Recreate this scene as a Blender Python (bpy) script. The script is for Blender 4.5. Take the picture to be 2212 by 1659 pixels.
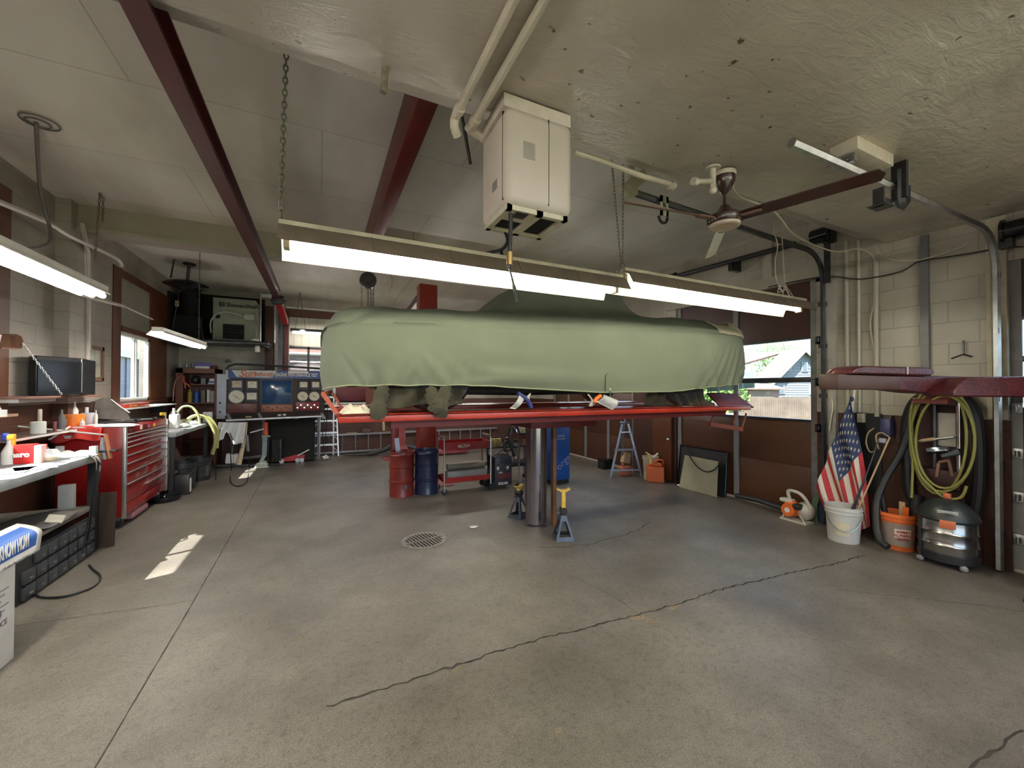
import bpy, bmesh, math, random
from mathutils import Vector, Matrix, Euler
V = Vector
R = math.radians
random.seed(7)
for o in list(bpy.data.objects): bpy.data.objects.remove(o)
S = bpy.context.scene
COL = S.collection
# ---------------------------------------------------------------- camera
FPX, YAW, PIT, ROL = 860.0, R(25.74), R(.69), R(.16)
CP = V((0, 0, 1.6))
FW = V((math.sin(YAW)*math.cos(PIT), math.cos(YAW)*math.cos(PIT), math.sin(PIT)))
_r = V((math.cos(YAW), -math.sin(YAW), 0)); _u = _r.cross(FW)
RT = math.cos(ROL)*_r + math.sin(ROL)*_u
UP = -math.sin(ROL)*_r + math.cos(ROL)*_u
cd = bpy.data.cameras.new('camera'); cam = bpy.data.objects.new('camera', cd); COL.objects.link(cam)
cd.sensor_width = 36; cd.lens = FPX/2212*36; cd.clip_start = .05; cd.clip_end = 500
_m = Matrix((RT, UP, -FW)).transposed().to_4x4(); _m.translation = CP
cam.matrix_world = _m
S.camera = cam
# ---------------------------------------------------------------- colour management
S.view_settings.view_transform = 'Standard'; S.view_settings.look = 'None'
S.view_settings.gamma = 1; S.view_settings.exposure = 1.27
try: S.view_settings.use_curve_mapping = False
except Exception: pass
S.cycles.max_bounces = 8; S.cycles.diffuse_bounces = 5; S.cycles.transparent_max_bounces = 12
S.cycles.caustics_reflective = False; S.cycles.caustics_refractive = False
S.cycles.sample_clamp_indirect = 4
# ---------------------------------------------------------------- world and sun
W = bpy.data.worlds.new('sky'); S.world = W; W.use_nodes = True
nt = W.node_tree; nt.nodes.clear()
wo = nt.nodes.new('ShaderNodeOutputWorld'); bg = nt.nodes.new('ShaderNodeBackground')
tc = nt.nodes.new('ShaderNodeTexCoord'); sep = nt.nodes.new('ShaderNodeSeparateXYZ')
rp = nt.nodes.new('ShaderNodeValToRGB'); nz = nt.nodes.new('ShaderNodeTexNoise'); mx = nt.nodes.new('ShaderNodeMix'); mx.data_type = 'RGBA'
cr = nt.nodes.new('ShaderNodeValToRGB')
rp.color_ramp.elements[0].position = 0.0; rp.color_ramp.elements[0].color = (.62, .8, 1, 1)
rp.color_ramp.elements[1].position = .6; rp.color_ramp.elements[1].color = (.3, .56, 1, 1)
cr.color_ramp.elements[0].position = .5; cr.color_ramp.elements[1].position = .68
nz.inputs['Scale'].default_value = 3.5; nz.inputs['Detail'].default_value = 6
L = nt.links.new
L(tc.outputs['Generated'], sep.inputs[0]); L(sep.outputs['Z'], rp.inputs[0]); L(tc.outputs['Generated'], nz.inputs['Vector'])
L(nz.outputs['Fac'], cr.inputs[0]); L(cr.outputs[0], mx.inputs[0]); L(rp.outputs[0], mx.inputs[6])
mx.inputs[7].default_value = (1, 1, 1, 1)
L(mx.outputs[2], bg.inputs[0]); bg.inputs[1].default_value = 1.25; L(bg.outputs[0], wo.inputs[0])
sd = bpy.data.lights.new('sun', 'SUN'); sd.energy = 11; sd.angle = R(.6); sd.color = (1, .95, .86)
sun = bpy.data.objects.new('sun', sd); COL.objects.link(sun)
sun.rotation_euler = V((1.666, .57, -2.45)).to_track_quat('-Z', 'Y').to_euler()

# ---------------------------------------------------------------- pixel -> place
def ray(px, py): return FW*FPX + RT*(px-1106) - UP*(py-829.5)
def PZ(px, py, z=0.0): d = ray(px, py); return CP + d*((z-CP.z)/d.z)
def PX(px, py, x): d = ray(px, py); return CP + d*(x/d.x)
def PY(px, py, y): d = ray(px, py); return CP + d*(y/d.y)

# ---------------------------------------------------------------- materials
def nodes(name):
    m = bpy.data.materials.new(name); m.use_nodes = True
    t = m.node_tree; b = t.nodes['Principled BSDF']
    return m, t, b
MATS = {}
def mat(name, col, rough=.5, metal=0, var=.12, sc=9, bump=0.0, bsc=None, emit=0, alpha=1, coat=0, spec=None, dirt=0, trans=0):
    if name in MATS: return MATS[name]
    m, t, b = nodes(name); N = t.nodes.new; K = t.links.new
    c = tuple(col)+(1,)
    if var or bump or dirt:
        tcn = N('ShaderNodeTexCoord'); n = N('ShaderNodeTexNoise'); n.inputs['Scale'].default_value = sc
        n.inputs['Detail'].default_value = 5; K(tcn.outputs['Object'], n.inputs['Vector'])
        r = N('ShaderNodeValToRGB'); r.color_ramp.elements[0].position = .3; r.color_ramp.elements[1].position = .72
        r.color_ramp.elements[0].color = tuple(x*(1-var) for x in col)+(1,)
        r.color_ramp.elements[1].color = tuple(min(1, x*(1+var)) for x in col)+(1,)
        K(n.outputs['Fac'], r.inputs[0]); out = r.outputs[0]
        if dirt:
            n2 = N('ShaderNodeTexNoise'); n2.inputs['Scale'].default_value = sc*.45; n2.inputs['Detail'].default_value = 8; n2.inputs['Roughness'].default_value = .7
            K(tcn.outputs['Object'], n2.inputs['Vector'])
            r2 = N('ShaderNodeValToRGB'); r2.color_ramp.elements[0].position = .48; r2.color_ramp.elements[1].position = .7
            K(n2.outputs['Fac'], r2.inputs[0]); mm = N('ShaderNodeMath'); mm.operation = 'MULTIPLY'; mm.inputs[1].default_value = dirt
            K(r2.outputs[0], mm.inputs[0]); mi = N('ShaderNodeMix'); mi.data_type = 'RGBA'; K(mm.outputs[0], mi.inputs[0]); K(out, mi.inputs[6])
            mi.inputs[7].default_value = tuple(x*.3+.01 for x in col)+(1,); out = mi.outputs[2]
        K(out, b.inputs['Base Color'])
        if bump:
            n3 = N('ShaderNodeTexNoise'); n3.inputs['Scale'].default_value = bsc or sc*4; n3.inputs['Detail'].default_value = 4
            K(tcn.outputs['Object'], n3.inputs['Vector']); bp = N('ShaderNodeBump'); bp.inputs['Strength'].default_value = bump; bp.inputs['Distance'].default_value = .01
            K(n3.outputs['Fac'], bp.inputs['Height']); K(bp.outputs[0], b.inputs['Normal'])
    else: b.inputs['Base Color'].default_value = c
    b.inputs['Roughness'].default_value = rough; b.inputs['Metallic'].default_value = metal
    if spec is not None: b.inputs['Specular IOR Level'].default_value = spec
    if coat: b.inputs['Coat Weight'].default_value = coat; b.inputs['Coat Roughness'].default_value = .08
    if alpha < 1: b.inputs['Alpha'].default_value = alpha
    if trans: b.inputs['Transmission Weight'].default_value = trans
    if emit: b.inputs['Emission Color'].default_value = c; b.inputs['Emission Strength'].default_value = emit
    MATS[name] = m; return m

def block_mat(name, upper, lower, split, horiz, bw=.41, bh=.205, soot=None):
    m, t, b = nodes(name); N = t.nodes.new; K = t.links.new
    g = N('ShaderNodeNewGeometry'); s = N('ShaderNodeSeparateXYZ'); K(g.outputs['Position'], s.inputs[0])
    cb = N('ShaderNodeCombineXYZ'); K(s.outputs[horiz], cb.inputs[0]); K(s.outputs['Z'], cb.inputs[1])
    br = N('ShaderNodeTexBrick'); br.inputs['Scale'].default_value = 1; br.inputs['Brick Width'].default_value = bw; br.inputs['Row Height'].default_value = bh
    br.inputs['Mortar Size'].default_value = .006; br.inputs['Mortar Smooth'].default_value = .4
    br.inputs['Color1'].default_value = (1, 1, 1, 1); br.inputs['Color2'].default_value = (.93, .93, .93, 1); br.inputs['Mortar'].default_value = (.8, .8, .8, 1)
    K(cb.outputs[0], br.inputs['Vector'])
    n = N('ShaderNodeTexNoise'); n.inputs['Scale'].default_value = 1.6; n.inputs['Detail'].default_value = 7; K(g.outputs['Position'], n.inputs['Vector'])
    r = N('ShaderNodeValToRGB'); r.color_ramp.elements[0].position = .32; r.color_ramp.elements[0].color = (.7, .68, .66, 1); r.color_ramp.elements[1].position = .6; r.color_ramp.elements[1].color = (1, 1, 1, 1)
    K(n.outputs['Fac'], r.inputs[0])
    ad = N('ShaderNodeMath'); ad.operation = 'GREATER_THAN'; K(s.outputs['Z'], ad.inputs[0]); ad.inputs[1].default_value = split
    mi = N('ShaderNodeMix'); mi.data_type = 'RGBA'; K(ad.outputs[0], mi.inputs[0]); mi.inputs[6].default_value = tuple(lower)+(1,); mi.inputs[7].default_value = tuple(upper)+(1,)
    m1 = N('ShaderNodeMix'); m1.data_type = 'RGBA'; m1.blend_type = 'MULTIPLY'; m1.inputs[0].default_value = 1; K(mi.outputs[2], m1.inputs[6]); K(r.outputs[0], m1.inputs[7])
    m2 = N('ShaderNodeMix'); m2.data_type = 'RGBA'; m2.blend_type = 'MULTIPLY'; m2.inputs[0].default_value = 1; K(m1.outputs[2], m2.inputs[6]); K(br.outputs['Color'], m2.inputs[7])
    out = m2.outputs[2]
    K(out, b.inputs['Base Color']); b.inputs['Roughness'].default_value = .42
    bp = N('ShaderNodeBump'); bp.inputs['Strength'].default_value = .5; bp.inputs['Distance'].default_value = .01; bp.invert = True
    n2 = N('ShaderNodeTexNoise'); n2.inputs['Scale'].default_value = 45; n2.inputs['Detail'].default_value = 3; K(g.outputs['Position'], n2.inputs['Vector'])
    mm = N('ShaderNodeMath'); mm.operation = 'MULTIPLY_ADD'; K(n2.outputs['Fac'], mm.inputs[0]); mm.inputs[1].default_value = .25; K(br.outputs['Fac'], mm.inputs[2])
    K(mm.outputs[0], bp.inputs['Height']); K(bp.outputs[0], b.inputs['Normal'])
    MATS[name] = m; return m

def floor_mat():
    m, t, b = nodes('concrete_floor'); N = t.nodes.new; K = t.links.new
    g = N('ShaderNodeNewGeometry'); pos = g.outputs['Position']
    def noise(sc, det=6, ro=.6): n = N('ShaderNodeTexNoise'); n.inputs['Scale'].default_value = sc; n.inputs['Detail'].default_value = det; n.inputs['Roughness'].default_value = ro; K(pos, n.inputs['Vector']); return n.outputs['Fac']
    def ramp(src, p0, c0, p1, c1): r = N('ShaderNodeValToRGB'); e = r.color_ramp.elements; e[0].position = p0; e[0].color = c0; e[1].position = p1; e[1].color = c1; K(src, r.inputs[0]); return r.outputs[0]
    base = ramp(noise(.9, 6, .6), .32, (.118, .107, .096, 1), .68, (.225, .208, .188, 1))
    st = ramp(noise(2.6, 8, .7), .25, (.5, .46, .42, 1), .65, (1, 1, 1, 1))
    sp = ramp(noise(26, 6, .75), .36, (.5, .48, .45, 1), .5, (1, 1, 1, 1))
    sp2 = ramp(noise(120, 3, .7), .33, (.6, .6, .6, 1), .66, (1.35, 1.33, 1.28, 1))
    cur = base
    for s, f in ((st, .55), (sp, .6), (sp2, 1)):
        mi = N('ShaderNodeMix'); mi.data_type = 'RGBA'; mi.blend_type = 'MULTIPLY'; mi.inputs[0].default_value = f; K(cur, mi.inputs[6]); K(s, mi.inputs[7]); cur = mi.outputs[2]
    K(cur, b.inputs['Base Color'])
    rr = ramp(noise(1.7, 3, .5), .2, (.3, .3, .3, 1), .8, (.52, .52, .52, 1)); K(rr, b.inputs['Roughness'])
    bp = N('ShaderNodeBump'); bp.inputs['Strength'].default_value = .35; bp.inputs['Distance'].default_value = .006; K(noise(38, 6, .7), bp.inputs['Height']); K(bp.outputs[0], b.inputs['Normal'])
    return m
def plaster_mat():
    m, t, b = nodes('glossy_plaster'); N = t.nodes.new; K = t.links.new
    g = N('ShaderNodeNewGeometry'); pos = g.outputs['Position']
    mp = N('ShaderNodeMapping'); mp.inputs['Rotation'].default_value = (0, 0, R(35)); mp.inputs['Scale'].default_value = (1, 2.6, 1); K(pos, mp.inputs[0])
    n = N('ShaderNodeTexNoise'); n.inputs['Scale'].default_value = 5; n.inputs['Detail'].default_value = 9; n.inputs['Roughness'].default_value = .62; n.inputs['Distortion'].default_value = 1.2; K(mp.outputs[0], n.inputs['Vector'])
    n1 = N('ShaderNodeTexNoise'); n1.inputs['Scale'].default_value = 1.3; n1.inputs['Detail'].default_value = 3; K(pos, n1.inputs['Vector'])
    r1 = N('ShaderNodeValToRGB'); r1.color_ramp.elements[0].position = .4; r1.color_ramp.elements[1].position = .66; K(n1.outputs['Fac'], r1.inputs[0])
    mu = N('ShaderNodeMath'); mu.operation = 'MULTIPLY'; K(n.outputs['Fac'], mu.inputs[0]); K(r1.outputs[0], mu.inputs[1])
    ad = N('ShaderNodeMath'); ad.operation = 'MULTIPLY_ADD'; K(n.outputs['Fac'], ad.inputs[0]); ad.inputs[1].default_value = .35; K(mu.outputs[0], ad.inputs[2])
    vo = N('ShaderNodeTexNoise'); vo.inputs['Scale'].default_value = 16; vo.inputs['Detail'].default_value = 3; K(pos, vo.inputs['Vector'])
    r3 = N('ShaderNodeValToRGB'); r3.color_ramp.elements[0].position = .27; r3.color_ramp.elements[0].color = (.25, .22, .18, 1); r3.color_ramp.elements[1].position = .31; r3.color_ramp.elements[1].color = (1, 1, 1, 1); K(vo.outputs['Fac'], r3.inputs[0])
    r2 = N('ShaderNodeValToRGB'); r2.color_ramp.elements[0].position = .35; r2.color_ramp.elements[0].color = (.50, .455, .39, 1); r2.color_ramp.elements[1].position = .65; r2.color_ramp.elements[1].color = (.68, .63, .55, 1); K(n1.outputs['Fac'], r2.inputs[0])
    mi = N('ShaderNodeMix'); mi.data_type = 'RGBA'; mi.blend_type = 'MULTIPLY'; mi.inputs[0].default_value = 1; K(r2.outputs[0], mi.inputs[6]); K(r3.outputs[0], mi.inputs[7]); K(mi.outputs[2], b.inputs['Base Color'])
    b.inputs['Roughness'].default_value = .22
    bp = N('ShaderNodeBump'); bp.inputs['Strength'].default_value = .6; bp.inputs['Distance'].default_value = .035; K(ad.outputs[0], bp.inputs['Height']); K(bp.outputs[0], b.inputs['Normal'])
    return m
def sheath_mat():
    m, t, b = nodes('white_sheathing'); N = t.nodes.new; K = t.links.new
    g = N('ShaderNodeNewGeometry'); pos = g.outputs['Position']
    n1 = N('ShaderNodeTexNoise'); n1.inputs['Scale'].default_value = .9; n1.inputs['Detail'].default_value = 6
    mp = N('ShaderNodeMapping'); mp.inputs['Scale'].default_value = (1.6, .55, 1); K(pos, mp.inputs[0]); K(mp.outputs[0], n1.inputs['Vector'])
    r2 = N('ShaderNodeValToRGB'); r2.color_ramp.elements[0].position = .32; r2.color_ramp.elements[0].color = (.58, .55, .5, 1); r2.color_ramp.elements[1].position = .6; r2.color_ramp.elements[1].color = (.82, .8, .75, 1); K(n1.outputs['Fac'], r2.inputs[0])
    s = N('ShaderNodeSeparateXYZ'); K(pos, s.inputs[0]); cb = N('ShaderNodeCombineXYZ'); K(s.outputs['X'], cb.inputs[0]); K(s.outputs['Y'], cb.inputs[1])
    br = N('ShaderNodeTexBrick'); br.inputs['Scale'].default_value = 1; br.inputs['Brick Width'].default_value = 2.44; br.inputs['Row Height'].default_value = 1.22; br.inputs['Mortar Size'].default_value = .004; br.inputs['Mortar Smooth'].default_value = .2
    br.inputs['Color1'].default_value = (1, 1, 1, 1); br.inputs['Color2'].default_value = (.95, .95, .95, 1); br.inputs['Mortar'].default_value = (.6, .57, .52, 1); K(cb.outputs[0], br.inputs['Vector'])
    mi = N('ShaderNodeMix'); mi.data_type = 'RGBA'; mi.blend_type = 'MULTIPLY'; mi.inputs[0].default_value = 1; K(r2.outputs[0], mi.inputs[6]); K(br.outputs[0], mi.inputs[7]); K(mi.outputs[2], b.inputs['Base Color'])
    b.inputs['Roughness'].default_value = .5
    bp = N('ShaderNodeBump'); bp.inputs['Strength'].default_value = .5; bp.inputs['Distance'].default_value = .03; n2 = N('ShaderNodeTexNoise'); n2.inputs['Scale'].default_value = 2.2; K(pos, n2.inputs['Vector']); K(n2.outputs['Fac'], bp.inputs['Height']); K(bp.outputs[0], b.inputs['Normal'])
    return m
BEIGE = (.47, .44, .38)
BROWN = (.075, .03, .018)
mBlockX = block_mat('beige_block_over_brown_side', BEIGE, BROWN, 1.33, 'Y')
mBlockY = block_mat('beige_block_over_brown_back', BEIGE, (.14, .065, .05), 1.33, 'X')
mBlockL = block_mat('beige_block_over_brown_left', (.44, .41, .36), BROWN, 1.42, 'Y')
mFloor = floor_mat(); mPlast = plaster_mat(); mSheath = sheath_mat()
mBrown = mat('brown_paint', (.13, .045, .02), .4, var=.15, sc=3)
mBrownD = mat('dark_brown_paint', (.06, .022, .014), .45, var=.2, sc=3)
mBeige = mat('beige_paint', (.42, .39, .33), .45, var=.08, sc=3)
mWhite = mat('white_paint', (.78, .77, .72), .4, var=.05)
mBlack = mat('black_rubber', (.012, .012, .014), .5, var=.2)
mBlackG = mat('gloss_black', (.01, .011, .014), .12, var=0)
mBlackM = mat('black_plastic', (.02, .02, .022), .4, var=.15)
mDark = mat('soot_and_shade_black', (.006, .006, .006), .8, var=.3, sc=3)  # soot, and the painted-in shade of hollows and openings
mSteel = mat('galvanised_steel', (.42, .43, .43), .35, 1, var=.2, sc=12)
mSteelD = mat('dull_dark_steel', (.1, .1, .11), .38, .9, var=.25, sc=9)
mAlu = mat('aluminium', (.72, .73, .75), .3, .9, var=.06)
mChrome = mat('chrome', (.8, .8, .8), .08, 1, var=0)
mRed = mat('bright_red_paint', (.4, .035, .015), .28, var=.14, sc=5, coat=.3)
mRedC = mat('tool_chest_red', (.27, .009, .008), .25, var=.06, coat=.4)
mRedD = mat('dark_red_paint', (.085, .008, .01), .35, var=.25, sc=6, dirt=.35)
mRedP = mat('post_red_paint', (.25, .025, .014), .35, var=.15, sc=4)
mPink = mat('faded_red_paint', (.27, .06, .065), .4, var=.2, sc=4)
mOrange = mat('orange_plastic', (.75, .14, .02), .4, var=.1, sc=5)
mYellow = mat('yellow_paint', (.75, .5, .06), .4, var=.15)
mYelHose = mat('yellow_green_hose', (.24, .23, .06), .5, var=.1)
mBlue = mat('blue_paint', (.02, .14, .55), .35, var=.1, sc=4)
mNavy = mat('navy_paint', (.012, .018, .06), .28, var=.2, sc=5, coat=.2)
mPaper = mat('white_paper', (.85, .85, .85), .7, var=.04)
mWhiteP = mat('white_plastic', (.75, .75, .74), .4, var=.06)
mGreyP = mat('grey_plastic', (.22, .22, .23), .5, var=.1)
mCard = mat('cardboard', (.45, .32, .18), .8, var=.12)
mWood = mat('bare_wood', (.5, .36, .2), .6, var=.2, sc=5)
mWoodD = mat('dark_red_wood', (.17, .06, .035), .45, var=.2, sc=4)
mOlive = mat('olive_work_cloth', (.055, .052, .034), .95, var=.2, sc=10, bump=.5, bsc=300)
mRag = mat('cream_cloth', (.75, .7, .55), .9, var=.1)
mCloth = mat('white_cloth', (.8, .82, .82), .9, var=.06)
mGlass = None
def glass_mat():
    m, t, b = nodes('window_glass'); t.nodes.remove(b); N = t.nodes.new; K = t.links.new
    tr = N('ShaderNodeBsdfTransparent'); gl = N('ShaderNodeBsdfGlossy'); gl.inputs['Roughness'].default_value = .02; mi = N('ShaderNodeMixShader'); mi.inputs[0].default_value = .045; K(tr.outputs[0], mi.inputs[1]); K(gl.outputs[0], mi.inputs[2]); K(mi.outputs[0], t.nodes['Material Output'].inputs[0])
    tr.inputs[0].default_value = (.95, .97, .97, 1)
    return m
mGlass = glass_mat()
mClear = mat('clear_plastic', (.8, .82, .82), .15, var=0, alpha=.35)
mTube = mat('lit_fluorescent_tube', (1, .955, .76), .3, var=0, emit=19)
mTubeW = mat('lit_white_tube', (1, .94, .84), .3, var=0, emit=27)

# ---------------------------------------------------------------- mesh helpers
class MB:
    def __init__(s): s.bm = bmesh.new(); s.mi = 0
    def _done(s, n0):
        if s.mi:
            s.bm.faces.ensure_lookup_table()
            for i in range(n0, len(s.bm.faces)): s.bm.faces[i].material_index = s.mi
    def box(s, c, d, rot=None, bev=0):
        n0 = len(s.bm.faces); c = V(c); t = bmesh.new()
        bmesh.ops.create_cube(t, size=1, matrix=Matrix.Diagonal((d[0], d[1], d[2], 1)))
        if bev: bmesh.ops.bevel(t, geom=t.edges[:], offset=min(bev, min(d)*.45), segments=2, affect='EDGES', profile=.5)
        m = Matrix.Translation(c) @ (Euler(rot).to_matrix().to_4x4() if rot is not None else Matrix())
        bmesh.ops.transform(t, matrix=m, verts=t.verts[:]); s._merge(t); s._done(n0); return s
    def _merge(s, t):
        mp = {}
        for v in t.verts: mp[v] = s.bm.verts.new(v.co)
        for f in t.faces:
            try: s.bm.faces.new([mp[v] for v in f.verts])
            except ValueError: pass
        t.free()
    def bb(s, x0, x1, y0, y1, z0, z1, bev=0, rot=None):
        return s.box(((x0+x1)/2, (y0+y1)/2, (z0+z1)/2), (abs(x1-x0), abs(y1-y0), abs(z1-z0)), rot, bev)
    def bar(s, p0, p1, w, h, up=(0, 0, 1)):
        n0 = len(s.bm.faces); p0, p1 = V(p0), V(p1); d = (p1-p0).normalized(); u = V(up)
        if abs(d.dot(u)) > .98: u = V((1, 0, 0))
        a = d.cross(u).normalized(); u = a.cross(d)
        q = [p+a*x*w/2+u*y*h/2 for p in (p0, p1) for x, y in ((-1, -1), (1, -1), (1, 1), (-1, 1))]
        v = [s.bm.verts.new(x) for x in q]
        for f in ((3, 2, 1, 0), (4, 5, 6, 7), (0, 1, 5, 4), (1, 2, 6, 5), (2, 3, 7, 6), (3, 0, 4, 7)): s.bm.faces.new([v[i] for i in f])
        s._done(n0); return s
    def cyl(s, p0, p1, r, r2=None, n=20, cap=True):
        n0 = len(s.bm.faces); p0, p1 = V(p0), V(p1); r2 = r if r2 is None else r2; d = (p1-p0).normalized()
        a = d.cross(V((0, 0, 1))) if abs(d.z) < .95 else d.cross(V((1, 0, 0))); a.normalize(); b = d.cross(a)
        A = [s.bm.verts.new(p0+(a*math.cos(2*math.pi*i/n)+b*math.sin(2*math.pi*i/n))*r) for i in range(n)]
        B = [s.bm.verts.new(p1+(a*math.cos(2*math.pi*i/n)+b*math.sin(2*math.pi*i/n))*r2) for i in range(n)]
        for i in range(n): j = (i+1) % n; s.bm.faces.new((A[i], A[j], B[j], B[i]))
        if cap: s.bm.faces.new(A[::-1]); s.bm.faces.new(B)
        s._done(n0); return s
    def tube(s, pts, r, n=8, sub=0, rs=None):
        n0 = len(s.bm.faces); P = [V(p) for p in pts]
        if sub:
            Q = []
            for i in range(len(P)-1):
                a, b, c, d = P[max(i-1, 0)], P[i], P[i+1], P[min(i+2, len(P)-1)]
                for k in range(sub):
                    t = k/sub; Q.append(.5*((2*b)+(c-a)*t+(2*a-5*b+4*c-d)*t*t+(3*b-a-3*c+d)*t**3))
            Q.append(P[-1]); P = Q
        prev = None; rings = []
        for i, p in enumerate(P):
            d = (P[min(i+1, len(P)-1)]-P[max(i-1, 0)])
            if d.length < 1e-9: d = V((0, 0, 1))
            d.normalize()
            if prev is None: a = d.cross(V((0, 0, 1))) if abs(d.z) < .9 else d.cross(V((1, 0, 0)))
            else: a = prev-d*prev.dot(d)
            a.normalize(); prev = a; b = d.cross(a)
            rr = rs[min(int(i*len(rs)/len(P)), len(rs)-1)] if rs else r
            rings.append([s.bm.verts.new(p+(a*math.cos(2*math.pi*k/n)+b*math.sin(2*math.pi*k/n))*rr) for k in range(n)])
        for A, B in zip(rings, rings[1:]):
            for k in range(n): j = (k+1) % n; s.bm.faces.new((A[k], A[j], B[j], B[k]))
        s.bm.faces.new(rings[0][::-1]); s.bm.faces.new(rings[-1]); s._done(n0); return s
    def lathe(s, prof, c=(0, 0, 0), n=28, rot=None):
        n0 = len(s.bm.faces); M = Matrix.Translation(V(c)) @ (Euler(rot).to_matrix().to_4x4() if rot is not None else Matrix())
        rings = []
        for r, z in prof:
            if r < 1e-6: rings.append([s.bm.verts.new(M @ V((0, 0, z)))])
            else: rings.append([s.bm.verts.new(M @ V((r*math.cos(2*math.pi*k/n), r*math.sin(2*math.pi*k/n), z))) for k in range(n)])
        for A, B in zip(rings, rings[1:]):
            for k in range(n):
                j = (k+1) % n
                if len(A) == 1 and len(B) == 1: continue
                if len(A) == 1: s.bm.faces.new((A[0], B[j], B[k]))
                elif len(B) == 1: s.bm.faces.new((A[k], A[j], B[0]))
                else: s.bm.faces.new((A[k], A[j], B[j], B[k]))
        s._done(n0); return s
    def prism(s, pts, off):
        n0 = len(s.bm.faces); off = V(off); A = [s.bm.verts.new(V(p)) for p in pts]; B = [s.bm.verts.new(V(p)+off) for p in pts]; n = len(A)
        for i in range(n): j = (i+1) % n; s.bm.faces.new((A[i], A[j], B[j], B[i]))
        s.bm.faces.new(A[::-1]); s.bm.faces.new(B); s._done(n0); return s
    def face(s, pts): n0 = len(s.bm.faces); s.bm.faces.new([s.bm.verts.new(V(p)) for p in pts]); s._done(n0); return s
    def grid(s, f, nu, nv, mf=None, close_u=False):
        g = [[s.bm.verts.new(V(f(i/nu, j/nv))) for j in range(nv+1)] for i in range(nu + (0 if close_u else 1))]
        for i in range(nu):
            for j in range(nv):
                i2 = (i+1) % nu if close_u else i+1
                fc = s.bm.faces.new((g[i][j], g[i2][j], g[i2][j+1], g[i][j+1]))
                fc.material_index = mf((i+.5)/nu, (j+.5)/nv) if mf else s.mi
        return s
    def ball(s, c, r, sc=(1, 1, 1), n=16):
        c = V(c); pr = [(r*math.sin(math.pi*k/10), -r*math.cos(math.pi*k/10)) for k in range(11)]
        n0 = len(s.bm.faces); i0 = len(s.bm.verts); s.lathe([(max(0, a) if 0 < k < 10 else 0, b) for k, (a, b) in enumerate(pr)], (0, 0, 0), n)
        s.bm.verts.ensure_lookup_table()
        for v in s.bm.verts[i0:]: v.co = c+V((v.co.x*sc[0], v.co.y*sc[1], v.co.z*sc[2]))
        return s
    def torus(s, c, R1, r, rot=(0, 0, 0), n=28, a0=0, a1=2*math.pi):
        M = Matrix.Translation(V(c)) @ Euler(rot).to_matrix().to_4x4()
        k = n if abs(a1-a0) < 6.28 else n
        pts = [M @ V((R1*math.cos(a0+(a1-a0)*i/k), R1*math.sin(a0+(a1-a0)*i/k), 0)) for i in range(k+1)]
        return s.tube(pts, r, 8)

def mesh_from(mb, mats, name, ang=35, recalc=True):
    bm = mb.bm
    if recalc: bmesh.ops.recalc_face_normals(bm, faces=bm.faces[:])
    for f in bm.faces: f.smooth = True
    me = bpy.data.meshes.new(name); bm.to_mesh(me); bm.free()
    for m in (mats if isinstance(mats, (list, tuple)) else [mats]): me.materials.append(m)
    me.set_sharp_from_angle(angle=R(ang))
    return me
def tag(o, label=None, cat=None, group=None, kind=None):
    if label: o['label'] = label
    if cat: o['category'] = cat
    if group: o['group'] = group
    if kind: o['kind'] = kind
    return o
def T(name, label, cat, loc=(0, 0, 0), rz=0, group=None):
    o = bpy.data.objects.new(name, None); COL.objects.link(o); o.empty_display_size = .1
    o.location = loc; o.rotation_euler = (0, 0, rz); return tag(o, label, cat, group)
def root(o):
    while o.parent: o = o.parent
    return o
def part(name, mb, mats, par, world=False, label=None, solid=0, bev=0, ang=35, smooth=0):
    if world:
        r = root(par); m = (Matrix.Translation(r.location) @ r.rotation_euler.to_matrix().to_4x4()).inverted()
        bmesh.ops.transform(mb.bm, matrix=m, verts=mb.bm.verts[:])
    o = bpy.data.objects.new(name, mesh_from(mb, mats, name, ang)); COL.objects.link(o); o.parent = par
    mods(o, solid, bev, smooth)
    if label: o['label'] = label
    return o
def mods(o, solid, bev, smooth):
    if smooth: k = o.modifiers.new('s', 'SUBSURF'); k.levels = smooth; k.render_levels = smooth
    if solid: k = o.modifiers.new('t', 'SOLIDIFY'); k.thickness = solid; k.offset = 0
    if bev: k = o.modifiers.new('b', 'BEVEL'); k.width = bev; k.segments = 2; k.limit_method = 'ANGLE'
def solo(name, mb, mats, label=None, cat=None, group=None, kind=None, solid=0, bev=0, ang=35, smooth=0):
    """one mesh, world coordinates; the object's origin is moved to its base"""
    bm = mb.bm; xs = [v.co for v in bm.verts]
    c = V(((min(v.x for v in xs)+max(v.x for v in xs))/2, (min(v.y for v in xs)+max(v.y for v in xs))/2, min(v.z for v in xs)))
    if kind == 'structure': c = V((0, 0, 0))
    for v in bm.verts: v.co -= c
    o = bpy.data.objects.new(name, mesh_from(mb, mats, name, ang)); COL.objects.link(o); o.location = c
    mods(o, solid, bev, smooth)
    return tag(o, label, cat, group, kind)
def dup(r, loc=None, rz=None, label=None, group=None):
    c = r.copy(); COL.objects.link(c)
    if loc is not None: c.location = loc
    if rz is not None: c.rotation_euler = (0, 0, rz)
    if label: c['label'] = label
    if group: c['group'] = group
    def rec(a, b):
        for ch in list(a.children):
            d = ch.copy(); COL.objects.link(d); d.parent = b; rec(ch, d)
    rec(r, c); return c
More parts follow.
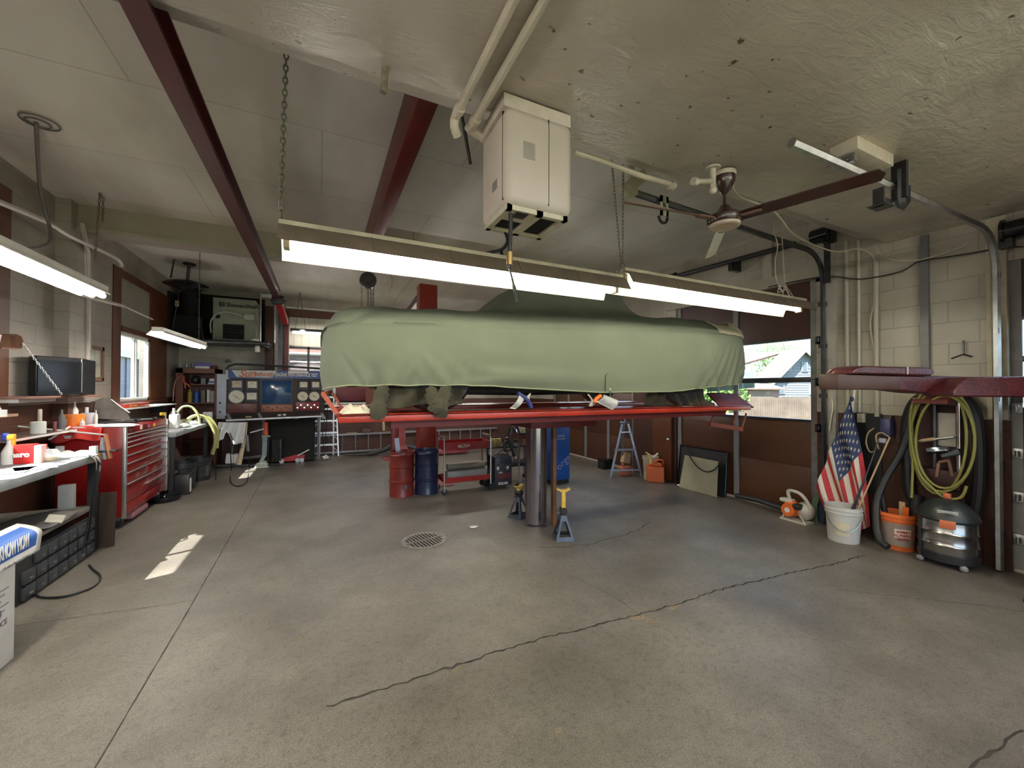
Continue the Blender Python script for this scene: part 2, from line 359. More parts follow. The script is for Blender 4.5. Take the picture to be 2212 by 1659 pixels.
def text(body, size, origin, xdir, ydir, m, par=None, name='lettering', ext=.0015, align='LEFT', shear=0, sx=1.0, bold=0.0, world=True):
    cu = bpy.data.curves.new(name, 'FONT'); cu.body = body; cu.size = size; cu.extrude = ext; cu.align_x = align; cu.shear = shear; cu.offset = bold; cu.resolution_u = 3
    ob = bpy.data.objects.new(name, cu); COL.objects.link(ob)
    dg = bpy.context.evaluated_depsgraph_get(); dg.update()
    me = bpy.data.meshes.new_from_object(ob.evaluated_get(dg)); bpy.data.objects.remove(ob)
    x = V(xdir).normalized(); y = V(ydir).normalized(); z = x.cross(y)
    M = Matrix((x*sx, y, z)).transposed().to_4x4(); M.translation = V(origin)
    if par is not None:
        r = root(par); M = (Matrix.Translation(r.location) @ r.rotation_euler.to_matrix().to_4x4()).inverted() @ M
    me.transform(M); me.materials.clear(); me.materials.append(m)
    o = bpy.data.objects.new(name, me); COL.objects.link(o)
    if par is not None: o.parent = par
    return o
def chain(mb, p0, p1, link=.03, r=.0022, w=.011):
    p0, p1 = V(p0), V(p1); d = p1-p0; n = max(2, int(d.length/(link*.75))); u = d.normalized()
    a = u.cross(V((0, 0, 1))) if abs(u.z) < .95 else u.cross(V((1, 0, 0))); a.normalize(); b = u.cross(a)
    for i in range(n):
        c = p0+d*((i+.5)/n); s = a if i % 2 else b
        mb.tube([c+u*(link*.5*math.cos(t))+s*(w*.5*math.sin(t)) for t in [2*math.pi*k/8 for k in range(9)]], r, 4)
    return mb
def rot2(p, a): return (p[0]*math.cos(a)-p[1]*math.sin(a), p[0]*math.sin(a)+p[1]*math.cos(a))
# ================================================================ SETTING
XL, XR, YB, YF, ZC = -2.7, 5.5, 10.65, -4.0, 3.75
def struct(name, mb, m, **k): return solo(name, mb, m, kind='structure', **k)
f = MB(); f.bb(XL-.4, XR+.3, YF-.3, YB+.3, -.15, 0); struct('floor', f, mFloor)
mCrack = mat('dark_crack', (.035, .03, .026), .9, var=.3, sc=20)
def crackline(mb, pts, w=.008, jag=.006, step=.05):
    P = []
    for a, b in zip(pts, pts[1:]):
        a, b = V(a), V(b); n = max(1, int((b-a).length/step))
        for i in range(n): P.append(a+(b-a)*i/n)
    P.append(V(pts[-1])); L_, R_ = [], []
    for i, p in enumerate(P):
        d = (P[min(i+1, len(P)-1)]-P[max(0, i-1)]).normalized(); n = V((-d.y, d.x)); o = random.uniform(-jag, jag); ww = w*random.uniform(.5, 1.3)/2
        L_.append(p+n*(o+ww)); R_.append(p+n*(o-ww))
    for i in range(len(P)-1): mb.face([(L_[i].x, L_[i].y, .0015), (R_[i].x, R_[i].y, .0015), (R_[i+1].x, R_[i+1].y, .0015), (L_[i+1].x, L_[i+1].y, .0015)])
c = MB()
crackline(c, [(-.93, 9.3), (-.87, 6.5), (-.84, 3.5), (-.84, .5)], .007, .001)
crackline(c, [(-.86, 5.9), (.95, 5.8), (1.0, 5.8)], .005, .001)
crackline(c, [(-2.1, 3.9), (-.84, 3.75)], .004, .004)
crackline(c, [(.04, 2.22), (.62, 2.225), (1.16, 2.24), (1.5, 2.21), (2.01, 2.17), (2.45, 2.15), (2.87, 2.16), (3.6, 2.1), (4.2, 2.03), (4.76, 2.0)], .014, .011, .035)
crackline(c, [(2.05, 2.18), (2.06, 2.4), (1.98, 2.75)], .004, .006)
crackline(c, [(2.0, 3.5), (2.5, 3.35), (3.2, 3.45), (3.6, 3.6)], .01, .02)
crackline(c, [(2.2, .7), (2.48, .69), (2.99, .66)], .012, .006)
crackline(c, [(3.75, 1.75), (4.4, 1.2), (4.6, 1.0)], .005, .01)
crackline(c, [(3.4, 4.7), (3.9, 4.45), (4.3, 4.5)], .006, .02)
struct('floor_cracks', c, mCrack, ang=180)
pk = MB(); random.seed(3)
for cx, cy, s in ((2.03, 2.14, .05), (2.35, 2.13, .045), (2.07, 2.06, .03), (.72, 2.2, .02), (1.02, 1.6, .02), (-.1, 2.9, .02)):
    pk.face([(cx+s*random.uniform(.6, 1.3)*math.cos(a)*1.4, cy+s*random.uniform(.6, 1.3)*math.sin(a)*.7, .0012) for a in [2*math.pi*i/11 for i in range(11)]])
struct('floor_chips', pk, mat('exposed_aggregate', (.2, .16, .11), .9, var=.5, sc=90), ang=180)
c = MB(); c.bb(XL-.3, XR+.3, 2.3, YB+.3, ZC, ZC+.1); struct('ceiling', c, mSheath)
c = MB(); c.prism([(XL-.3, 2.36, ZC), (XL-.3, 2.36, 3.33), (XL-.3, 2.2, 3.26), (XL-.3, 2.08, 3.18), (XL-.3, 1.0, 3.165), (XL-.3, YF-.2, 3.165), (XL-.3, YF-.2, ZC)], (XR-XL+.6, 0, 0))
struct('ceiling_plaster', c, mPlast)
def wallx(name, x0, x1, ya, yb, z1, ops, m):
    w = MB(); ys = sorted(set([ya, yb]+[v for o in ops for v in o[:2]]))
    for a, b in zip(ys, ys[1:]):
        op = [o for o in ops if o[0] <= a+1e-6 and o[1] >= b-1e-6]
        if not op: w.bb(x0, x1, a, b, 0, z1)
        else:
            if op[0][2] > .01: w.bb(x0, x1, a, b, 0, op[0][2])
            w.bb(x0, x1, a, b, op[0][3], z1)
    return struct(name, w, m)
D1 = (2.78, 4.93, 0, 2.97); D3 = (5.95, 8.95, 0, 2.97); D2 = (-1.8, 1.26, 0, 2.75)
wallx('wall_right', XR, XR+.22, YF, YB+.22, ZC+.05, [D1, D2, D3], mBlockX)
W1 = (7.88, 9.3, 1.39, 3.28); W2 = (3.78, 5.06, 1.39, 3.28)
wallx('wall_left', XL-.22, XL, YF, YB+.22, ZC+.05, [W1, W2], mBlockL)
w = MB(); wx = (-.72, 1.9, 1.62, 2.58)
for a, b, lo, hi in ((XL, wx[0], 0, ZC), (wx[0], wx[1], 0, wx[2]), (wx[0], wx[1], wx[3], ZC), (wx[1], XR, 0, ZC)): w.bb(a, b, YB, YB+.22, lo, hi)
struct('wall_back', w, mBlockY)
w = MB()
for a, b, lo, hi in ((XL, -1.9, 0, 3.3), (-1.9, 4.7, 2.9, 3.3), (4.7, XR, 0, 3.3)): w.bb(a, b, YF-.22, YF, lo, hi)
struct('wall_front', w, mBlockY)
# pilaster on the left wall and boxed beam across
w = MB(); w.bb(XL, XL+.13, 6.25, 6.75, 0, ZC-.001); struct('wall_left_pilaster', w, mBlockL)
w = MB(); w.bb(XL+.13, XR-.02, 6.38, 6.62, 3.44, ZC); w.bb(XL+.13, XR-.02, 6.36, 6.64, 3.43, 3.49); struct('ceiling_beam', w, mBeige)
# -------- windows in the left wall
def left_window(name, y0, y1, z0, z1, stiles, fill_top=None):
    r = bpy.data.objects.new(name, None); COL.objects.link(r); r.location = (XL-.03, (y0+y1)/2, z0); tag(r, kind='structure')
    x = XL-.035; fr = MB()
    for a, b, c_, d in ((y0, y0+.05, z0, z1), (y1-.05, y1, z0, z1), (y0, y1, z0, z0+.05), (y0, y1, z1-.05, z1)): fr.bb(x-.03, x+.03, a, b, c_, d)
    for s in stiles: fr.bb(x-.02, x+.02, s-.02, s+.02, z0, z1)
    part('window_frame', fr, mWhite, r, True)
    g = MB(); g.bb(x-.004, x+.004, y0+.05, y1-.05, z0+.05, z1-.05); part('glass', g, mGlass, r, True)
    return r
left_window('window_1', 7.88, 9.06, 1.39, 2.45, (8.48, 8.56))
left_window('window_2', W2[0], W2[1], 1.39, 2.45, (4.38, 4.97))
t = MB(); t.bb(XL-.03, XL-.012, 7.9, 9.06, 2.53, 3.26); struct('trim_1', t, mat('dull_beige_panel', (.3, .28, .23), .5, var=.15, sc=2))
t = MB(); e = .012
t.bb(XL-.03, XL+e, 7.64, 7.9, 1.39, 3.26); t.bb(XL-.03, XL+e, 7.64, 9.9, 3.26, 3.38); t.bb(XL-.03, XL+e, 9.06, 9.88, 1.39, 3.26); t.bb(XL-.1, XL+e+.02, 7.64, 9.88, 1.33, 1.39)
t.bb(XL-.03, XL+.03, 7.9, 9.06, 2.45, 2.53)
struct('trim_2', t, mBrown)
t = MB(); t.bb(XL-.03, XL+e, 5.06, 5.53, 1.39, 3.5); t.bb(XL-.03, XL+e, 3.4, 3.78, 1.39, 3.5); t.bb(XL-.03, XL+e, 3.78, 5.06, 2.45, 3.5); t.bb(XL-.1, XL+e+.02, 3.4, 5.53, 1.33, 1.39)
struct('trim_3', t, mBrown)
# -------- back wall trims / window
t = MB(); t.bb(-.73, 5.4, YB-.05, YB, 3.28, 3.44); struct('trim_4', t, mBrown)
t = MB(); t.bb(-.73, 5.4, YB-.06, YB, 3.46, 3.5); struct('trim_5', t, mWhite)
r = bpy.data.objects.new('window_3', None); COL.objects.link(r); r.location = (.6, YB, wx[2]); tag(r, kind='structure')
fr = MB()
for a, b, c_, d in ((wx[0], wx[0]+.05, wx[2], wx[3]), (wx[1]-.05, wx[1], wx[2], wx[3]), (wx[0], wx[1], wx[2], wx[2]+.05), (wx[0], wx[1], wx[3]-.05, wx[3]), (-.28, -.23, wx[2], wx[3]), (.6, .65, wx[2], wx[3])): fr.bb(a, b, YB-.02, YB+.06, c_, d)
part('window_frame', fr, mBlackM, r, True)
g = MB(); g.bb(wx[0], wx[1], YB+.02, YB+.028, wx[2], wx[3]); part('glass', g, mGlass, r, True)
mPanel = mat('grooved_cream_panel', (.62, .6, .5), .4, var=.1, sc=3)
t = MB()
for i in range(17): t.bb(-.72+i*.16, -.72+i*.16+.152, YB-.015, YB, 2.6, 3.27)
struct('wall_back_panelling', t, mPanel)
# soot-black alcove wall above the shelf, black steel column and posts
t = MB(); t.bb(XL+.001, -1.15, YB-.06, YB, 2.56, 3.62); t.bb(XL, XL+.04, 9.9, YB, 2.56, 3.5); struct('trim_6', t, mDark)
t = MB(); t.bb(-1.12, -.95, YB-.2, YB, 0, 3.45, .005); struct('column_1', t, mBrownD)
t = MB(); t.bb(-.86, -.77, YB-.3, YB-.2, 0, 3.4); struct('column_2', t, mSteelD)
t = MB(); t.bb(-.74, -.66, YB-.14, YB-.06, 0, 3.4); struct('column_3', t, mRedD)
# -------- garage doors
mDoor = mat('door_brown', (.085, .034, .016), .38, var=.12, sc=2); mDoorTop = mat('door_brown_dark', (.065, .022, .017), .4, var=.12, sc=2)
def garage_door(name, D, z1, stiles, wins, X=XR+.06, joints=(.62,), topm=None):
    r = bpy.data.objects.new(name, None); COL.objects.link(r); r.location = (X, (D[0]+D[1])/2, 0); tag(r, kind='structure')
    y0, y1 = D[0], D[1]; lo, hi = wins[0][0], wins[-1][1]
    zs = [0.03]+list(joints)+[lo]
    p = MB()
    for a, b in zip(zs, zs[1:]): p.bb(X-.015, X+.03, y0, y1, a, b-.0015, .004)
    part('lower_panel', p, mDoor, r, True)
    p = MB(); p.bb(X-.015, X+.03, y0, y1, hi, z1); part('top_panel', p, topm or mDoorTop, r, True)
    p = MB()
    for (a, b), (c_, d) in zip(wins, wins[1:]): p.bb(X-.03, X+.03, y0, y1, b, c_, .006); p.bb(X-.036, X-.03, y0, y1, (b+c_)/2-.004, (b+c_)/2+.004)
    p.bb(X-.03, X+.03, y0, y1, hi, hi+.025); p.bb(X-.03, X+.03, y0, y1, lo-.03, lo)
    if len(p.bm.faces): part('rail', p, mSteelD, r, True)
    for s in stiles:
        p = MB(); p.bb(X-.035, X-.012, s-.035, s+.035, .03, z1); part('stile', p, mSteel if s < y0+.2 else mGreyP, r, True)
    p = MB()
    for a, b in wins: p.bb(X, X+.006, y0, y1, a, b)
    part('glass', p, mGlass, r, True)
    p = MB(); p.bb(X-.02, X+.02, y0, y1, 0, .03); part('bottom_seal', p, mat('pale_weather_strip', (.55, .5, .42), .7), r, True)
    return r
garage_door('door_1', D1, 2.97, (D1[0]+.045, 3.86, D1[1]-.045), [(1.22, 1.69), (1.76, 2.24)])
garage_door('door_2', D2, 2.75, (D2[1]-.03, -.3, D2[0]+.05), [(1.45, 1.85), (1.9, 2.22)])
garage_door('door_3', D3, 2.97, (D3[0]+.045, 6.75, 7.55, 8.25, D3[1]-.045), [(1.55, 1.85), (1.9, 2.24)])
# header trims over door 1, jamb boards
t = MB(); t.bb(XR-.03, XR, 2.6, 5.1, 2.97, 3.12); t.bb(XR-.03, XR, 3.3, 3.42, 3.12, 3.6); struct('trim_7', t, mBeige)
t = MB(); t.bb(XR-.05, XR+.02, 2.56, 2.7, 0, 3.3); struct('trim_8', t, mat('worn_jamb_paint', (.42, .4, .36), .5, dirt=.8, sc=6))
t = MB(); t.bb(XR-.05, XR+.02, 1.26, 1.38, 1.34, 3.15); struct('trim_9', t, mat('cream_jamb', (.55, .5, .38), .5, dirt=.3))
t = MB(); t.bb(XR-.015, XR, 4.98, 5.95, 0, 2.6); struct('trim_10', t, mBrownD)
# brown man door near the shelf recess
r = bpy.data.objects.new('door_4', None); COL.objects.link(r); r.location = (XR-.02, 5.15, 0); tag(r, kind='structure')
p = MB(); p.bb(XR-.045, XR-.016, 5.0, 5.42, .02, 2.0, .004); part('door_leaf', p, mBrown, r, True)
p = MB(); k = PX(1446, 949, XR-.05); p.ball((XR-.08, k.y, k.z), .028); p.cyl((XR-.08, k.y, k.z), (XR-.045, k.y, k.z), .012); part('door_knob', p, mChrome, r, True)
# ================================================================ OUTSIDE
g = MB(); g.bb(-60, 90, -40, 90, -.3, -.16); struct('ground', g, mat('pale_dry_ground', (.15, .17, .08), .9, var=.2, sc=.4))
FR = -R(25.74)
def outT(name, label, cat, px, depth, z=-.16, group=None):
    d = ray(px, 841); d = d/d.dot(FW)*depth; return T(name, label, cat, (d.x, d.y, z), FR, group)
mSid = mat('pale_grey_siding', (.2, .23, .27), .6, var=.05); mRoof = mat('salmon_shingles', (.2, .14, .12), .9, var=.3, sc=6)
def siding(mb, x0, x1, z0, z1, y, n, cl=None):
    for i in range(n):
        a = z0+(z1-z0)*i/n; b = z0+(z1-z0)*(i+1)/n; xa, xb = cl((a+b)/2) if cl else (x0, x1)
        if xb-xa > .02: mb.prism([(xa, y, a), (xb, y, a), (xb, y+.03, b), (xa, y+.03, b)], (0, .03, 0))
# gable house : local frame x right, y away
hs = outT('house', 'pale grey gabled house with salmon roof seen through the door window', 'house', 1735, 30)
DEP = 30.; k = DEP/860
def lx(px, c=1735, dp=DEP): return (px-c)*dp/860
def lz(py, dp=DEP): return (841-py)*dp/860+1.6+.16
b = MB(); siding(b, lx(1640), lx(1800), 0, lz(822), 0, 14)
b.bb(lx(1640), lx(1800), .06, 6, 0, lz(822)); part('wall', b, mSid, hs)
b = MB()
pk_ = (lx(1733), lz(756)); l0 = (lx(1668), lz(822)); r0 = (lx(1806), lz(822))
siding(b, 0, 1, lz(822), lz(756), 0, 10, lambda z: (l0[0]+(pk_[0]-l0[0])*(z-l0[1])/(pk_[1]-l0[1]), r0[0]+(pk_[0]-r0[0])*(z-l0[1])/(pk_[1]-l0[1])))
b.prism([(l0[0], .1, l0[1]), (r0[0], .1, r0[1]), (pk_[0], .1, pk_[1])], (0, 2.4, 0)); part('gable', b, mSid, hs)
b = MB()
for q in (l0, r0):
    b.prism([(q[0]+(q[0]-pk_[0])*.12, -.35, q[1]+(q[1]-pk_[1])*.12), (pk_[0], -.35, pk_[1]+.0), (pk_[0], -.35, pk_[1]+.18), (q[0]+(q[0]-pk_[0])*.12, -.35, q[1]+(q[1]-pk_[1])*.12+.18)], (0, 2.6, 0))
part('roof', b, mRoof, hs)
b = MB()
for q in (l0, r0):
    b.prism([(q[0]+(q[0]-pk_[0])*.12, -.42, q[1]+(q[1]-pk_[1])*.12-.16), (pk_[0], -.42, pk_[1]-.16), (pk_[0], -.42, pk_[1]+.12), (q[0]+(q[0]-pk_[0])*.12, -.42, q[1]+(q[1]-pk_[1])*.12+.12)], (0, .07, 0))
part('bargeboard', b, mat('outdoor_white', (.36, .36, .36), .5, var=.04), hs)
b = MB(); b.prism([(lx(1600), 2.5, lz(800)), (lx(1740), 2.5, lz(756)), (lx(1740), 6, lz(750)), (lx(1600), 6, lz(757))], (0, .05, .1)); b.bb(lx(1600), lx(1668), 2.3, 6, 0, lz(800)); part('side_wing', b, [mSid], hs)
b = MB(); b.prism([(lx(1596), 2.4, lz(799)), (lx(1742), 2.4, lz(757)), (lx(1742), 6, lz(748)), (lx(1596), 6, lz(748))], (0, -.05, .15)); part('wing_roof', b, mRoof, hs)
b = MB(); b.bb(lx(1664), lx(1672), 4, 4.5, lz(790), lz(742)); part('chimney', b, mat('pink_brick', (.6, .4, .36), .8), hs)
for x0, x1, y0, y1 in ((1733, 1742, 784, 800), (1680, 1692, 832, 848), (1750, 1760, 834, 850), (1703, 1707, 790, 799)):
    fr = MB(); fr.bb(lx(x0-2), lx(x1+2), -.06, .05, lz(y1+2), lz(y0-2)); w_ = part('window', fr, MATS['outdoor_white'], hs)
    p = MB(); p.bb(lx(x0), lx(x1), -.08, -.05, lz(y1), lz(y0)); part('pane', p, mat('far_window_glass', (.12, .16, .2), .1, var=0), w_)
# wooden picket fence
fc = outT('picket_fence', 'weathered grey wooden picket fence across the yard outside', 'fence', 1660, 22)
random.seed(5); mPick = mat('weathered_wood', (.17, .13, .105), .85, var=.25, sc=1.5)
b = MB(); x = -6.5
while x < 9.5:
    wd = random.uniform(.11, .14); h_ = 1.33+random.uniform(-.04, .04); b.bb(x, x+wd-.015, 0, .03, 0, h_); x += wd
part('pickets', b, mPick, fc)
b = MB(); b.bb(-6.5, 9.5, .03, .08, .3, .4); b.bb(-6.5, 9.5, .03, .08, 1.0, 1.1); part('rails', b, mPick, fc)
# neighbour wing further left with door
n2 = outT('garden_cottage', 'low pinkish cottage with tan door beyond the fence', 'house', 1610, 27)
b = MB(); b.bb(-5, 2.3, 0, 3, 0, 1.75); part('wall', b, mat('pink_render', (.25, .18, .17), .8), n2)
b = MB(); b.bb(.2, 1.7, -.06, 0, 0, 1.72); part('door', b, mat('tan_door', (.2, .16, .13), .6), n2)
b = MB(); b.prism([(-5.3, -.3, 1.75), (2.6, -.3, 1.75), (2.6, 1.5, 2.1), (-5.3, 1.5, 2.1)], (0, 0, .08)); part('roof', b, mRoof, n2)
def tree(px, depth, h, r, label):
    t = outT('tree', label, 'tree', px, depth)
    b = MB(); b.tube([(0, 0, 0), (.1, 0, h*.4), (0, .1, h*.7)], .2, 8, rs=[.22, .15, .08])
    for i in range(6): a = i*1.05; b.tube([(0, 0, h*.45), (r*.6*math.cos(a), r*.6*math.sin(a), h*.75)], .05, 5)
    part('trunk', b, mat('bark', (.2, .15, .1), .9), t)
    c_ = MB(); rnd = random.Random(px)
    for i in range(2600):
        v = V((rnd.gauss(0, 1), rnd.gauss(0, 1), rnd.gauss(0, 1))); v = v.normalized()*(rnd.random()**.4)*r
        ce = V((v.x, v.y, h*.72+v.z*.8)); s = rnd.uniform(.06, .13); a = V((rnd.uniform(-1, 1), rnd.uniform(-1, 1), rnd.uniform(-1, 1))).normalized(); bb_ = a.orthogonal().normalized()
        c_.face([ce+a*s, ce+bb_*s*.6, ce-a*s, ce-bb_*s*.6])
    part('crown', c_, mat('bright_leaves', (.1, .2, .03), .6, var=.3, sc=2), t, ang=180)
tree(1676, 38, 6.3, 2.4, 'leafy green tree rising behind the salmon-roofed house')
tree(1775, 45, 6.2, 2.6, 'dark green tree right of the far gable')
tree(1545, 20, 1.9, 1.5, 'low bright green shrub outside under the car tail')
# white car parked outside, just glimpsed under the runway
pc = outT('parked_car', 'white car parked outside, glimpsed under the car tail', 'car', 1530, 14)
b = MB(); b.grid(lambda u, v: (-1+2*u, .0 if v < .5 else 1.6, .35+(.95 if .25 < u < .8 else .55)*(1-abs(2*v-1)**6)), 16, 12); b.bb(-1, 1, 0, 1.6, .25, .7, .08); part('body', b, mWhite, pc)
b = MB(); [b.cyl((x, -.02, .3), (x, .2, .3), .3) for x in (-.6, .65)]; part('wheel', b, mBlack, pc)
# exterior by the left wall : pale blue-white shed
sh = T('garden_shed', 'pale blue-grey metal shed outside the left window', 'shed', (-5.6, 11.0, -.16), 0)
b = MB(); b.bb(-1.2, .7, -2.6, 6.5, 0, 2.75)
for i in range(22): b.bb(.7, .73, -2.6+i*.42, -2.6+i*.42+.08, 0, 2.7)
part('wall', b, mat('pale_blue_metal', (.24, .27, .34), .5, var=.05), sh)
b = MB(); b.bb(.68, .8, -2.7, 6.6, 2.6, 2.8); b.bb(.7, .8, -1.0, -.85, 0, 2.7); b.bb(.7, .8, 2.2, 2.35, 0, 2.7); part('white_edging', b, mWhite, sh)
tree2 = T('tree', 'green leafy tree above the pale shed roof outside', 'tree', (-10.5, 17, -.16))
c_ = MB(); rnd = random.Random(4)
for i in range(2500):
    v = V((rnd.gauss(0, 1), rnd.gauss(0, 1), rnd.gauss(0, 1))).normalized()*rnd.random()**.4*2.6; ce = v+V((0, 0, 4)); s = .13; a = V((rnd.uniform(-1, 1), rnd.uniform(-1, 1), rnd.uniform(-1, 1))).normalized(); b_ = a.orthogonal().normalized()
    c_.face([ce+a*s, ce+b_*s*.6, ce-a*s, ce-b_*s*.6])
part('crown', c_, MATS['bright_leaves'], tree2, ang=180)
b = MB(); b.cyl((0, 0, 0), (0, 0, 3.4), .2, .12); part('trunk', b, MATS['bark'], tree2)
# camper outside the back window
cv = T('camper_van', 'brown camper body with rounded white window frames outside back window', 'van', (.4, 12.6, -.16))
b = MB(); b.bb(-2.6, 3.2, 0, 1.6, .4, 3.1, .15); part('body', b, mat('brown_camper', (.3, .16, .13), .4, var=.2), cv)
for x0 in (-1.35, .55):
    b = MB(); xs, zs = (x0, x0+1.5), (1.95, 2.72); rr = .22; pts = []
    for cx, cz, a0 in ((xs[1]-rr, zs[1]-rr, 0), (xs[0]+rr, zs[1]-rr, 90), (xs[0]+rr, zs[0]+rr, 180), (xs[1]-rr, zs[0]+rr, 270)):
        for q in range(6): a = R(a0+q*18); pts.append((cx+rr*math.cos(a), -.04, cz+rr*math.sin(a)))
    b.tube(pts+[pts[0]], .045, 6); wv = part('window_frame', b, mWhite, cv)
    b = MB(); b.prism([(p[0], -.02, p[2]) for p in pts], (0, .01, 0)); part('pane', b, mat('camper_glass', (.25, .19, .18), .15, var=.3, sc=4), wv)
b = MB(); [b.cyl((x, -.03, .35), (x, .25, .35), .35) for x in (-1.8, 2.2)]; part('wheel', b, mBlack, cv)
# ================================================================ CEILING THINGS
def beam_i(name, label, x, z0, z1, w, ya, yb, m, th=.012):
    b = MB(); b.bb(x-w/2, x+w/2, ya, yb, z0, z0+th); b.bb(x-w/2, x+w/2, ya, yb, z1-th, z1); b.bb(x-.005, x+.005, ya, yb, z0+th, z1-th)
    return b
tag(solo('steel_beam', beam_i('', '', -.68, 3.13, 3.3, .1, -1, 8.0, 0), mRedD), 'dark red steel track beam running along the ceiling, the left and longer one', 'beam')
b = MB(); b.bb(.53, .655, 2.37, 6.36, 3.38, 3.72, .004); solo('steel_beam', b, mat('deep_red_paint', (.1, .009, .006), .4, var=.15, sc=4), 'deep red box beam emerging from the plaster soffit, the shorter one', 'beam')
t = T('beam_trolley', 'black clamp bracket with red piece at the far end of the long red beam', 'bracket', (-.66, 8.0, 2.9))
b = MB(); b.bb(-.76, -.58, 7.9, 8.05, 3.05, 3.2, .01); b.cyl((-.78, 7.97, 3.12), (-.56, 7.97, 3.12), .02); part('clamp', b, mBlackM, t, True)
b = MB(); b.bar((-.66, 8.0, 3.1), (-.6, 8.7, 2.86), .09, .1); part('arm', b, mat('scarlet_paint', (.45, .02, .02), .4), t, True)
# conduits
for x_, lab in ((.68, 'left'), (.79, 'right')):
    b = MB(); p0 = V((x_, -1.5, 3.14)); p1 = PZ(985, 240, 3.14) if lab == 'left' else PZ(1018, 262, 3.14)
    p1 = V((x_, p1.y, 3.14)); b.tube([p0, p1], .021, 10)
    b.tube([p1, p1+V((0, .05, .0)), p1+V((0, .07, -.04 if lab == 'left' else 0)), p1+V((.03 if lab == 'left' else .14, .1, -.07 if lab == 'left' else -.02))], .026, 10, sub=3)
    b.cyl(p1-V((0, .04, 0)), p1, .03)
    solo('ceiling_conduit', b, mat('cream_conduit', (.6, .55, .46), .35, var=.08), 'cream painted pipe along the plaster ceiling, ' + ('left of the parallel pair' if lab == 'left' else 'right of the parallel pair, elbowing to the heater'), 'pipe', 'parallel ceiling pipes')
# box heater hung from plaster
h = T('unit_heater', 'cream rounded box heater hung from the plaster ceiling above the light', 'heater', (1.09, 2.05, 2.56))
mHeat = mat('heater_cream', (.6, .53, .47), .42, var=.06, sc=3, bump=.04, bsc=120)
x0, x1, y0, y1, z0, z1 = .865, 1.285, 1.87, 2.24, 2.575, 3.1
b = MB(); b.bb(x0, x1, y0, y1, z0, z1, .045); part('body', b, mHeat, h, True, ang=60)
b = MB(); b.bb(x0+.256, x0+.259, y0-.0015, y0+.1, z0+.03, z1-.02); b.bb(x0-.0012, x0+.06, y0+.046, y0+.05, z0+.03, z1-.02); part('seam', b, mDark, h, True)
b = MB(); b.bb(x0+.1, x0+.17, y0-.003, y0, 2.83, 2.92, .001); part('name_plate', b, mat('grey_plate', (.36, .33, .3), .5), h, True)
b = MB(); b.bb(x0-.003, x0, y0+.12, y0+.18, 2.7, 2.75); part('rating_label', b, mGreyP, h, True)
b = MB(); b.bb(x0+.02, x1-.02, y0+.03, y0+.06, z0-.02, z0+.01); b.bb(x0+.02, x1-.02, y1-.05, y1-.02, z0-.02, z0+.01); b.bb(x0+.02, x0+.05, y0+.03, y1-.02, z0-.02, z0+.01); b.bb(x1-.05, x1-.02, y0+.03, y1-.02, z0-.02, z0+.01); b.bb(x0+.2, x0+.24, y0+.03, y1-.02, z0-.02, z0+.01)
b.bb(x0+.05, x0+.2, y0+.05, y0+.17, z0-.018, z0+.01); part('bottom_frame', b, mat('cream_metal', (.66, .63, .5), .4, dirt=.3), h, True)
b = MB(); b.bb(x0+.06, x0+.19, y0+.18, y1-.06, z0-.004, z0-.001); b.bb(x0+.25, x1-.06, y0+.07, y1-.06, z0-.004, z0-.001); part('opening', b, mDark, h, True)  # flat dark sheets paint in the shade of the openings
b = MB(); b.bb(x0-.0, x1+.0, y0+.03, y1, z1, 3.17); part('mount_box', b, mat('cream_vent', (.62, .56, .5), .4), h, True)
for i in range(8): b = MB(); b.bb(x0+.02+i*.052, x0+.0225+i*.052, y0+.026, y0+.031, z1, 3.165); 
hk = T('gas_hose', 'black and brass hose end dangling under the cream box heater', 'hose', (.98, 1.93, 2.4))
px_ = [(1103, 462), (1103, 500), (1101, 540), (1100, 580)]
b = MB(); b.tube([PY(x, y, 1.93) for x, y in px_], .012, 8, sub=4); b.tube([PY(1100, 578, 1.93), PY(1106, 600, 1.93), PY(1112, 628, 1.93), PY(1117, 652, 1.93)], .008, 8, sub=4, rs=[.006, .006, .011, .007]); b.bb(.945, 1.02, 1.9, 1.98, 2.545, 2.57, .01); part('hose', b, mBlackM, hk, True)
b = MB(); b.cyl(PY(1101, 545, 1.93), PY(1100, 572, 1.93), .017); part('brass_fitting', b, mat('brass', (.5, .36, .15), .3, .9), hk, True)
b = MB(); q = PY(1100, 594, 1.93); b.torus(q-V((.0, 0, .0)), .014, .002, (R(90), 0, 0), 12); part('hook', b, mChrome, hk, True)
b = MB(); b.tube([PY(996, 245, 2.3), PY(1005, 290, 2.35), PY(1016, 355, 2.42)], .011, 6, sub=4); solo('power_cable', b, mBlack, 'black cable dropping behind the left side of the box heater', 'cable')
b = MB(); b.tube([PY(1090, 498, 2.2), PY(1097, 520, 2.25), PY(1085, 538, 2.35), PY(1060, 545, 2.38), PY(1048, 548, 2.4)], .012, 6, sub=4); b.tube([PY(1082, 538, 2.36), PY(1084, 552, 2.4)], .012, 6); solo('power_cable', b, mBlack, 'black cable looping from box heater to the long light fixture', 'cable')
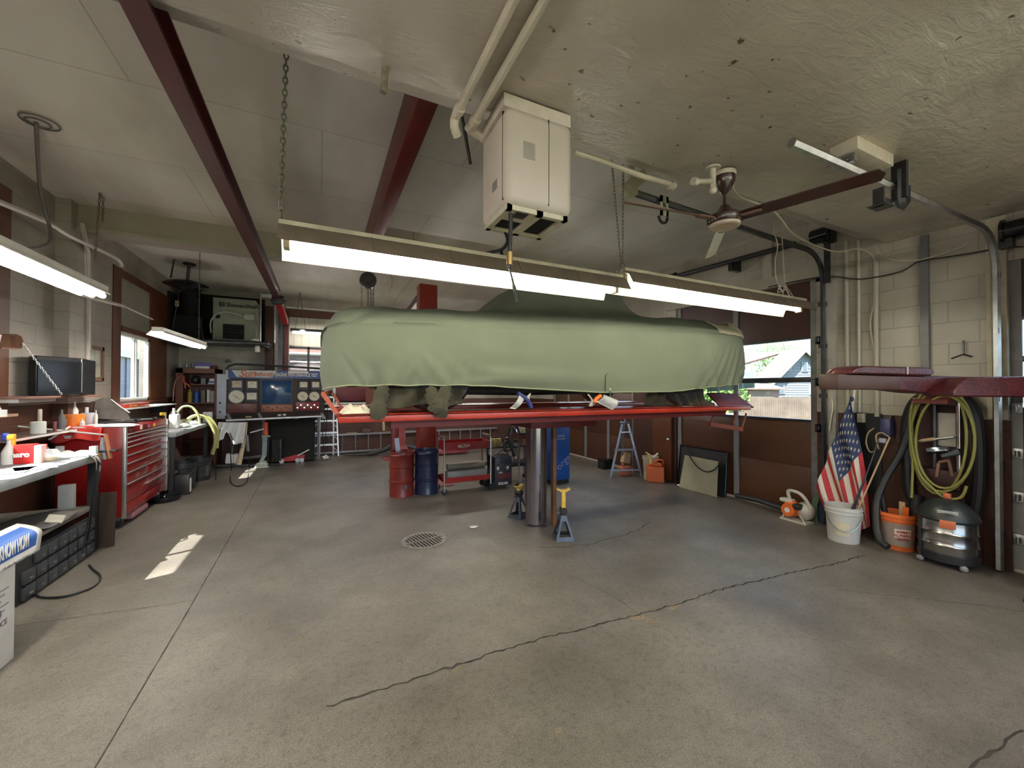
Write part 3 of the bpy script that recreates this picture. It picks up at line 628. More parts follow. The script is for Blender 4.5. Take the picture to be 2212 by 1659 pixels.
# gas pipe along soffit right of heater + stub by the fan
b = MB(); b.tube([PY(1240, 330, 2.2), PY(1300, 347, 2.22), PY(1380, 378, 2.22), PY(1448, 398, 2.22)], .02, 10, sub=5); q = PY(1452, 400, 2.22); b.cyl(q-V((.02, 0, 0)), q+V((.02, 0, -.01)), .03); b.cyl(q, q-V((0, 0, .035)), .026); solo('gas_pipe', b, MATS['cream_conduit'], 'cream pipe reaching right from the box heater under the soffit edge', 'pipe')
b = MB(); q = PZ(1540, 362, 3.16); b.tube([q, q-V((0, 0, .15))], .02); b.tube([q-V((.02, 0, .1)), PY(1500, 392, q.y)], .017); b.cyl(PY(1497, 391, q.y), PY(1505, 393, q.y), .026); b.cyl(q-V((0, 0, .0)), q-V((0, 0, .012)), .05); b.ball(q-V((0, 0, .16)), .026); solo('gas_pipe', b, MATS['cream_conduit'], 'short capped tee pipe stub hanging beside the ceiling fan', 'pipe')
b = MB(); q = PZ(833, 140, 3.2); b.tube([q+V((0, 0, .03)), q, PY(828, 200, q.y)], .017, 8, rs=[.03, .017, .017]); solo('threaded_rod', b, mat('rusty_iron', (.22, .18, .13), .7, var=.4, sc=30), 'short rusty rod hanging from the plaster soffit', 'rod')
# ceiling fan
FC = PZ(1565, 374, 3.165); fan = T('ceiling_fan', 'brown three-bladed ceiling fan hanging from the textured plaster', 'ceiling fan', (FC.x, FC.y, 2.79))
mFan = mat('fan_brown', (.045, .016, .012), .25, var=.1, coat=.4)
b = MB(); b.lathe([(.075, 3.165), (.078, 3.15), (.065, 3.12)], (FC.x, FC.y, 0)); part('ceiling_collar', b, MATS['cream_conduit'], fan, True)
b = MB(); b.lathe([(.0, 3.14), (.072, 3.135), (.07, 3.1), (.04, 3.04), (.015, 3.01), (.0, 3.01)], (FC.x, FC.y, 0)); part('canopy', b, mFan, fan, True)
b = MB(); b.cyl((FC.x, FC.y, 2.9), (FC.x, FC.y, 3.03), .011); part('down_rod', b, mFan, fan, True)
b = MB(); b.lathe([(0, 2.93), (.03, 2.925), (.055, 2.885), (.1, 2.86), (.118, 2.84), (.118, 2.805), (.108, 2.79), (0, 2.79)], (FC.x, FC.y, 0)); part('motor_housing', b, mFan, fan, True)
b = MB(); b.lathe([(.105, 2.79), (.1, 2.775), (.085, 2.77), (.07, 2.775), (0, 2.778)], (FC.x, FC.y, 0)); part('bottom_cap', b, mat('cap_beige', (.6, .5, .42), .35), fan, True)
hub = V((FC.x, FC.y, 2.82))
for tgt, m_ in ((PZ(1795, 406, 2.83), mFan), (PZ(1392, 452, 2.8), mat('fan_brown_lit', (.2, .1, .07), .35)), (PZ(1545, 533, 2.8), mat('fan_brown_sheen', (.7, .66, .62), .25))):  # paler blade tones paint in light falling on one brown fan
    d = V((tgt.x-hub.x, tgt.y-hub.y, 0)).normalized(); Lb = .83; a = hub+d*.1; e = hub+d*Lb; s = d.cross(V((0, 0, 1))); tw = V((0, 0, .018))
    b = MB(); b.prism([a+s*.04+tw, a-s*.04-tw, e-s*.045-tw, e+d*.025, e+s*.045+tw], (0, 0, .006)); part('blade', b, m_ , fan, True, bev=.002)
    b = MB(); b.bar(hub+d*.09, hub+d*.24, .05, .008); part('blade_bracket', b, mat('bracket_bronze', (.3, .2, .17), .35, .6), fan, True)
# ceiling wire from the fan to wall
def wire(name, pts, r, m, label, cat='cable', sub=5, n=6):
    b = MB(); b.tube(pts, r, n, sub=sub); return solo(name, b, m, label, cat)
mWire = mat('dusty_cable', (.5, .44, .36), .6)
wire('fan_cable', [FC+V((.07, 0, -.05)), FC+V((.25, .05, -.1)), PY(1670, 455, 2.1), PY(1720, 510, 2.2), PX(1800, 543, 5.0), PX(1850, 538, 5.35), PX(1880, 548, 5.46), PX(1896, 580, 5.47), PX(1892, 640, 5.47), PX(1880, 700, 5.47), PX(1890, 770, 5.47), PX(1893, 880, 5.47)], .0085, mWire, 'pale cable sagging from the ceiling fan to the right wall')
wire('wall_cable', [PX(1660, 620, 5.42), PX(1775, 598, 5.42), PX(1850, 603, 5.44), PX(1895, 598, 5.44), PX(1950, 585, 5.44), PX(1985, 565, 5.44), PX(2040, 556, 5.44), PX(2110, 545, 5.44), PX(2160, 536, 5.4), PX(2212, 533, 5.4)], .007, mBlackM, 'dark cable strung across the right wall between the door tracks')
wire('wall_cable', [PX(1890, 530, 5.44), PX(1905, 550, 5.44), PX(1935, 562, 5.44), PX(1985, 562, 5.44), PX(2060, 540, 5.44), PX(2090, 525, 5.44)], .006, mWire, 'thin pale cord looping high on the right wall by the corner')
b = MB(); b.tube([PY(1675, 555, 2.6), PY(1676, 600, 2.6), PY(1690, 630, 2.55), PY(1682, 618, 2.55), PY(1700, 622, 2.55), PY(1680, 632, 2.55), PY(1690, 612, 2.55), PY(1706, 640, 2.5)], .006, 5, sub=4); b.tube([PY(1672, 470, 2.6), PY(1672, 500, 2.6), PY(1680, 530, 2.6), PY(1675, 560, 2.6)], .006, 5, sub=4)
solo('light_cord', b, mWire, 'knotted pale cord tied above the right end of the long light', 'cord')

# ---------------------------------------------------------------- long fluorescent fixture
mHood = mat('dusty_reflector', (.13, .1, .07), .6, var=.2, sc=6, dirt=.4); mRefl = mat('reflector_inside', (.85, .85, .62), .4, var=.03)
mSpine = mat('fixture_spine', (.42, .38, .27), .45, dirt=.5, sc=7)
def shop_light(label, xa, xb, zo, mt=None):
    t = T('fluorescent_light', label, 'light', ((xa+xb)/2, 2.42, 2.3+zo), group='long tandem lights')
    def s(b): bmesh.ops.translate(b.bm, vec=(0, 0, zo), verts=b.bm.verts[:]); return b
    b = MB(); b.bb(xa, xb, 2.36, 2.47, 2.43, 2.475, .004); part('housing', s(b), mSpine, t, True)
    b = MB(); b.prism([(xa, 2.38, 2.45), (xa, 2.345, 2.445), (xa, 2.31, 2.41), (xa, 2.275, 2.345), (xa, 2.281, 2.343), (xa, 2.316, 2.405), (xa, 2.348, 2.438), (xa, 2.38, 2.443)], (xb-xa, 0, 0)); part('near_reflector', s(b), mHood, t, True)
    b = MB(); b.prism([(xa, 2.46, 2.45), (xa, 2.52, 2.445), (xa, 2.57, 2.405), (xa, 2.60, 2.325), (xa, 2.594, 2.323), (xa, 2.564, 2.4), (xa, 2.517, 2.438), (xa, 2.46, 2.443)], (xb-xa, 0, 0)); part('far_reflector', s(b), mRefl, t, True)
    for x in (xa+.02, xb-.05): b = MB(); b.bb(x, x+.03, 2.39, 2.45, 2.34, 2.43, .004); part('lamp_holder', s(b), mSpine, t, True)
    for y in (2.42,): b = MB(); b.cyl((xa+.05, y, 2.368), (xb-.05, y, 2.368), .02, n=14); part('tube', s(b), mt or mTube, t, True)
    b = MB()
    n = int((xb-xa)/.45)
    for i in range(1, n): x = xa+(xb-xa)*i/n; b = MB(); b.tube([(x, 2.345, 2.446), (x, 2.308, 2.411), (x, 2.273, 2.346)], .0035, 4); part('rib', s(b), mHood, t, True)
    return t
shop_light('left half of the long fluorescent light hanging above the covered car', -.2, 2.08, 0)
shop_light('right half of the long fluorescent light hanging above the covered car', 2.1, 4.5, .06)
def hang(name, label, segs, grp=None, m=mSteelD, **k):
    b = MB()
    for p0, p1 in segs: chain(b, p0, p1, **k)
    return solo(name, b, m, label, 'chain', grp, ang=180)
mLink = mat('chain_steel', (.16, .15, .12), .45, .7)
hang('hanging_chain', 'steel chain holding the left end of the long light', [(V((-.17, 2.34, 3.33)), PY(606, 440, 2.4)), (PY(606, 440, 2.4), V((-.19, 2.42, 2.47)))], m=mLink, link=.04, r=.004, w=.02)
hang('hanging_chain', 'pair of chains meeting in a V over the middle of the long light', [(V((1.95, 2.34, 3.31)), V((2.13, 2.45, 2.62))), (V((2.07, 2.35, 3.31)), V((2.15, 2.45, 2.62))), (V((2.14, 2.45, 2.62)), V((2.08, 2.42, 2.47))), (V((2.14, 2.45, 2.62)), V((2.22, 2.42, 2.49)))], m=mLink, link=.035, r=.003, w=.016)
hang('hanging_chain', 'thin light chain at the right end of the long light', [(V((4.28, 2.5, 3.7)), V((4.28, 2.45, 2.68))), (V((4.28, 2.45, 2.68)), V((4.18, 2.42, 2.53))), (V((4.28, 2.45, 2.68)), V((4.4, 2.42, 2.53)))], m=mWire, link=.03, r=.0022, w=.01)
# bare lights on the left
def strip_light(label, p0, p1, mt, w=.11, refl=True):
    p0, p1 = V(p0), V(p1); t = T('strip_light', label, 'light', (p0+p1)/2, group='strip lights over the left benches')
    u = (p1-p0).normalized(); b = MB(); b.bar(p0+V((0, 0, .03)), p1+V((0, 0, .03)), w, .05); part('housing', b, mat('white_enamel', (.75, .74, .68), .35), t, True, bev=.004)
    b = MB(); b.prism([p0+V((-w*.5, 0, .02)), p0+V((-w*.95, 0, -.03)), p0+V((-w*.9, 0, -.033)), p0+V((-w*.45, 0, .013))], p1-p0); b.prism([p0+V((w*.5, 0, .02)), p0+V((w*.62, 0, -.005)), p0+V((w*.58, 0, -.008)), p0+V((w*.45, 0, .013))], p1-p0); part('reflector', b, MATS['white_enamel'], t, True)
    for sgn in (-1, 1):
        b = MB(); off = V((sgn*w*.27, 0, -.022)); b.cyl(p0+off+u*.02, p1+off-u*.02, .019, n=12); part('tube', b, mt, t, True)
    return t
strip_light('bright strip light at the left edge above the near bench', (-1.5, 1.55, 2.31), (-1.5, 4.03, 2.31), mTubeW)
strip_light('shorter strip light between the left window and the dark heater shelf', (-1.58, 5.5, 2.2), (-1.52, 7.05, 2.2), mTubeW, .1)
t = T('strip_light', 'small lit strip light in front of the back wall panelling', 'light', (-.3, 10.0, 2.8), group='back lights')
b = MB(); b.bb(-.6, .7, 9.95, 10.1, 2.86, 2.92); part('housing', b, mBlackM, t, True)
b = MB(); b.cyl((-.55, 10.0, 2.83), (.65, 10.0, 2.83), .02); part('tube', b, mTubeW, t, True)
b = MB(); b.ball((-.36, 9.93, 2.86), .05, (1, .3, .5)); part('lens', b, mTubeW, t, True)
hang('hanging_chain', 'pair of thin chains holding the small back wall light', [(V((-.5, 10.0, 2.92)), V((-.42, 10.0, 3.74))), (V((-.3, 10.0, 2.92)), V((-.42, 10.0, 3.74)))], m=mLink, link=.05, r=.003)
# unseen fill lights, added behind the covered car and behind the viewer
def plain_light(label, c, L_, axis, e=mTubeW):
    t = T('fill_light', label, 'light', c, group='added fill lights out of view'); c = V(c); u = V((1, 0, 0)) if axis == 'x' else V((0, 1, 0)); s_ = V((0, 1, 0)) if axis == 'x' else V((1, 0, 0))
    b = MB(); b.bar(c-u*L_/2+V((0, 0, .04)), c+u*L_/2+V((0, 0, .04)), .16, .05); part('housing', b, MATS['white_enamel'], t, True)
    for k_ in (-.05, .05):
        b = MB(); b.cyl(c-u*(L_/2-.03)+s_*k_, c+u*(L_/2-.03)+s_*k_, .019, n=12); part('tube', b, e, t, True)
for c_, l_, a_ in (((-.2, -1.6, 2.95), 2.4, 'x'), ((3.0, -1.6, 2.95), 2.4, 'x'), ((-1.4, -.5, 2.5), 2.4, 'y'), ((4.6, -.3, 2.95), 1.2, 'y')):
    plain_light('two-tube fill light added behind the viewer', c_, l_, a_)
plain_light('two-tube fill light added out of view behind the covered car', (2.4, 8.3, 2.75), 2.4, 'x'); plain_light('two-tube fill light added out of view behind the covered car', (3.9, 5.9, 2.7), 1.2, 'x')

# ---------------------------------------------------------------- chain hoist, cable loops, ropes
hang('hanging_chain', 'chain hanging the near left strip light from the plaster', [(V((-1.5, 1.75, 2.37)), V((-1.5, 1.75, 3.17)))], m=mLink, link=.06, r=.0025)
hang('hanging_chain', 'thin chain hanging the strip light beside the left window', [(V((-1.53, 6.9, 2.26)), V((-1.53, 6.9, 3.75)))], m=mLink, link=.06, r=.0025)
t = T('chain_hoist', 'round black chain hoist with dangling chains above the car cover', 'hoist', (.56, 5.6, 2.7))
c = PY(795, 606, 5.6); b = MB(); b.cyl(c-V((0, .05, 0)), c+V((0, .06, 0)), .105, n=28); b.cyl(c-V((0, .08, 0)), c-V((0, .05, 0)), .06, n=24); part('housing', b, mat('hoist_black', (.035, .033, .03), .4, .5), t, True, bev=.008)
b = MB(); b.tube([c+V((0, 0, .1)), V((c.x, c.y, ZC-.001))], .012); part('hanger', b, mSteelD, t, True)
for dx in (-.08, .0, .035, .065): b = MB(); chain(b, c+V((dx, -.02, -.06)), c+V((dx, -.02, -.75)), link=.035, r=.004 if dx > -.05 else .0025, w=.02); part('chain', b, mLink, t, True, ang=180)
wire('wire_loop', [V((PY(847, 580, 6).x, 6, ZC-.001)), PY(847, 580, 6), PY(846, 618, 6), PY(840, 628, 6), PY(843, 640, 6), PY(850, 645, 6), PY(850, 655, 6)], .008, mWire, 'tied pale wire hanging near the chain hoist')
b = MB(); chain(b, PY(893, 598, 5.5), PY(850, 655, 6.5), link=.03, r=.003); chain(b, V((PY(893, 598, 5.5).x, 5.5, ZC-.001)), PY(893, 598, 5.5), link=.03, r=.003); solo('hanging_chain', b, mWire, 'fine pale chain slanting left of the red lift post', 'chain', ang=180)
# far sooty exhaust fan/duct in the dark corner
t = T('exhaust_fan', 'black round exhaust fan hung on a rod in the sooty corner', 'fan', (-2.0, 8.6, 3.3))
c = PY(404, 613, 8.6); b = MB(); b.lathe([(.0, .05), (.12, .05), (.3, -.0), (.33, -.03), (.12, -.12), (0, -.13)], c); part('shroud', b, mBlackG, t, True)
b = MB(); b.cyl(c, (c.x+.03, c.y, ZC), .025); b.cyl((c.x+.03, c.y, ZC-.02), (c.x+.03, c.y, ZC), .09); part('rod', b, mSteelD, t, True)
b = MB(); b.tube([c+V((-.1, 0, -.1)), c+V((-.2, .0, -.9))], .004, 4); b.tube([c+V((.1, 0, -.1)), c+V((.25, .0, -1.0))], .004, 4); part('pull_wire', b, mSteelD, t, True)
# ceiling cable and hook with ring on left
b = MB(); pts = [PZ(78, 265, 3.74), PY(80, 330, 5.0), PY(88, 400, 5.0), PY(97, 450, 5.0), PY(108, 495, 4.8), PY(107, 520, 4.5), PY(95, 533, 4.2), PY(60, 537, 3.6), PY(34, 534, 3.2), PY(30, 548, 2.95)]
b.tube([PZ(78, 265, 3.74), PX(86, 400, -2.35), PX(98, 455, -2.35), PX(109, 500, -2.3), PX(105, 526, -2.1), PX(70, 537, -1.8), PX(36, 534, -1.6), PX(30, 548, -1.5)], .014, 6, sub=6); b.torus(PZ(86, 264, 3.735), .11, .006, (0, 0, 0), 24); b.torus(PZ(82, 266, 3.735), .07, .006, (0, 0, 0), 20)
solo('ceiling_cable', b, mat('grey_cable', (.16, .15, .14), .5), 'grey cable hanging from a coil on the white ceiling at far left', 'cable')
hang('hanging_chain', 'rusty chain looped over a ceiling hook near the block pilaster', [(PX(216, 416, -2.2), PX(205, 560, -2.2)), (PX(216, 420, -2.2), PX(223, 428, -2.2)), (PX(223, 428, -2.2), PX(221, 480, -2.2))], m=mat('rusty_chain', (.25, .17, .12), .7), link=.05, r=.004, w=.02)
b = MB(); b.tube([PZ(376, 560, 3.74), PY(369, 600, 8.6)], .012); solo('hanging_rod', b, mSteelD, 'thin rod hanging from the ceiling near the sooty corner', 'rod')
# cable tray pipes along left wall
b = MB()
for dx, r_ in ((0, .022), (.05, .018), (-.04, .012)): b.tube([PX(-40, 420+dx*60, -2.45+dx), PX(100, 478+dx*40, -2.45+dx), PX(150, 510, -2.45+dx), PX(232, 548, -2.45+dx), PX(258, 564, -2.45+dx), PX(263, 576, -2.45+dx)], r_, 8, sub=3)
solo('conduit_bundle', b, mat('pale_conduit', (.62, .58, .54), .35), 'bundle of pale conduits running high along the left wall', 'pipe')
b = MB(); b.tube([PX(177, 480, -2.5), PX(186, 530, -2.52), PX(190, 560, -2.56), PX(190, 690, -2.56), PX(188, 785, -2.56)], .024, 8, sub=3); b.tube([PX(176, 488, -2.54), PX(184, 530, -2.56), PX(184, 780, -2.6)], .012, 8, sub=3); solo('wall_conduit', b, MATS['pale_conduit'], 'pale vertical conduit on the left wall pilaster', 'pipe')
b = MB(); b.tube([PX(60, 588, -2.1), PX(130, 620, -2.1), PX(205, 645, -2.1), PX(267, 661, -2.1)], .017, 8, sub=2); b.tube([PX(267, 661, -2.1), PX(330, 690, -2.1)], .01, 6); solo('wall_conduit', b, MATS['pale_conduit'], 'thin pale rod below the near strip light', 'pipe')
# ---------------------------------------------------------------- door tracks
def track(label, pts, r=.028, m=mSteelD, extra=None):
    t = T('door_track', label, 'door track', pts[-1]); b = MB()
    b.tube(pts, r, 6); part('rail', b, m, t, True); return t
def bent(p0, pb, pv, zlow, rad=.35, m=mSteelD, label=''):
    p0, pb = V(p0), V(pb); d = (pb-p0).normalized(); pts = [p0]
    corner = V((pv.x, pv.y, pb.z+d.z*(pv.x-pb.x)/max(d.x, .1)))
    for k_ in range(9): q = k_/8; a = corner-d*rad; e = corner-V((0, 0, rad)); pts.append(a*(1-q)**2+corner*2*q*(1-q)+e*q*q)
    pts.append(V((pv.x, pv.y, zlow))); return track(label, pts, m=m)
tk2 = bent((2.45, 1.36, 3.03), (5.0, 1.36, 3.0), V((5.4, 1.31, 0)), .02, .38, mSteel, 'grey steel track of the nearer garage door, curving down the right wall')
tk1 = bent((2.3, 2.52, 3.23), (4.6, 2.52, 3.23), V((5.4, 2.66, 0)), .02, .38, mSteelD, 'dark steel track of the middle garage door by the flag')
b = MB()
for z in (.3, .9, 1.5, 2.1, 2.6): b = MB(); b.bb(5.38, XR-.001, 1.29, 1.33, z, z+.05); part('bracket', b, mSteelD, tk2, True)
b = MB()
for z in (.3, .9, 1.5, 2.1, 2.6): b = MB(); b.bb(5.38, XR-.02, 2.64, 2.7, z, z+.05); part('bracket', b, mSteelD, tk1, True)
t = T('track_hanger', 'cream wooden block and steel bracket holding the nearer door track', 'bracket', (3.1, 1.36, 3.05))
b = MB(); a0, a1 = PZ(1800, 318, 3.165), PZ(1886, 350, 3.165); b.bb(a0.x, a1.x+.02, 1.27, 1.42, 3.09, 3.17, .003); part('block', b, mat('cream_wood', (.62, .55, .45), .5, dirt=.4), t, True)
b = MB(); b.bb(3.0, 3.04, 1.3, 1.42, 3.04, 3.1); b.bar((2.98, 1.36, 3.05), (3.05, 1.36, 3.12), .08, .004); part('steel_bracket', b, mSteel, t, True)
t = T('spring_bumper', 'black strap bumper and roller bracket clipped to the nearer door track', 'bumper', (3.6, 1.36, 2.85))
q = PY(1946, 400, 1.3); b = MB(); b.tube([q+V((-.02, 0, .1)), q+V((-.02, 0, -.09)), q+V((-.0, 0, -.13)), q+V((.03, 0, -.14)), q+V((.06, 0, -.11)), q+V((.06, 0, .0))], .03, 4); b.bb(q.x-.035, q.x+.0, 1.26, 1.34, q.z-.1, q.z+.16); part('strap', b, mBlack, t, True)
b = MB(); q = PY(1900, 430, 1.33); b.bb(q.x-.02, q.x+.0, 1.3, 1.36, q.z-.05, q.z+.07); b.bb(q.x-.05, q.x+.09, 1.28, 1.38, q.z-.05, q.z-.045); b.bb(q.x+.0, q.x+.18, 1.33, 1.35, q.z+.0, q.z+.03); part('bracket_plate', b, mSteelD, t, True)
t = T('track_hanger', 'pale steel angle bracket fixing the middle door track to the ceiling', 'bracket', (2.3, 2.52, 3.3))
b = MB(); b.bar(PY(1345, 414, 2.5), PY(1392, 382, 2.5)+V((.0, .0, .02)), .05, .09); b.bb(2.28, 2.34, 2.48, 2.56, 3.2, 3.32); b.bb(2.28, 2.32, 2.5, 2.54, 3.3, 3.75); part('angle', b, mat('pale_green_steel', (.5, .48, .36), .4, .3), t, True)
t = T('spring_bumper', 'pale plate with hole and black loop on the middle door track', 'bumper', (2.5, 2.5, 3.1))
q = PY(1434, 447, 2.5); b = MB(); b.bb(q.x-.045, q.x-.02, 2.49, 2.5, q.z-.08, q.z+.09); b.bb(q.x+.02, q.x+.045, 2.49, 2.5, q.z-.08, q.z+.09); b.bb(q.x-.045, q.x+.045, 2.49, 2.5, q.z+.035, q.z+.09); b.bb(q.x-.045, q.x+.045, 2.49, 2.5, q.z-.08, q.z-.025); part('plate', b, MATS['pale_green_steel'], t, True)
b = MB(); b.torus(q+V((-.01, .0, -.09)), .05, .012, (R(90), 0, 0), 16, R(180), R(360)); part('loop', b, mBlack, t, True)
# torsion springs
t = T('torsion_spring', 'long black torsion spring bar above the middle garage door', 'spring', (5.3, 3.8, 3.4))
a, e = PX(1448, 600, 5.3), PX(1718, 527, 5.3); b = MB(); b.cyl(a, e, .035, n=12); part('spring', b, mBlackM, t, True)
b = MB(); b.cyl(a+V((0, .02, 0)), a-V((0, .12, 0)), .06); q = PX(1580, 567, 5.3); b.bb(5.27, XR-.03, q.y-.03, q.y+.03, q.z-.12, q.z+.04); part('cone', b, mBlackG, t, True)
t = T('cable_drum', 'black cable drum at the corner above the middle garage door', 'door hardware', (5.35, 2.7, 3.4))
q = PX(1776, 508, 5.35); b = MB(); b.cyl(q-V((0, .07, 0)), q+V((0, .1, 0)), .09); b.cyl(q-V((0, .09, 0)), q-V((0, .07, 0)), .12); part('drum', b, mBlackG, t, True)
b = MB(); b.bb(5.32, 5.36, q.y-.08, q.y-.03, 2.85, q.z); b.bb(5.32, XR-.051, q.y-.1, q.y+.0, q.z-.1, q.z+.06); part('plate', b, mBlackM, t, True)
t = T('cable_drum', 'black cable drum at the corner above the nearer garage door', 'door hardware', (5.35, 1.25, 3.1))
q = PX(2188, 495, 5.38); b = MB(); b.cyl(q-V((0, .12, 0)), q+V((0, .04, 0)), .075); b.cyl(q+V((0, .04, 0)), q+V((0, .06, 0)), .1); part('drum', b, mBlackG, t, True)
b = MB(); b.bb(5.36, XR-.051, q.y, q.y+.08, q.z-.15, q.z+.06); part('plate', b, mBlackM, t, True)
# ================================================================ LIFT AND COVERED CAR
lift = T('vehicle_lift', 'red drive-on vehicle lift on a single polished steel post', 'vehicle lift', (2.31, 4.13, 0))
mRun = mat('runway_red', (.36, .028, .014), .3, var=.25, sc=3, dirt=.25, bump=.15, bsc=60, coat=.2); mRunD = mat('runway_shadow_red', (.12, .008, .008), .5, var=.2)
for i, (ya, yb) in enumerate(((3.12, 3.62), (4.62, 5.12))):
    b = MB(); b.bb(.12, 4.75, ya, yb, 1.392, 1.405, .003); b.bb(.12, 4.75, ya, ya+.012, 1.35, 1.405, .003); b.bb(.12, 4.75, yb-.012, yb, 1.35, 1.405, .003); part('runway', b, mRun, lift, True)
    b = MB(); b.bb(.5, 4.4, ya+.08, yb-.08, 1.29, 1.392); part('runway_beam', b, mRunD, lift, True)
    if i == 0:
        b = MB(); q = [PY(1548, 876, 3.2), PY(1622, 879, 3.2), PY(1640, 853, 3.2), PY(1574, 849, 3.2)]; b.prism([(p.x, 3.16 if k < 2 else 3.5, p.z) for k, p in enumerate(q)], (0, .008, -.012))
        b.tube([(q[2].x, 3.45, q[2].z), (q[3].x, 3.45, q[3].z)], .006); part('ramp_flap', b, mat('matt_maroon_steel', (.14, .012, .012), .75, var=.2), lift, True)
        b = MB(); q = [PY(1543, 893, 3.3), PY(1532, 918, 3.3), PY(1601, 929, 3.3), PY(1612, 893, 3.3)]
        b.tube(q, .012, 6); b.bar((q[1].x, 3.3, q[1].z+.01), (q[2].x, 3.3, q[2].z+.01), .05, .05); b.bar(q[1]+V((0, .12, .04)), q[2]+V((0, .12, .04)), .1, .01); b.tube([PY(1590, 890, 3.3), PY(1585, 915, 3.3)], .018)
        part('stop_bracket', b, mat('brick_red_steel', (.25, .07, .05), .5, var=.2), lift, True)
        b = MB(); b.bar(PY(697, 850, 3.15), PY(728, 893, 3.15), .05, .03); b.bar(PY(715, 845, 3.5), PY(738, 880, 3.5), .03, .02); b.bar(PY(697, 850, 3.15), PY(715, 846, 3.5), .02, .02); part('wheel_stop', b, mat('stop_orange_red', (.4, .08, .04), .45, var=.2), lift, True)
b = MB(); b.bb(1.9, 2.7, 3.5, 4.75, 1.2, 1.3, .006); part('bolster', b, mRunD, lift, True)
b = MB(); b.lathe([(.14, 0), (.14, .02), (.128, .03), (.128, 1.21)], (2.31, 4.13, 0), 40); part('post', b, mat('polished_post', (.3, .27, .29), .16, .95, var=.1, sc=2), lift, True)
b = MB(); b.bb(2.455, 2.5, 3.98, 4.03, 0, 1.2); part('safety_bar', b, mat('rusty_bar', (.16, .07, .03), .6, var=.4, sc=5), lift, True)
b = MB(); q = PY(1197, 898, 4.0); b.bb(q.x-.003, q.x+.012, 3.99, 4.0, 1.0, 1.19); 
# jack stands
def jack_stand(c, rz, lift_h, label):
    t = T('jack_stand', label, 'jack stand', c, rz, group='jack stands by the lift post')
    mJ = mat('jack_stand_grey', (.07, .08, .1), .35, .6, var=.2)
    for k in range(4):
        a = R(45+90*k); b_ = R(45+90*(k+1)); P0, P1 = (.145*math.cos(a), .145*math.sin(a)), (.145*math.cos(b_), .145*math.sin(b_)); q0, q1 = (.035*math.cos(a), .035*math.sin(a)), (.035*math.cos(b_), .035*math.sin(b_))
        def at(u, v): return V((P0[0]+(P1[0]-P0[0])*u, P0[1]+(P1[1]-P0[1])*u, 0)).lerp(V((q0[0]+(q1[0]-q0[0])*u, q0[1]+(q1[1]-q0[1])*u, .27)), v)
        b = MB()
        for us in (((0, 0), (1, 0), (.86, .16), (.14, .16)), ((0, 0), (.14, .16), (.3, .72), (0, 1)), ((1, 0), (1, 1), (.7, .72), (.86, .16)), ((0, 1), (.3, .72), (.7, .72), (1, 1))):
            b.prism([at(u, v) for u, v in us], (at(.5, .5)-V((0, 0, at(.5, .5).z))).normalized()*-.004)
        part('leg', b, mJ, t)
    b = MB(); b.bb(-.03, .03, -.03, .03, .24, .33, .006); b.cyl((0, -.045, .3), (0, .045, .3), .035); b.tube([(-.03, 0, .29), (-.075, 0, .3), (-.09, 0, .27), (-.06, 0, .255)], .006); part('ratchet_head', b, mBlackM, t)
    b = MB(); b.bb(-.02, .02, -.02, .02, .3, lift_h, .004)
    for i in range(int((lift_h-.33)/.025)): b.bb(-.02, .02, -.024, -.02, .33+i*.025, .34+i*.025)
    b.box((0, 0, lift_h+.01), (.07, .05, .02)); b.box((-.05, 0, lift_h+.022), (.045, .05, .016), (0, R(25), 0)); b.box((.05, 0, lift_h+.022), (.045, .05, .016), (0, R(-25), 0)); part('ratchet_bar', b, mat('jack_yellow', (.75, .5, .08), .4, var=.15, dirt=.4, sc=20), t)
    return t
jack_stand((2.36, 3.62, 0), R(-20), .5, 'jack stand with raised yellow ratchet bar in front of the lift post')
jack_stand((2.25, 4.46, 0), R(30), .36, 'lowered jack stand half hidden behind the left of the lift post')
# ---------------- car body under the cover
YC = 4.07; X0, X1 = 0.0, 4.87
car = T('car', 'dark underside and wheels of the covered car on the lift', 'car', (2.4, YC, 1.41))
b = MB(); b.bb(.45, 4.35, 3.4, 4.75, 1.6, 1.8, .05); b.bb(1.1, 3.4, 3.7, 4.4, 1.55, 1.62, .02); b.tube([(1.0, 4.3, 1.57), (2.2, 4.35, 1.55), (3.6, 4.3, 1.57), (4.5, 4.3, 1.62)], .03); b.bb(.3, 4.5, 3.3, 3.36, 1.64, 1.72); b.bb(.55, .9, 3.8, 4.3, 1.52, 1.62, .03); part('underbody', b, mat('grimy_chassis', (.012, .012, .013), .6, var=.4, sc=8), car, True)
for wx_ in (.87, 3.72):
    for wy in (3.24, 4.72):
        b = MB(); b.lathe([(.17, -.08), (.3, -.09), (.325, -.06), (.325, .06), (.3, .09), (.17, .08)], (wx_, wy+.08, 1.405+.325), 32, (R(90), 0, 0)); w_ = part('wheel', b, mBlack, car, True)
        b = MB(); b.lathe([(0, -.05), (.17, -.07), (.17, .07), (0, .05)], (wx_, wy+.08, 1.73), 24, (R(90), 0, 0)); part('rim', b, mSteelD, w_, True)
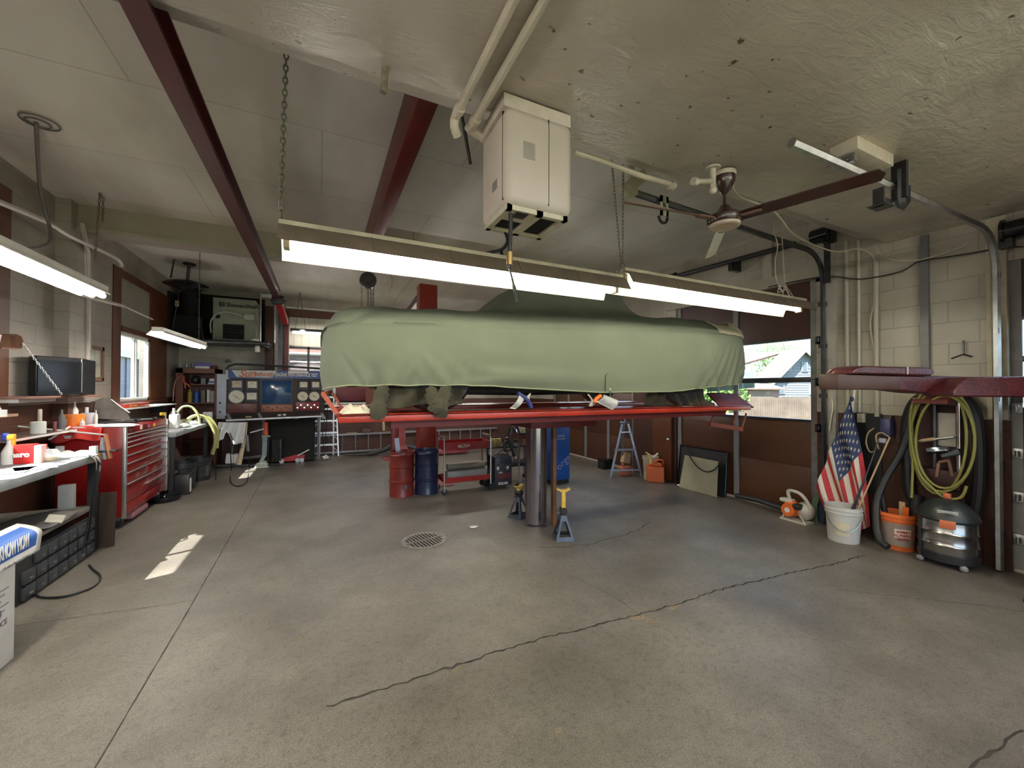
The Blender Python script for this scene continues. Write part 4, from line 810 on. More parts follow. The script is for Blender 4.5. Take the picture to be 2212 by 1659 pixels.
# cover
def interp(tab, x):
    if x <= tab[0][0]: return tab[0][1]
    for (a, va), (b_, vb) in zip(tab, tab[1:]):
        if x <= b_: t_ = (x-a)/(b_-a); t_ = t_*t_*(3-2*t_) if False else t_; return va+(vb-va)*t_
    return tab[-1][1]
BOT = [(PY(x, y, 3.1).x, PY(x, y, 3.1).z) for x, y in ((690, 846), (712, 836), (760, 833), (860, 832), (1020, 832), (1100, 836), (1195, 845), (1293, 848), (1403, 848.5), (1470, 844), (1510, 839), (1589, 831), (1634, 828))]
TOP = [(PY(x, y, 3.36).x, PY(x, y, 3.36).z) for x, y in ((690, 690), (705, 676), (735, 669), (800, 671), (900, 674), (1020, 679), (1120, 684), (1200, 683), (1300, 690), (1450, 692), (1500, 697), (1560, 707), (1610, 722), (1650, 741))]
rnd = random.Random(11)
FOLDS = [(rnd.uniform(0, 4.9), rnd.uniform(-.9, -.35) if rnd.random() < .5 else rnd.uniform(.3, .9), rnd.uniform(.25, .75), rnd.uniform(.5, 1)*rnd.choice((-1, 1, 1)), rnd.uniform(.018, .05)) for _ in range(46)]
FOLDS += [(4.15+.09*i, -1.3+.15*i, .85, .9, .03) for i in range(7)] + [(.55+.16*i, .8, .55, .8, .03) for i in range(8)] + [(2.2+.22*i, .9, .7, .8, .04) for i in range(5)]
def cab(x, y):
    def sm(a, b_, v): v = max(0, min(1, (v-a)/(b_-a))); return v*v*(3-2*v)
    fx = sm(1.35, 2.08, x)*(1-sm(2.85, 3.3, x)); fy = 1-sm(.5, .82, abs(y)); return fx*fy
def topz(x, y):
    z = interp(TOP, x)+.05*(1-(y/.97)**2); return z+cab(x, y)*.42
def cover_pt(u, v):
    a = 2*math.pi*u; ex = 2/9
    cx = math.copysign(abs(math.cos(a))**ex, math.cos(a)); cy = math.copysign(abs(math.sin(a))**ex, math.sin(a))
    hx, hy = (X1-X0)/2, .97
    if v < .5:
        t = v/.5; s = .972+.028*math.sin(math.pi*min(1, t*1.15))**.8 if t < .87 else .972+.028*math.sin(math.pi*min(1, t*1.15))**.8
        s = .965+.035*math.sin(math.pi*(.12+.72*t))
        x = (X0+X1)/2+cx*hx*(1-(1-s)*.4); y = cy*hy*s
        zb = interp(BOT, x); zt = topz(x, y*.9)-.13; z = zb+(zt-zb)*t
        k_ = (1-t)**1.6; d = 0
        for fx, sl, hgt, am, wd in FOLDS:
            if t < hgt: d += am*math.exp(-((x-fx-sl*(hgt-t)*.5)/wd)**2)*(1-t/hgt)**.4*min(1, (hgt-t)*4)
        d = d*.03+.005*math.sin(x*9+t*5)
        nx, ny = cx, cy; L_ = math.hypot(nx/hx, ny/hy); x += nx/hx/L_*d if abs(cx) > .99 else 0; y += (ny/hy/L_)*d
        if t == 0: z -= .004*math.sin(x*23)
    else:
        s = 1-(v-.5)/.5; s = s if s > 0 else 0
        sn = s**.8
        x = (X0+X1)/2+cx*hx*sn; y = cy*hy*sn*.996; q = max(0, 1-(1-sn)*(hy if abs(cy) > abs(cx) else hx)/.2); rd = .13*q**2.2
        z = topz(x, y)-rd + .006*math.sin(x*14+y*6)*(1-q) + cab(x, y)*.012*math.sin(x*60)*(1 if y < 0 else .5)
    return (x, YC+y, z)
b = MB(); b.grid(cover_pt, 420, 44, close_u=True)
bmesh.ops.remove_doubles(b.bm, verts=b.bm.verts[:], dist=.0004)
mCover = mat('sage_green_canvas', (.148, .17, .122), .85, var=.07, sc=2.5, bump=.25, bsc=500)
cover = T('car_cover', 'faded sage green canvas car cover draped over the car on the lift', 'car cover', (2.43, YC, 1.6))
part('canvas', b, mCover, cover, True, ang=80)
hem = MB(); pts = []
for i in range(0, 421): p = V(cover_pt(i/420, 0)); pts.append(p)
hem.tube(pts, .007, 5); part('hem', hem, mat('canvas_hem', (.24, .27, .17), .85, var=.05), cover, True)
b = MB(); q = [PY(x, y, 3.28) for x, y in ((1452, 684), (1470, 697), (1520, 701), (1560, 709), (1605, 721), (1642, 742), (1657, 748), (1655, 790), (1650, 792), (1648, 752))]
b.grid(lambda u, v: (lambda p, w: p+V((.012*math.cos(2*math.pi*w), -.012, .012+.004*math.sin(u*40))))(V(cover_pt(.785+.19*u, .47+.085*v)), .785+.19*u), 40, 4)
b.grid(lambda u, v: V(cover_pt(.955+.02*u, .34+.13*v))+V((.014, -.014, 0)), 3, 6); part('lining_edge', b, mat('tan_lining', (.45, .4, .3), .9, var=.1), cover, True, solid=.006)
b = MB(); q = PY(1318, 841, 3.082); b.torus(q, .011, .003, (R(90), 0, 0), 14); part('grommet', b, mat('brass_pale', (.7, .62, .4), .3, .7), cover, True)
b = MB(); b.prism([PY(1309, 846, 3.09), PY(1329, 846, 3.09), PY(1329, 812, 3.08), PY(1325, 805, 3.08), PY(1314, 805, 3.08), PY(1309, 812, 3.08)], (0, .004, 0)); part('stitched_patch', b, mCover, cover, True)
b = MB(); b.tube([PY(1319, 845, 3.05), PY(1318, 856, 3.05), PY(1319, 862, 3.05)], .006, 6); part('tie_hook', b, mSteelD, cover, True)
# far/rear skirt of the cover seen below the tail
b = MB(); b.grid(lambda u, v: PY(1527+(1632-1527)*u, 0, 4.0).lerp(PY(1527+(1632-1527)*u, 0, 4.0), 0)*0+V((PY(1527+103*u, 835, 3.9).x, 3.9+.03*math.sin(u*25), PY(1527+103*u, (833+14*(1-u*.7))*v+(818)*(1-v), 3.9).z)), 20, 4); part('rear_skirt', b, mat('blue_green_canvas', (.16, .22, .19), .85), cover, True)
# ---------------- things on the runway
def drape(name, label, poly_l, top, bot, y, m, n=18, amp=.02, cat='work clothes'):
    b = MB(); b.grid(lambda u, v: PY(poly_l[0]+(poly_l[1]-poly_l[0])*u+(poly_l[2]*(1-v) if len(poly_l) > 2 else 0), (top[0]+(top[1]-top[0])*u)*(1-v)+(bot[0]+(bot[1]-bot[0])*u+2.5*math.sin(u*9))*v, y+.0)+V((0, amp*math.sin(u*13+v*2)+.012*math.sin(u*29), 0)), n*2, 10)
    return b
cl = T('work_jacket', 'olive work jacket hung over the left of the lift runway', 'jacket', (.8, 3.2, 1.42))
b = drape('', '', (822, 1000), (838, 840), (882, 872), 3.2, mOlive, amp=.03); part('body', b, mOlive, cl, True, solid=.01, smooth=1)
for xs in (((828, 838), (822, 860), (818, 884), (820, 893)), ((930, 838), (935, 862), (945, 880), (944, 878)), ((962, 836), (958, 860), (956, 880), (955, 893))):
    b = MB(); b.tube([PY(x, y, 3.13-.035*i) for i, (x, y) in enumerate(xs)], .05, 14, sub=5, rs=[.044, .056, .05, .06, .052, .064]); 
    for v in b.bm.verts: v.co.y = 3.1+(v.co.y-3.1)*.35; v.co += V((.007*math.sin(v.co.z*130+v.co.x*40), 0, .006*math.sin(v.co.x*90)))
    part('sleeve', b, mOlive, cl, True, ang=80)
cl = T('work_trousers', 'olive gathered work cloth bunched on the right of the lift runway', 'trousers', (3.4, 3.25, 1.42))
b = MB(); b.grid(lambda u, v: PY(1398+100*u+v*(-8 if u < .5 else 14), 849+(28 if u < .8 else 28)*v, 3.25)+V((0, .03*math.sin(u*30)*(1-.4*v), 0)), 40, 8); part('cloth', b, mOlive, cl, True, solid=.01)
b = MB(); b.tube([PY(1506, 842, 3.3), PY(1512, 860, 3.28), PY(1525, 872, 3.22), PY(1548, 875, 3.2)], .05, 10, sub=4, rs=[.06, .05, .05, .04, .03]); 
for v in b.bm.verts: v.co.y = 3.25+(v.co.y-3.25)*.4
part('leg', b, mat('dark_olive_cloth', (.04, .038, .028), .95), cl, True)
def blob(name, label, cat, pts_fn, m, seed=1, **k):
    b = MB(); b.grid(pts_fn, 18, 18); return solo(name, b, m, label, cat, solid=.006, smooth=1, **k)
rg = random.Random(2); hm = {}
def nz2(u, v, s=3.1): return math.sin(u*s*3+1.3*math.sin(v*s*2.2))*.5+math.sin(v*s*3.7+2.1*math.sin(u*s*1.9))*.5
blob('rag', 'crumpled cream rag on the left end of the red lift runway', 'rag', lambda u, v: V((.14+.22*u+.01*nz2(v, u), 3.14+.26*v, 1.412+max(0, (.055+.02*nz2(u, v)+.012*math.sin(u*21+v*13))*math.sin(math.pi*u)**.5*math.sin(math.pi*v)**.5))), mRag)
b = MB(); b.box(PY(795, 884, 3.25), (.16, .012, .012), (0, R(-3), 0)); solo('wooden_stick', b, mWood, 'short pale stick lying on the left of the lift runway', 'stick')
def face_shield(label, pv, bl, hd, ang, col, strap):
    t = T('face_shield', label, 'face shield', PY(pv[0], pv[1], 3.06), group='face shields hung under the car')
    q0, q1, q2, q3 = [PY(x, y, 3.04) for x, y in bl]
    b = MB(); b.grid(lambda u, v: q0.lerp(q1, u).lerp(q3.lerp(q2, u), v)+V((0, -.03*math.sin(math.pi*v), 0)), 8, 10); part('visor', b, mClear, t, True, solid=.003)
    b = MB(); b.grid(lambda u, v: q3.lerp(q2, u)+V((0, -.006, 0))+(q0-q3)*.06*v, 4, 1); part('visor_edge', b, mat('visor_edge_pale', (.8, .78, .65), .2), t, True, solid=.004)
    b = MB(); b.tube([PY(x, y, 3.07) for x, y in hd], .02, 10, sub=3); part('headgear', b, col, t, True)
    b = MB(); b.tube([PY(x, y, 3.1) for x, y in strap], .014, 6, sub=3, rs=[.008, .016, .016, .008]); part('head_band', b, mat('grey_band', (.4, .38, .34), .5), t, True)
    return t
face_shield('clear face shield with blue headgear hanging under the car cover', (1125, 850), ((1122, 853), (1132, 862), (1113, 884), (1101, 882)), ((1118, 850), (1130, 857), (1142, 869), (1148, 881)), 0, mat('navy_plastic', (.02, .03, .15), .35), ((1146, 850), (1140, 862), (1150, 880)))
face_shield('clear face shield with orange headgear hanging near the grommet patch', (1300, 850), ((1304, 852), (1336, 865), (1322, 886), (1288, 868)), ((1298, 855), (1288, 862), (1285, 870)), 0, mOrange, ((1270, 852), (1280, 866), (1275, 876), (1284, 872)))
# ---------------- near swing arm of another lift, at the right edge
sa = T('swing_arm', 'dark red greasy lift swing arm reaching in from the right edge', 'lift arm', (4.2, 1.4, 1.53))
mArm = mat('greasy_dark_red', (.07, .009, .012), .35, var=.5, sc=7, dirt=.6, bump=.6, bsc=45); mArmB = mat('brown_red_steel', (.07, .032, .025), .5, var=.15, sc=6)
b = MB(); b.bb(3.02, 3.87, 1.4, 1.52, 1.6, 1.702, .012); part('end_block', b, mArmB, sa, True)
b = MB(); b.prism([(3.8, 1.41, 1.71), (4.4, 1.41, 1.715), (5.1, 1.3, 1.71), (5.1, 1.3, 1.55), (4.2, 1.41, 1.575), (3.8, 1.41, 1.6)], (0, .14, 0)); part('arm', b, mArm, sa, True, bev=.012)
b = MB(); b.prism([(4.5, 1.25, 1.7), (5.45, .9, 1.72), (5.45, .9, 1.54), (4.3, 1.25, 1.55), (4.3, 1.25, 1.6)], (0, .18, 0)); part('inner_arm', b, mArm, sa, True, bev=.012)
b = MB(); b.prism([(3.13, 1.38, 1.705), (3.2, 1.38, 1.745), (3.3, 1.38, 1.762), (4.28, 1.38, 1.775), (4.36, 1.38, 1.76), (4.37, 1.38, 1.73), (4.3, 1.38, 1.71)], (0, .16, 0)); part('pad_plate', b, mArm, sa, True, bev=.012)
b = MB(); b.bb(3.9, 3.91, 1.375, 1.38, 1.715, 1.77); part('chalk_mark', b, mWhiteP, sa, True)
b = MB(); b.bb(5.02, 5.4, .55, .95, 0, 3.1, .01); b.bb(4.8, 5.45, .45, 1.05, 0, .02); part('lift_post', b, mRedD, sa, True)
# ---------------- second lift : two red posts and overhead beam
tp = T('two_post_lift', 'tall red two-post vehicle lift standing behind the drums', 'vehicle lift', (1.6, 8, 0))
b = MB(); b.bb(1.44, 1.71, 6.42, 6.66, 0, 3.3, .004); p_ = part('near_post', b, mRedP, tp, True)
b = MB(); b.bb(1.712, 1.73, 6.42, 6.68, 0, 3.3); part('post_flange', b, mPink, p_, True)
b = MB(); b.bb(1.49, 1.74, 9.5, 9.56, 0, 2.95); b.bb(1.49, 1.53, 9.3, 9.5, 0, 2.95); b.bb(1.62, 1.76, 9.28, 9.32, 0, 2.95); b.prism([(1.5, 9.2, .02), (1.95, 9.2, .02), (1.76, 9.3, .35), (1.6, 9.3, .35)], (0, .03, 0)); part('far_post', b, mPink, tp, True)
b = MB(); b.bb(1.35, 2.0, 6.35, 6.8, 0, .015); b.bb(1.3, 2.1, 9.15, 9.7, 0, .015); b.bb(2.0, 3.3, 9.3, 9.5, .03, .13, .01); part('base_plate', b, mPink, tp, True)
b = MB(); b.bar((1.56, 6.6, 3.2), (1.62, 9.5, 3.02), .12, .12); b.tube([(1.4, 9.3, 2.95), (1.5, 9.0, 2.98), (1.45, 8.9, 3.08), (1.4, 9.1, 3.1), (1.6, 9.3, 2.96), (1.9, 9.3, 2.9)], .025, 6, sub=4); part('overhead_beam', b, mat('greasy_maroon', (.07, .02, .018), .5, var=.3), tp, True)
# ================================================================ MIDDLE FLOOR THINGS
d = T('floor_drain', 'round iron floor drain grate set in the concrete', 'drain', (1.0, 4.2, 0))
mIron = mat('cast_iron', (.3, .28, .26), .5, .6, var=.3, sc=15)
b = MB(); b.lathe([(0, .001), (.225, .001), (.225, .0015), (0, .0015)], (1.0, 4.2, 0), 40); part('pit', b, mDark, d, True)  # flat black disc paints in the dark under the grate
b = MB(); b.lathe([(.235, .001), (.235, .005), (.195, .005), (.19, .002)], (1.0, 4.2, 0), 40)
for i in range(11):
    o = -.175+i*.035; h_ = math.sqrt(max(0, .2**2-o*o)); a = R(12)
    p0 = rot2((o, -h_), a); p1 = rot2((o, h_), a); b.bar((1+p0[0], 4.2+p0[1], .0032), (1+p1[0], 4.2+p1[1], .0032), .015, .003)
p0 = rot2((-.2, 0), R(12)); p1 = rot2((.2, 0), R(12)); b.bar((1+p0[0], 4.2+p0[1], .005), (1+p1[0], 4.2+p1[1], .005), .018, .007); part('grate', b, mIron, d, True)
b = MB(); b.lathe([(.05, .001), (.05, .006), (.035, .008), (0, .008)], PZ(1023, 1138), 18); solo('access_port', b, mSteel, 'small worn metal cap in the floor behind the drain', 'floor cap')
def drum(c, m, label, inner, r=.182, h_=.66):
    t = T('steel_drum', label, 'drum', c, group='open steel drums under the lift')
    b = MB(); pr = [(0, .01), (r-.006, .01), (r, 0), (r, .01), (r-.004, .02)]
    for z in (.22, .44): pr += [(r-.004, z-.02), (r+.006, z-.008), (r+.006, z+.008), (r-.004, z+.02)]
    pr += [(r-.004, h_-.06), (r+.003, h_-.05), (r-.003, h_-.04), (r-.003, h_-.01), (r+.005, h_-.005), (r+.005, h_+.003), (r-.006, h_+.003), (r-.008, h_-.01), (r-.008, .05), (0, .05)]
    b.lathe(pr, n=40); part('shell', b, m, t)
    return t
dr = drum((1.12, 6.14, 0), mat('drum_red', (.19, .02, .014), .35, var=.25, sc=4, dirt=.3, coat=.2), 'red open steel drum with a flat board standing in it', None)
b = MB(); b.cyl((.02, -.178, .15), (.02, -.2, .15), .03); part('bung', b, mSteelD, dr)
b = MB(); b.box((1.07, 6.12, .55), (.065, .012, .62), (0, R(-6), 0)); solo('metal_strip', b, mat('bluish_steel_strip', (.3, .32, .38), .35, .7), 'flat grey metal strip sticking up out of the red drum', 'strip')
drum((1.49, 6.12, 0), mNavy, 'dark navy open steel drum to the right of the red one', None)
# service cart
def castor(b, x, y, r=.045): b.cyl((x, y-.012, r), (x, y+.012, r), r, n=16)
ct = T('service_cart', 'red two-shelf service cart with chrome frame', 'cart', (2.05, 6.0, 0))
cx0, cx1, cy0, cy1 = 1.70, 2.43, 5.84, 6.2
for z0, z1, nm in ((.17, .25, 'lower_shelf'), (.66, .78, 'upper_tray')):
    b = MB(); b.bb(cx0, cx1, cy0, cy1, z0, z0+.01); b.bb(cx0, cx1, cy0, cy0+.008, z0, z1); b.bb(cx0, cx1, cy1-.008, cy1, z0, z1); b.bb(cx0, cx0+.008, cy0, cy1, z0, z1); b.bb(cx1-.008, cx1, cy0, cy1, z0, z1); part(nm, b, mat('cart_red', (.32, .014, .014), .3, var=.08, coat=.3), ct, True, bev=.003)
for x in (cx0-.012, cx1+.012):
    b = MB(); b.tube([(x, cy0-.01, .1), (x, cy0-.01, .82), (x, cy0+.02, .86), (x, cy1-.02, .86), (x, cy1+.01, .82), (x, cy1+.01, .1)], .013, 8, sub=1); part('end_frame', b, mChrome, ct, True)
    for y in (cy0-.01, cy1+.01):
        b = MB(); castor(b, x, y); w_ = part('castor', b, mBlack, ct, True); b = MB(); b.bb(x-.012, x+.012, y-.018, y+.018, .05, .11); part('fork', b, mChrome, w_, True)
text('Blue-Point', .045, (1.9, cy0-.002, .705), (1, 0, 0), (0, 0, 1), mWhiteP, ct, 'badge_lettering', shear=.3)
b = MB(); b.tube([(2.0+.1*math.cos(a), cy0-.002, .72+.026*math.sin(a)) for a in [2*math.pi*i/24 for i in range(21)]], .002, 4); part('badge_oval', b, mWhiteP, ct, True)
tb_ = T('tool_box', 'grey plastic case on the lower shelf of the red cart', 'case', (2.08, 6.0, .18))
b = MB(); b.bb(1.76, 2.4, 5.88, 6.12, .181, .33, .01); part('box', b, mGreyP, tb_, True)
b = MB(); b.tube([(1.78, 6.0, .385), (2.4, 6.0, .385)], .052, 14); solo('padded_roll', b, mat('khaki_vinyl', (.2, .18, .14), .5), 'rolled khaki pad lying on the grey case', 'roll')
b = MB(); b.box((2.0, 6.0, .69), (.16, .06, .03), (0, 0, .3), .01); solo('hand_tool', b, mBlackM, 'dark hand tool lying in the top tray of the red cart', 'tool')
# battery charger
bc = T('battery_charger', 'black wheeled battery charger marked SOLAR beside the red cart', 'battery charger', (2.6, 5.95, 0))
bx0, bx1, by0, by1 = 2.5, 2.8, 5.8, 6.08
mCh = mat('charger_black', (.02, .021, .026), .4, var=.2)
b = MB(); b.bb(bx0, bx1, by0, by1, .05, .52, .012); part('body', b, mCh, bc, True)
b = MB(); b.bb(bx0+.01, bx1-.01, by0-.004, by0, .06, .5, .001); fp = part('front_panel', b, mat('charger_face', (.03, .03, .045), .35), bc, True)
b = MB(); b.bb(bx0+.06, bx1-.03, by0-.006, by0-.004, .17, .25, 0); part('maroon_label', b, mat('maroon_label', (.12, .02, .025), .4), fp, True)
for x, z in ((.05, .4), (.11, .43), (.2, .41), (.25, .43)): b = MB(); b.cyl((bx0+x, by0-.016, z), (bx0+x, by0-.004, z), .014); part('knob', b, mBlackM, fp, True)
for x in (.05, .22): b = MB(); b.bb(bx0+x-.02, bx0+x+.02, by0-.006, by0-.004, .33, .36); b.bb(bx0+x-.02, bx0+x+.02, by0-.006, by0-.004, .31, .32); part('meter', b, mWhiteP, fp, True)
text('SOLAR', .055, (bx0+.06, by0-.005, .075), (1, 0, 0), (0, 0, 1), mWhiteP, bc, bold=.002)
text('200A', .035, (bx0+.06, by0-.007, .255), (1, 0, 0), (0, 0, 1), mWhiteP, bc)
for y in (by0+.03, by1-.02): b = MB(); b.cyl((bx0-.03, y-.02, .06), (bx0-.03, y+.02, .06), .06); part('wheel', b, mBlack, bc, True)
b = MB(); b.tube([(bx0, by1, .3), (bx0-.02, by1, .6), (bx0+.02, by1, .78), (bx1-.05, by1, .78), (bx1-.02, by1, .6)], .012, 6, sub=2); part('handle', b, mBlackM, bc, True)
b = MB(); b.tube([(bx0-.05, by0+.05, .5), (bx0+.1, by0+.1, .56), (bx0+.2, by0+.15, .6), (bx0+.28, by0+.1, .52), (bx0+.05, by0+.02, .54), (bx0-.04, by0+.1, .35), (bx0-.05, by0+.1, .25)], .009, 6, sub=5); part('cable', b, mBlack, bc, True)
# second trolley with frame and wheel device
mt_ = T('black_trolley', 'black two-shelf trolley with chrome handle beside the lift post', 'cart', (2.85, 6.2, 0))
b = MB(); b.bb(2.6, 3.35, 6.12, 6.45, .27, .33, .003); part('lower_shelf', b, mBlackM, mt_, True)
b = MB(); b.bb(2.5, 3.35, 6.12, 6.45, .6, .625, .003); part('upper_shelf', b, mBlackM, mt_, True)
b = MB(); b.tube([PY(1123, 1045, 5.75), PY(1121, 1000, 5.75), PY(1121, 958, 5.75), PY(1114, 928, 5.75), PY(1106, 922, 5.9), PY(1100, 945, 6.0)], .014, 8, sub=2); part('chrome_handle', b, mChrome, mt_, True)
for x, y in ((2.62, 6.38), (3.33, 6.14), (3.33, 6.38)): b = MB(); b.cyl((x, y, .08), (x, y, .6), .013); part('leg', b, mSteelD, mt_, True)
for x, y in ((2.87, 5.75), (2.62, 6.38), (3.33, 6.14), (3.33, 6.38)): b = MB(); castor(b, x, y, .04); part('castor', b, mBlack, mt_, True)
gun = T('weld_gun_coil', 'black tool with looped leads resting on the trolley handle', 'tool', (2.7, 5.9, .6))
b = MB(); b.torus(PY(1097, 963, 5.9), .075, .02, (R(80), R(10), 0), 20); b.torus(PY(1114, 958, 5.9), .06, .018, (R(85), R(-20), 0), 20); b.bar(PY(1095, 945, 5.9), PY(1112, 985, 5.9), .04, .04); b.tube([PY(1100, 925, 5.95), PY(1092, 970, 5.95)], .02, 6); part('coil', b, mBlackM, gun, True)
b = MB(); b.tube([PY(1112, 962, 5.9), PY(1118, 985, 5.9), PY(1114, 995, 5.9), PY(1108, 985, 5.9), PY(1104, 968, 5.9)], .007, 6, sub=4); part('lead', b, mBlack, gun, True)
for i, (x0, x1, y0, y1, m_, lb, nm) in enumerate(((1064, 1070, 949, 966, mat('tan_box', (.45, .34, .12), .6), 'tan upright box on the far black shelf, left of its pair', 'carton'), (1073, 1082, 949, 966, MATS['tan_box'] if 'tan_box' in MATS else mCard, 'tan upright box on the far black shelf, right of its pair', 'carton'), (1089, 1094, 957, 966, mWhiteP, 'small white bottle on the far black shelf', 'bottle'), (1104, 1108, 960, 966, mat('sky_plastic', (.4, .55, .75), .4), 'small pale blue bottle on the far black shelf', 'bottle'), (1130, 1137, 955, 967, mat('rosy_tin', (.35, .1, .09), .5), 'dull red tin on the far black shelf', 'can'))):
    a, e = PY(x0, y1, 6.2), PY(x1, y0, 6.2); b = MB()
    if nm == 'bottle': b.lathe([(0, 0), ((e.x-a.x)/2, 0), ((e.x-a.x)/2, (e.z-a.z)*.7), (.01, (e.z-a.z)*.85), (.01, e.z-a.z), (0, e.z-a.z)], ((a.x+e.x)/2, 6.2, .626), 14)
    elif nm == 'can': b.cyl(((a.x+e.x)/2, 6.2, .626), ((a.x+e.x)/2, 6.2, .626+e.z-a.z), (e.x-a.x)/2)
    else: b.bb(a.x, e.x, 6.17, 6.25, .626, .626+e.z-a.z, .002)
    solo(nm, b, m_, lb, nm)
# analyser with cream sloping face
an = T('test_analyser', 'dark test cabinet with sloping cream instrument face left of lift post', 'test machine', (3.1, 6.5, .78))
a0, a1, a2, a3 = PY(1112, 898, 6.45), PY(1165, 898, 6.45), PY(1165, 935, 6.3), PY(1124, 935, 6.3)
b = MB(); b.prism([a0, a1, a2, a3], (0, .3, 0)); b.bb(a3.x, a2.x, 6.32, 6.7, .78, a3.z); part('cabinet', b, mat('ink_blue', (.015, .02, .05), .4), an, True)
def fp_(u, v, o=.004): return a0.lerp(a1, u).lerp(a3.lerp(a2, u), v)+V((0, -o, 0))
b = MB(); b.grid(lambda u, v: fp_(u, v), 2, 2); part('face_plate', b, mat('cream_face', (.75, .72, .45), .4), an, True, solid=.004)
for v0, v1 in ((.08, .32), (.55, .8)):
    b = MB(); pts = [fp_(.08, v0, .008), fp_(.45, v0, .008), fp_(.45, v1, .008), fp_(.08, v1, .008)]; b.tube(pts+[pts[0]], .004, 4); part('meter_frame', b, mBlackM, an, True)
    for u in (.12, .4): b = MB(); b.ball(fp_(u, v1+.1, .015), .01); part('knob', b, mBlackM, an, True)
b = MB(); q = fp_(.62, .15, .02); b.cyl(q, q+V((0, -.03, 0)), .022); part('dial', b, mBlackM, an, True)
# blue machine
bm_ = T('service_machine', 'tall blue fluid service machine right of the lift post', 'service machine', (3.72, 5.95, 0))
m0, m1 = PY(1186, 1044, 5.75), PY(1233, 1043, 5.72)
b = MB(); b.bb(3.5, 3.86, 5.72, 6.1, .06, .98, .01); part('body', b, mat('machine_blue', (.012, .085, .34), .4, var=.08), bm_, True)
b = MB(); b.prism([(3.5, 5.72, .982), (3.86, 5.72, .982), (3.86, 6.1, 1.12), (3.5, 6.1, 1.12)], (0, 0, .02)); b.bb(3.5, 3.86, 6.05, 6.1, .98, 1.12); part('sloping_top', b, mat('pale_blue_top', (.12, .3, .55), .35), bm_, True)
b = MB(); b.bb(3.51, 3.85, 5.74, 6.08, 0, .06); part('plinth', b, mBlackM, bm_, True)
b = MB(); b.torus((3.62, 5.85, 1.06), .05, .012, (R(60), 0, 0), 14); b.torus((3.66, 5.9, 1.1), .045, .01, (R(40), 0, 0), 14); b.cyl((3.6, 5.82, 1.02), (3.6, 5.82, 1.14), .015); part('hose_fittings', b, mat('silver_blue', (.5, .58, .62), .3, .6), bm_, True)
text('SERVICE', .04, (3.61, 5.718, .79), (1, 0, 0), (0, 0, 1), mWhiteP, bm_); text('& FLUSH', .04, (3.61, 5.718, .74), (1, 0, 0), (0, 0, 1), mWhiteP, bm_)
text('Forge', .17, (3.58, 5.718, .17), (.78, 0, .62), (-.62, 0, .78), mat('faded_orange_letters', (.35, .3, .5), .4), bm_, ext=.0008)
# tripod stand
ts = T('tripod_stand', 'grey steel three-legged stand by the far garage door', 'stand', (5.03, 5.65, 0))
top = PY(1350, 912, 5.65); ft = [PZ(1319, 1030), PZ(1386, 1030), V((5.2, 5.95, 0))]; tops = [top+V((-.06, 0, 0)), top+V((.06, 0, 0)), top+V((0, .03, 0))]
mTr = mat('blue_grey_steel', (.3, .34, .42), .35, .7, var=.15)
for a, c_ in zip(ft, tops): b = MB(); b.bar(V(a)+V((0, 0, .0)), c_, .035, .035); part('leg', b, mTr, ts, True)
for z in (.13, .5): b = MB(); k_ = z/top.z; b.bar(V(ft[0]).lerp(tops[0], k_)+V((-.06, -.02, 0)), V(ft[1]).lerp(tops[1], k_)+V((0, -.02, 0)), .02, .03); part('cross_bar', b, mTr, ts, True)
b = MB(); b.cyl(top-V((0, 0, .04)), top+V((0, 0, .2)), .015); b.bb(top.x-.1, top.x+.1, top.y-.03, top.y+.03, top.z-.03, top.z+.01, .01); b.ball(top+V((-.1, -.02, .0)), .025); part('head', b, mTr, ts, True)
b = MB(); k_ = .82; b.tube([V(ft[0]).lerp(tops[0], k_)+V((-.06, -.03, 0)), V(ft[1]).lerp(tops[1], k_)+V((.02, -.03, 0))], .007); part('adjuster', b, mChrome, ts, True)
b = MB(); c = PZ(1320, 1015); b.bb(c.x-.14, c.x+.09, c.y+.05, c.y+.25, 0, .2, .012); solo('battery', b, mBlackG, 'small black box battery beside the tripod foot', 'battery')
b = MB(); b.bb(5.05, 5.24, 5.8, 5.95, .05, .09); 
jc = T('fuel_can', 'faded terracotta fuel can behind the tripod', 'fuel can', (5.13, 5.8, 0)); b = MB(); b.bb(5.02, 5.24, 5.7, 5.86, 0, .17, .03); part('body', b, mat('faded_orange', (.4, .13, .07), .5), jc, True); b = MB(); b.cyl((5.07, 5.78, .17), (5.07, 5.78, .22), .03); part('cap', b, mat('faded_orange2', (.35, .1, .06), .5), jc, True)
b = MB(); b.box((5.2, 5.84, .31), (.17, .08, .2), (0, R(14), .1)); solo('cardboard_box', b, mCard, 'small tilted cardboard box on the terracotta fuel can', 'box')
gc = T('fuel_can', 'large orange fuel can with yellow spout by the brown door', 'fuel can', (5.22, 5.12, 0))
b = MB(); q0, q1, q2 = V((5.08, 5.18, 0)), V((5.28, 4.98, 0)), V((5.42, 5.14, 0)); q3 = q0+q2-q1; b.prism([q0, q1, q2, q3], (0, 0, .27)); b.prism([(q0.lerp(q2, .12)).lerp(V((5.25, 5.09, 0)), .1)+V((0, 0, .27)), q1.lerp(q3, .12)+V((0, 0, .27)), q2.lerp(q0, .12)+V((0, 0, .27)), q3.lerp(q1, .12)+V((0, 0, .27))], (0, 0, .05)); part('body', b, mat('fuel_orange', (.62, .13, .035), .4, var=.1), gc, True, bev=.02)
b = MB(); b.tube([(5.15, 5.12, .3), (5.2, 5.08, .38), (5.3, 5.05, .38), (5.36, 5.08, .3)], .018, 8, sub=3); part('handle', b, MATS['fuel_orange'], gc, True)
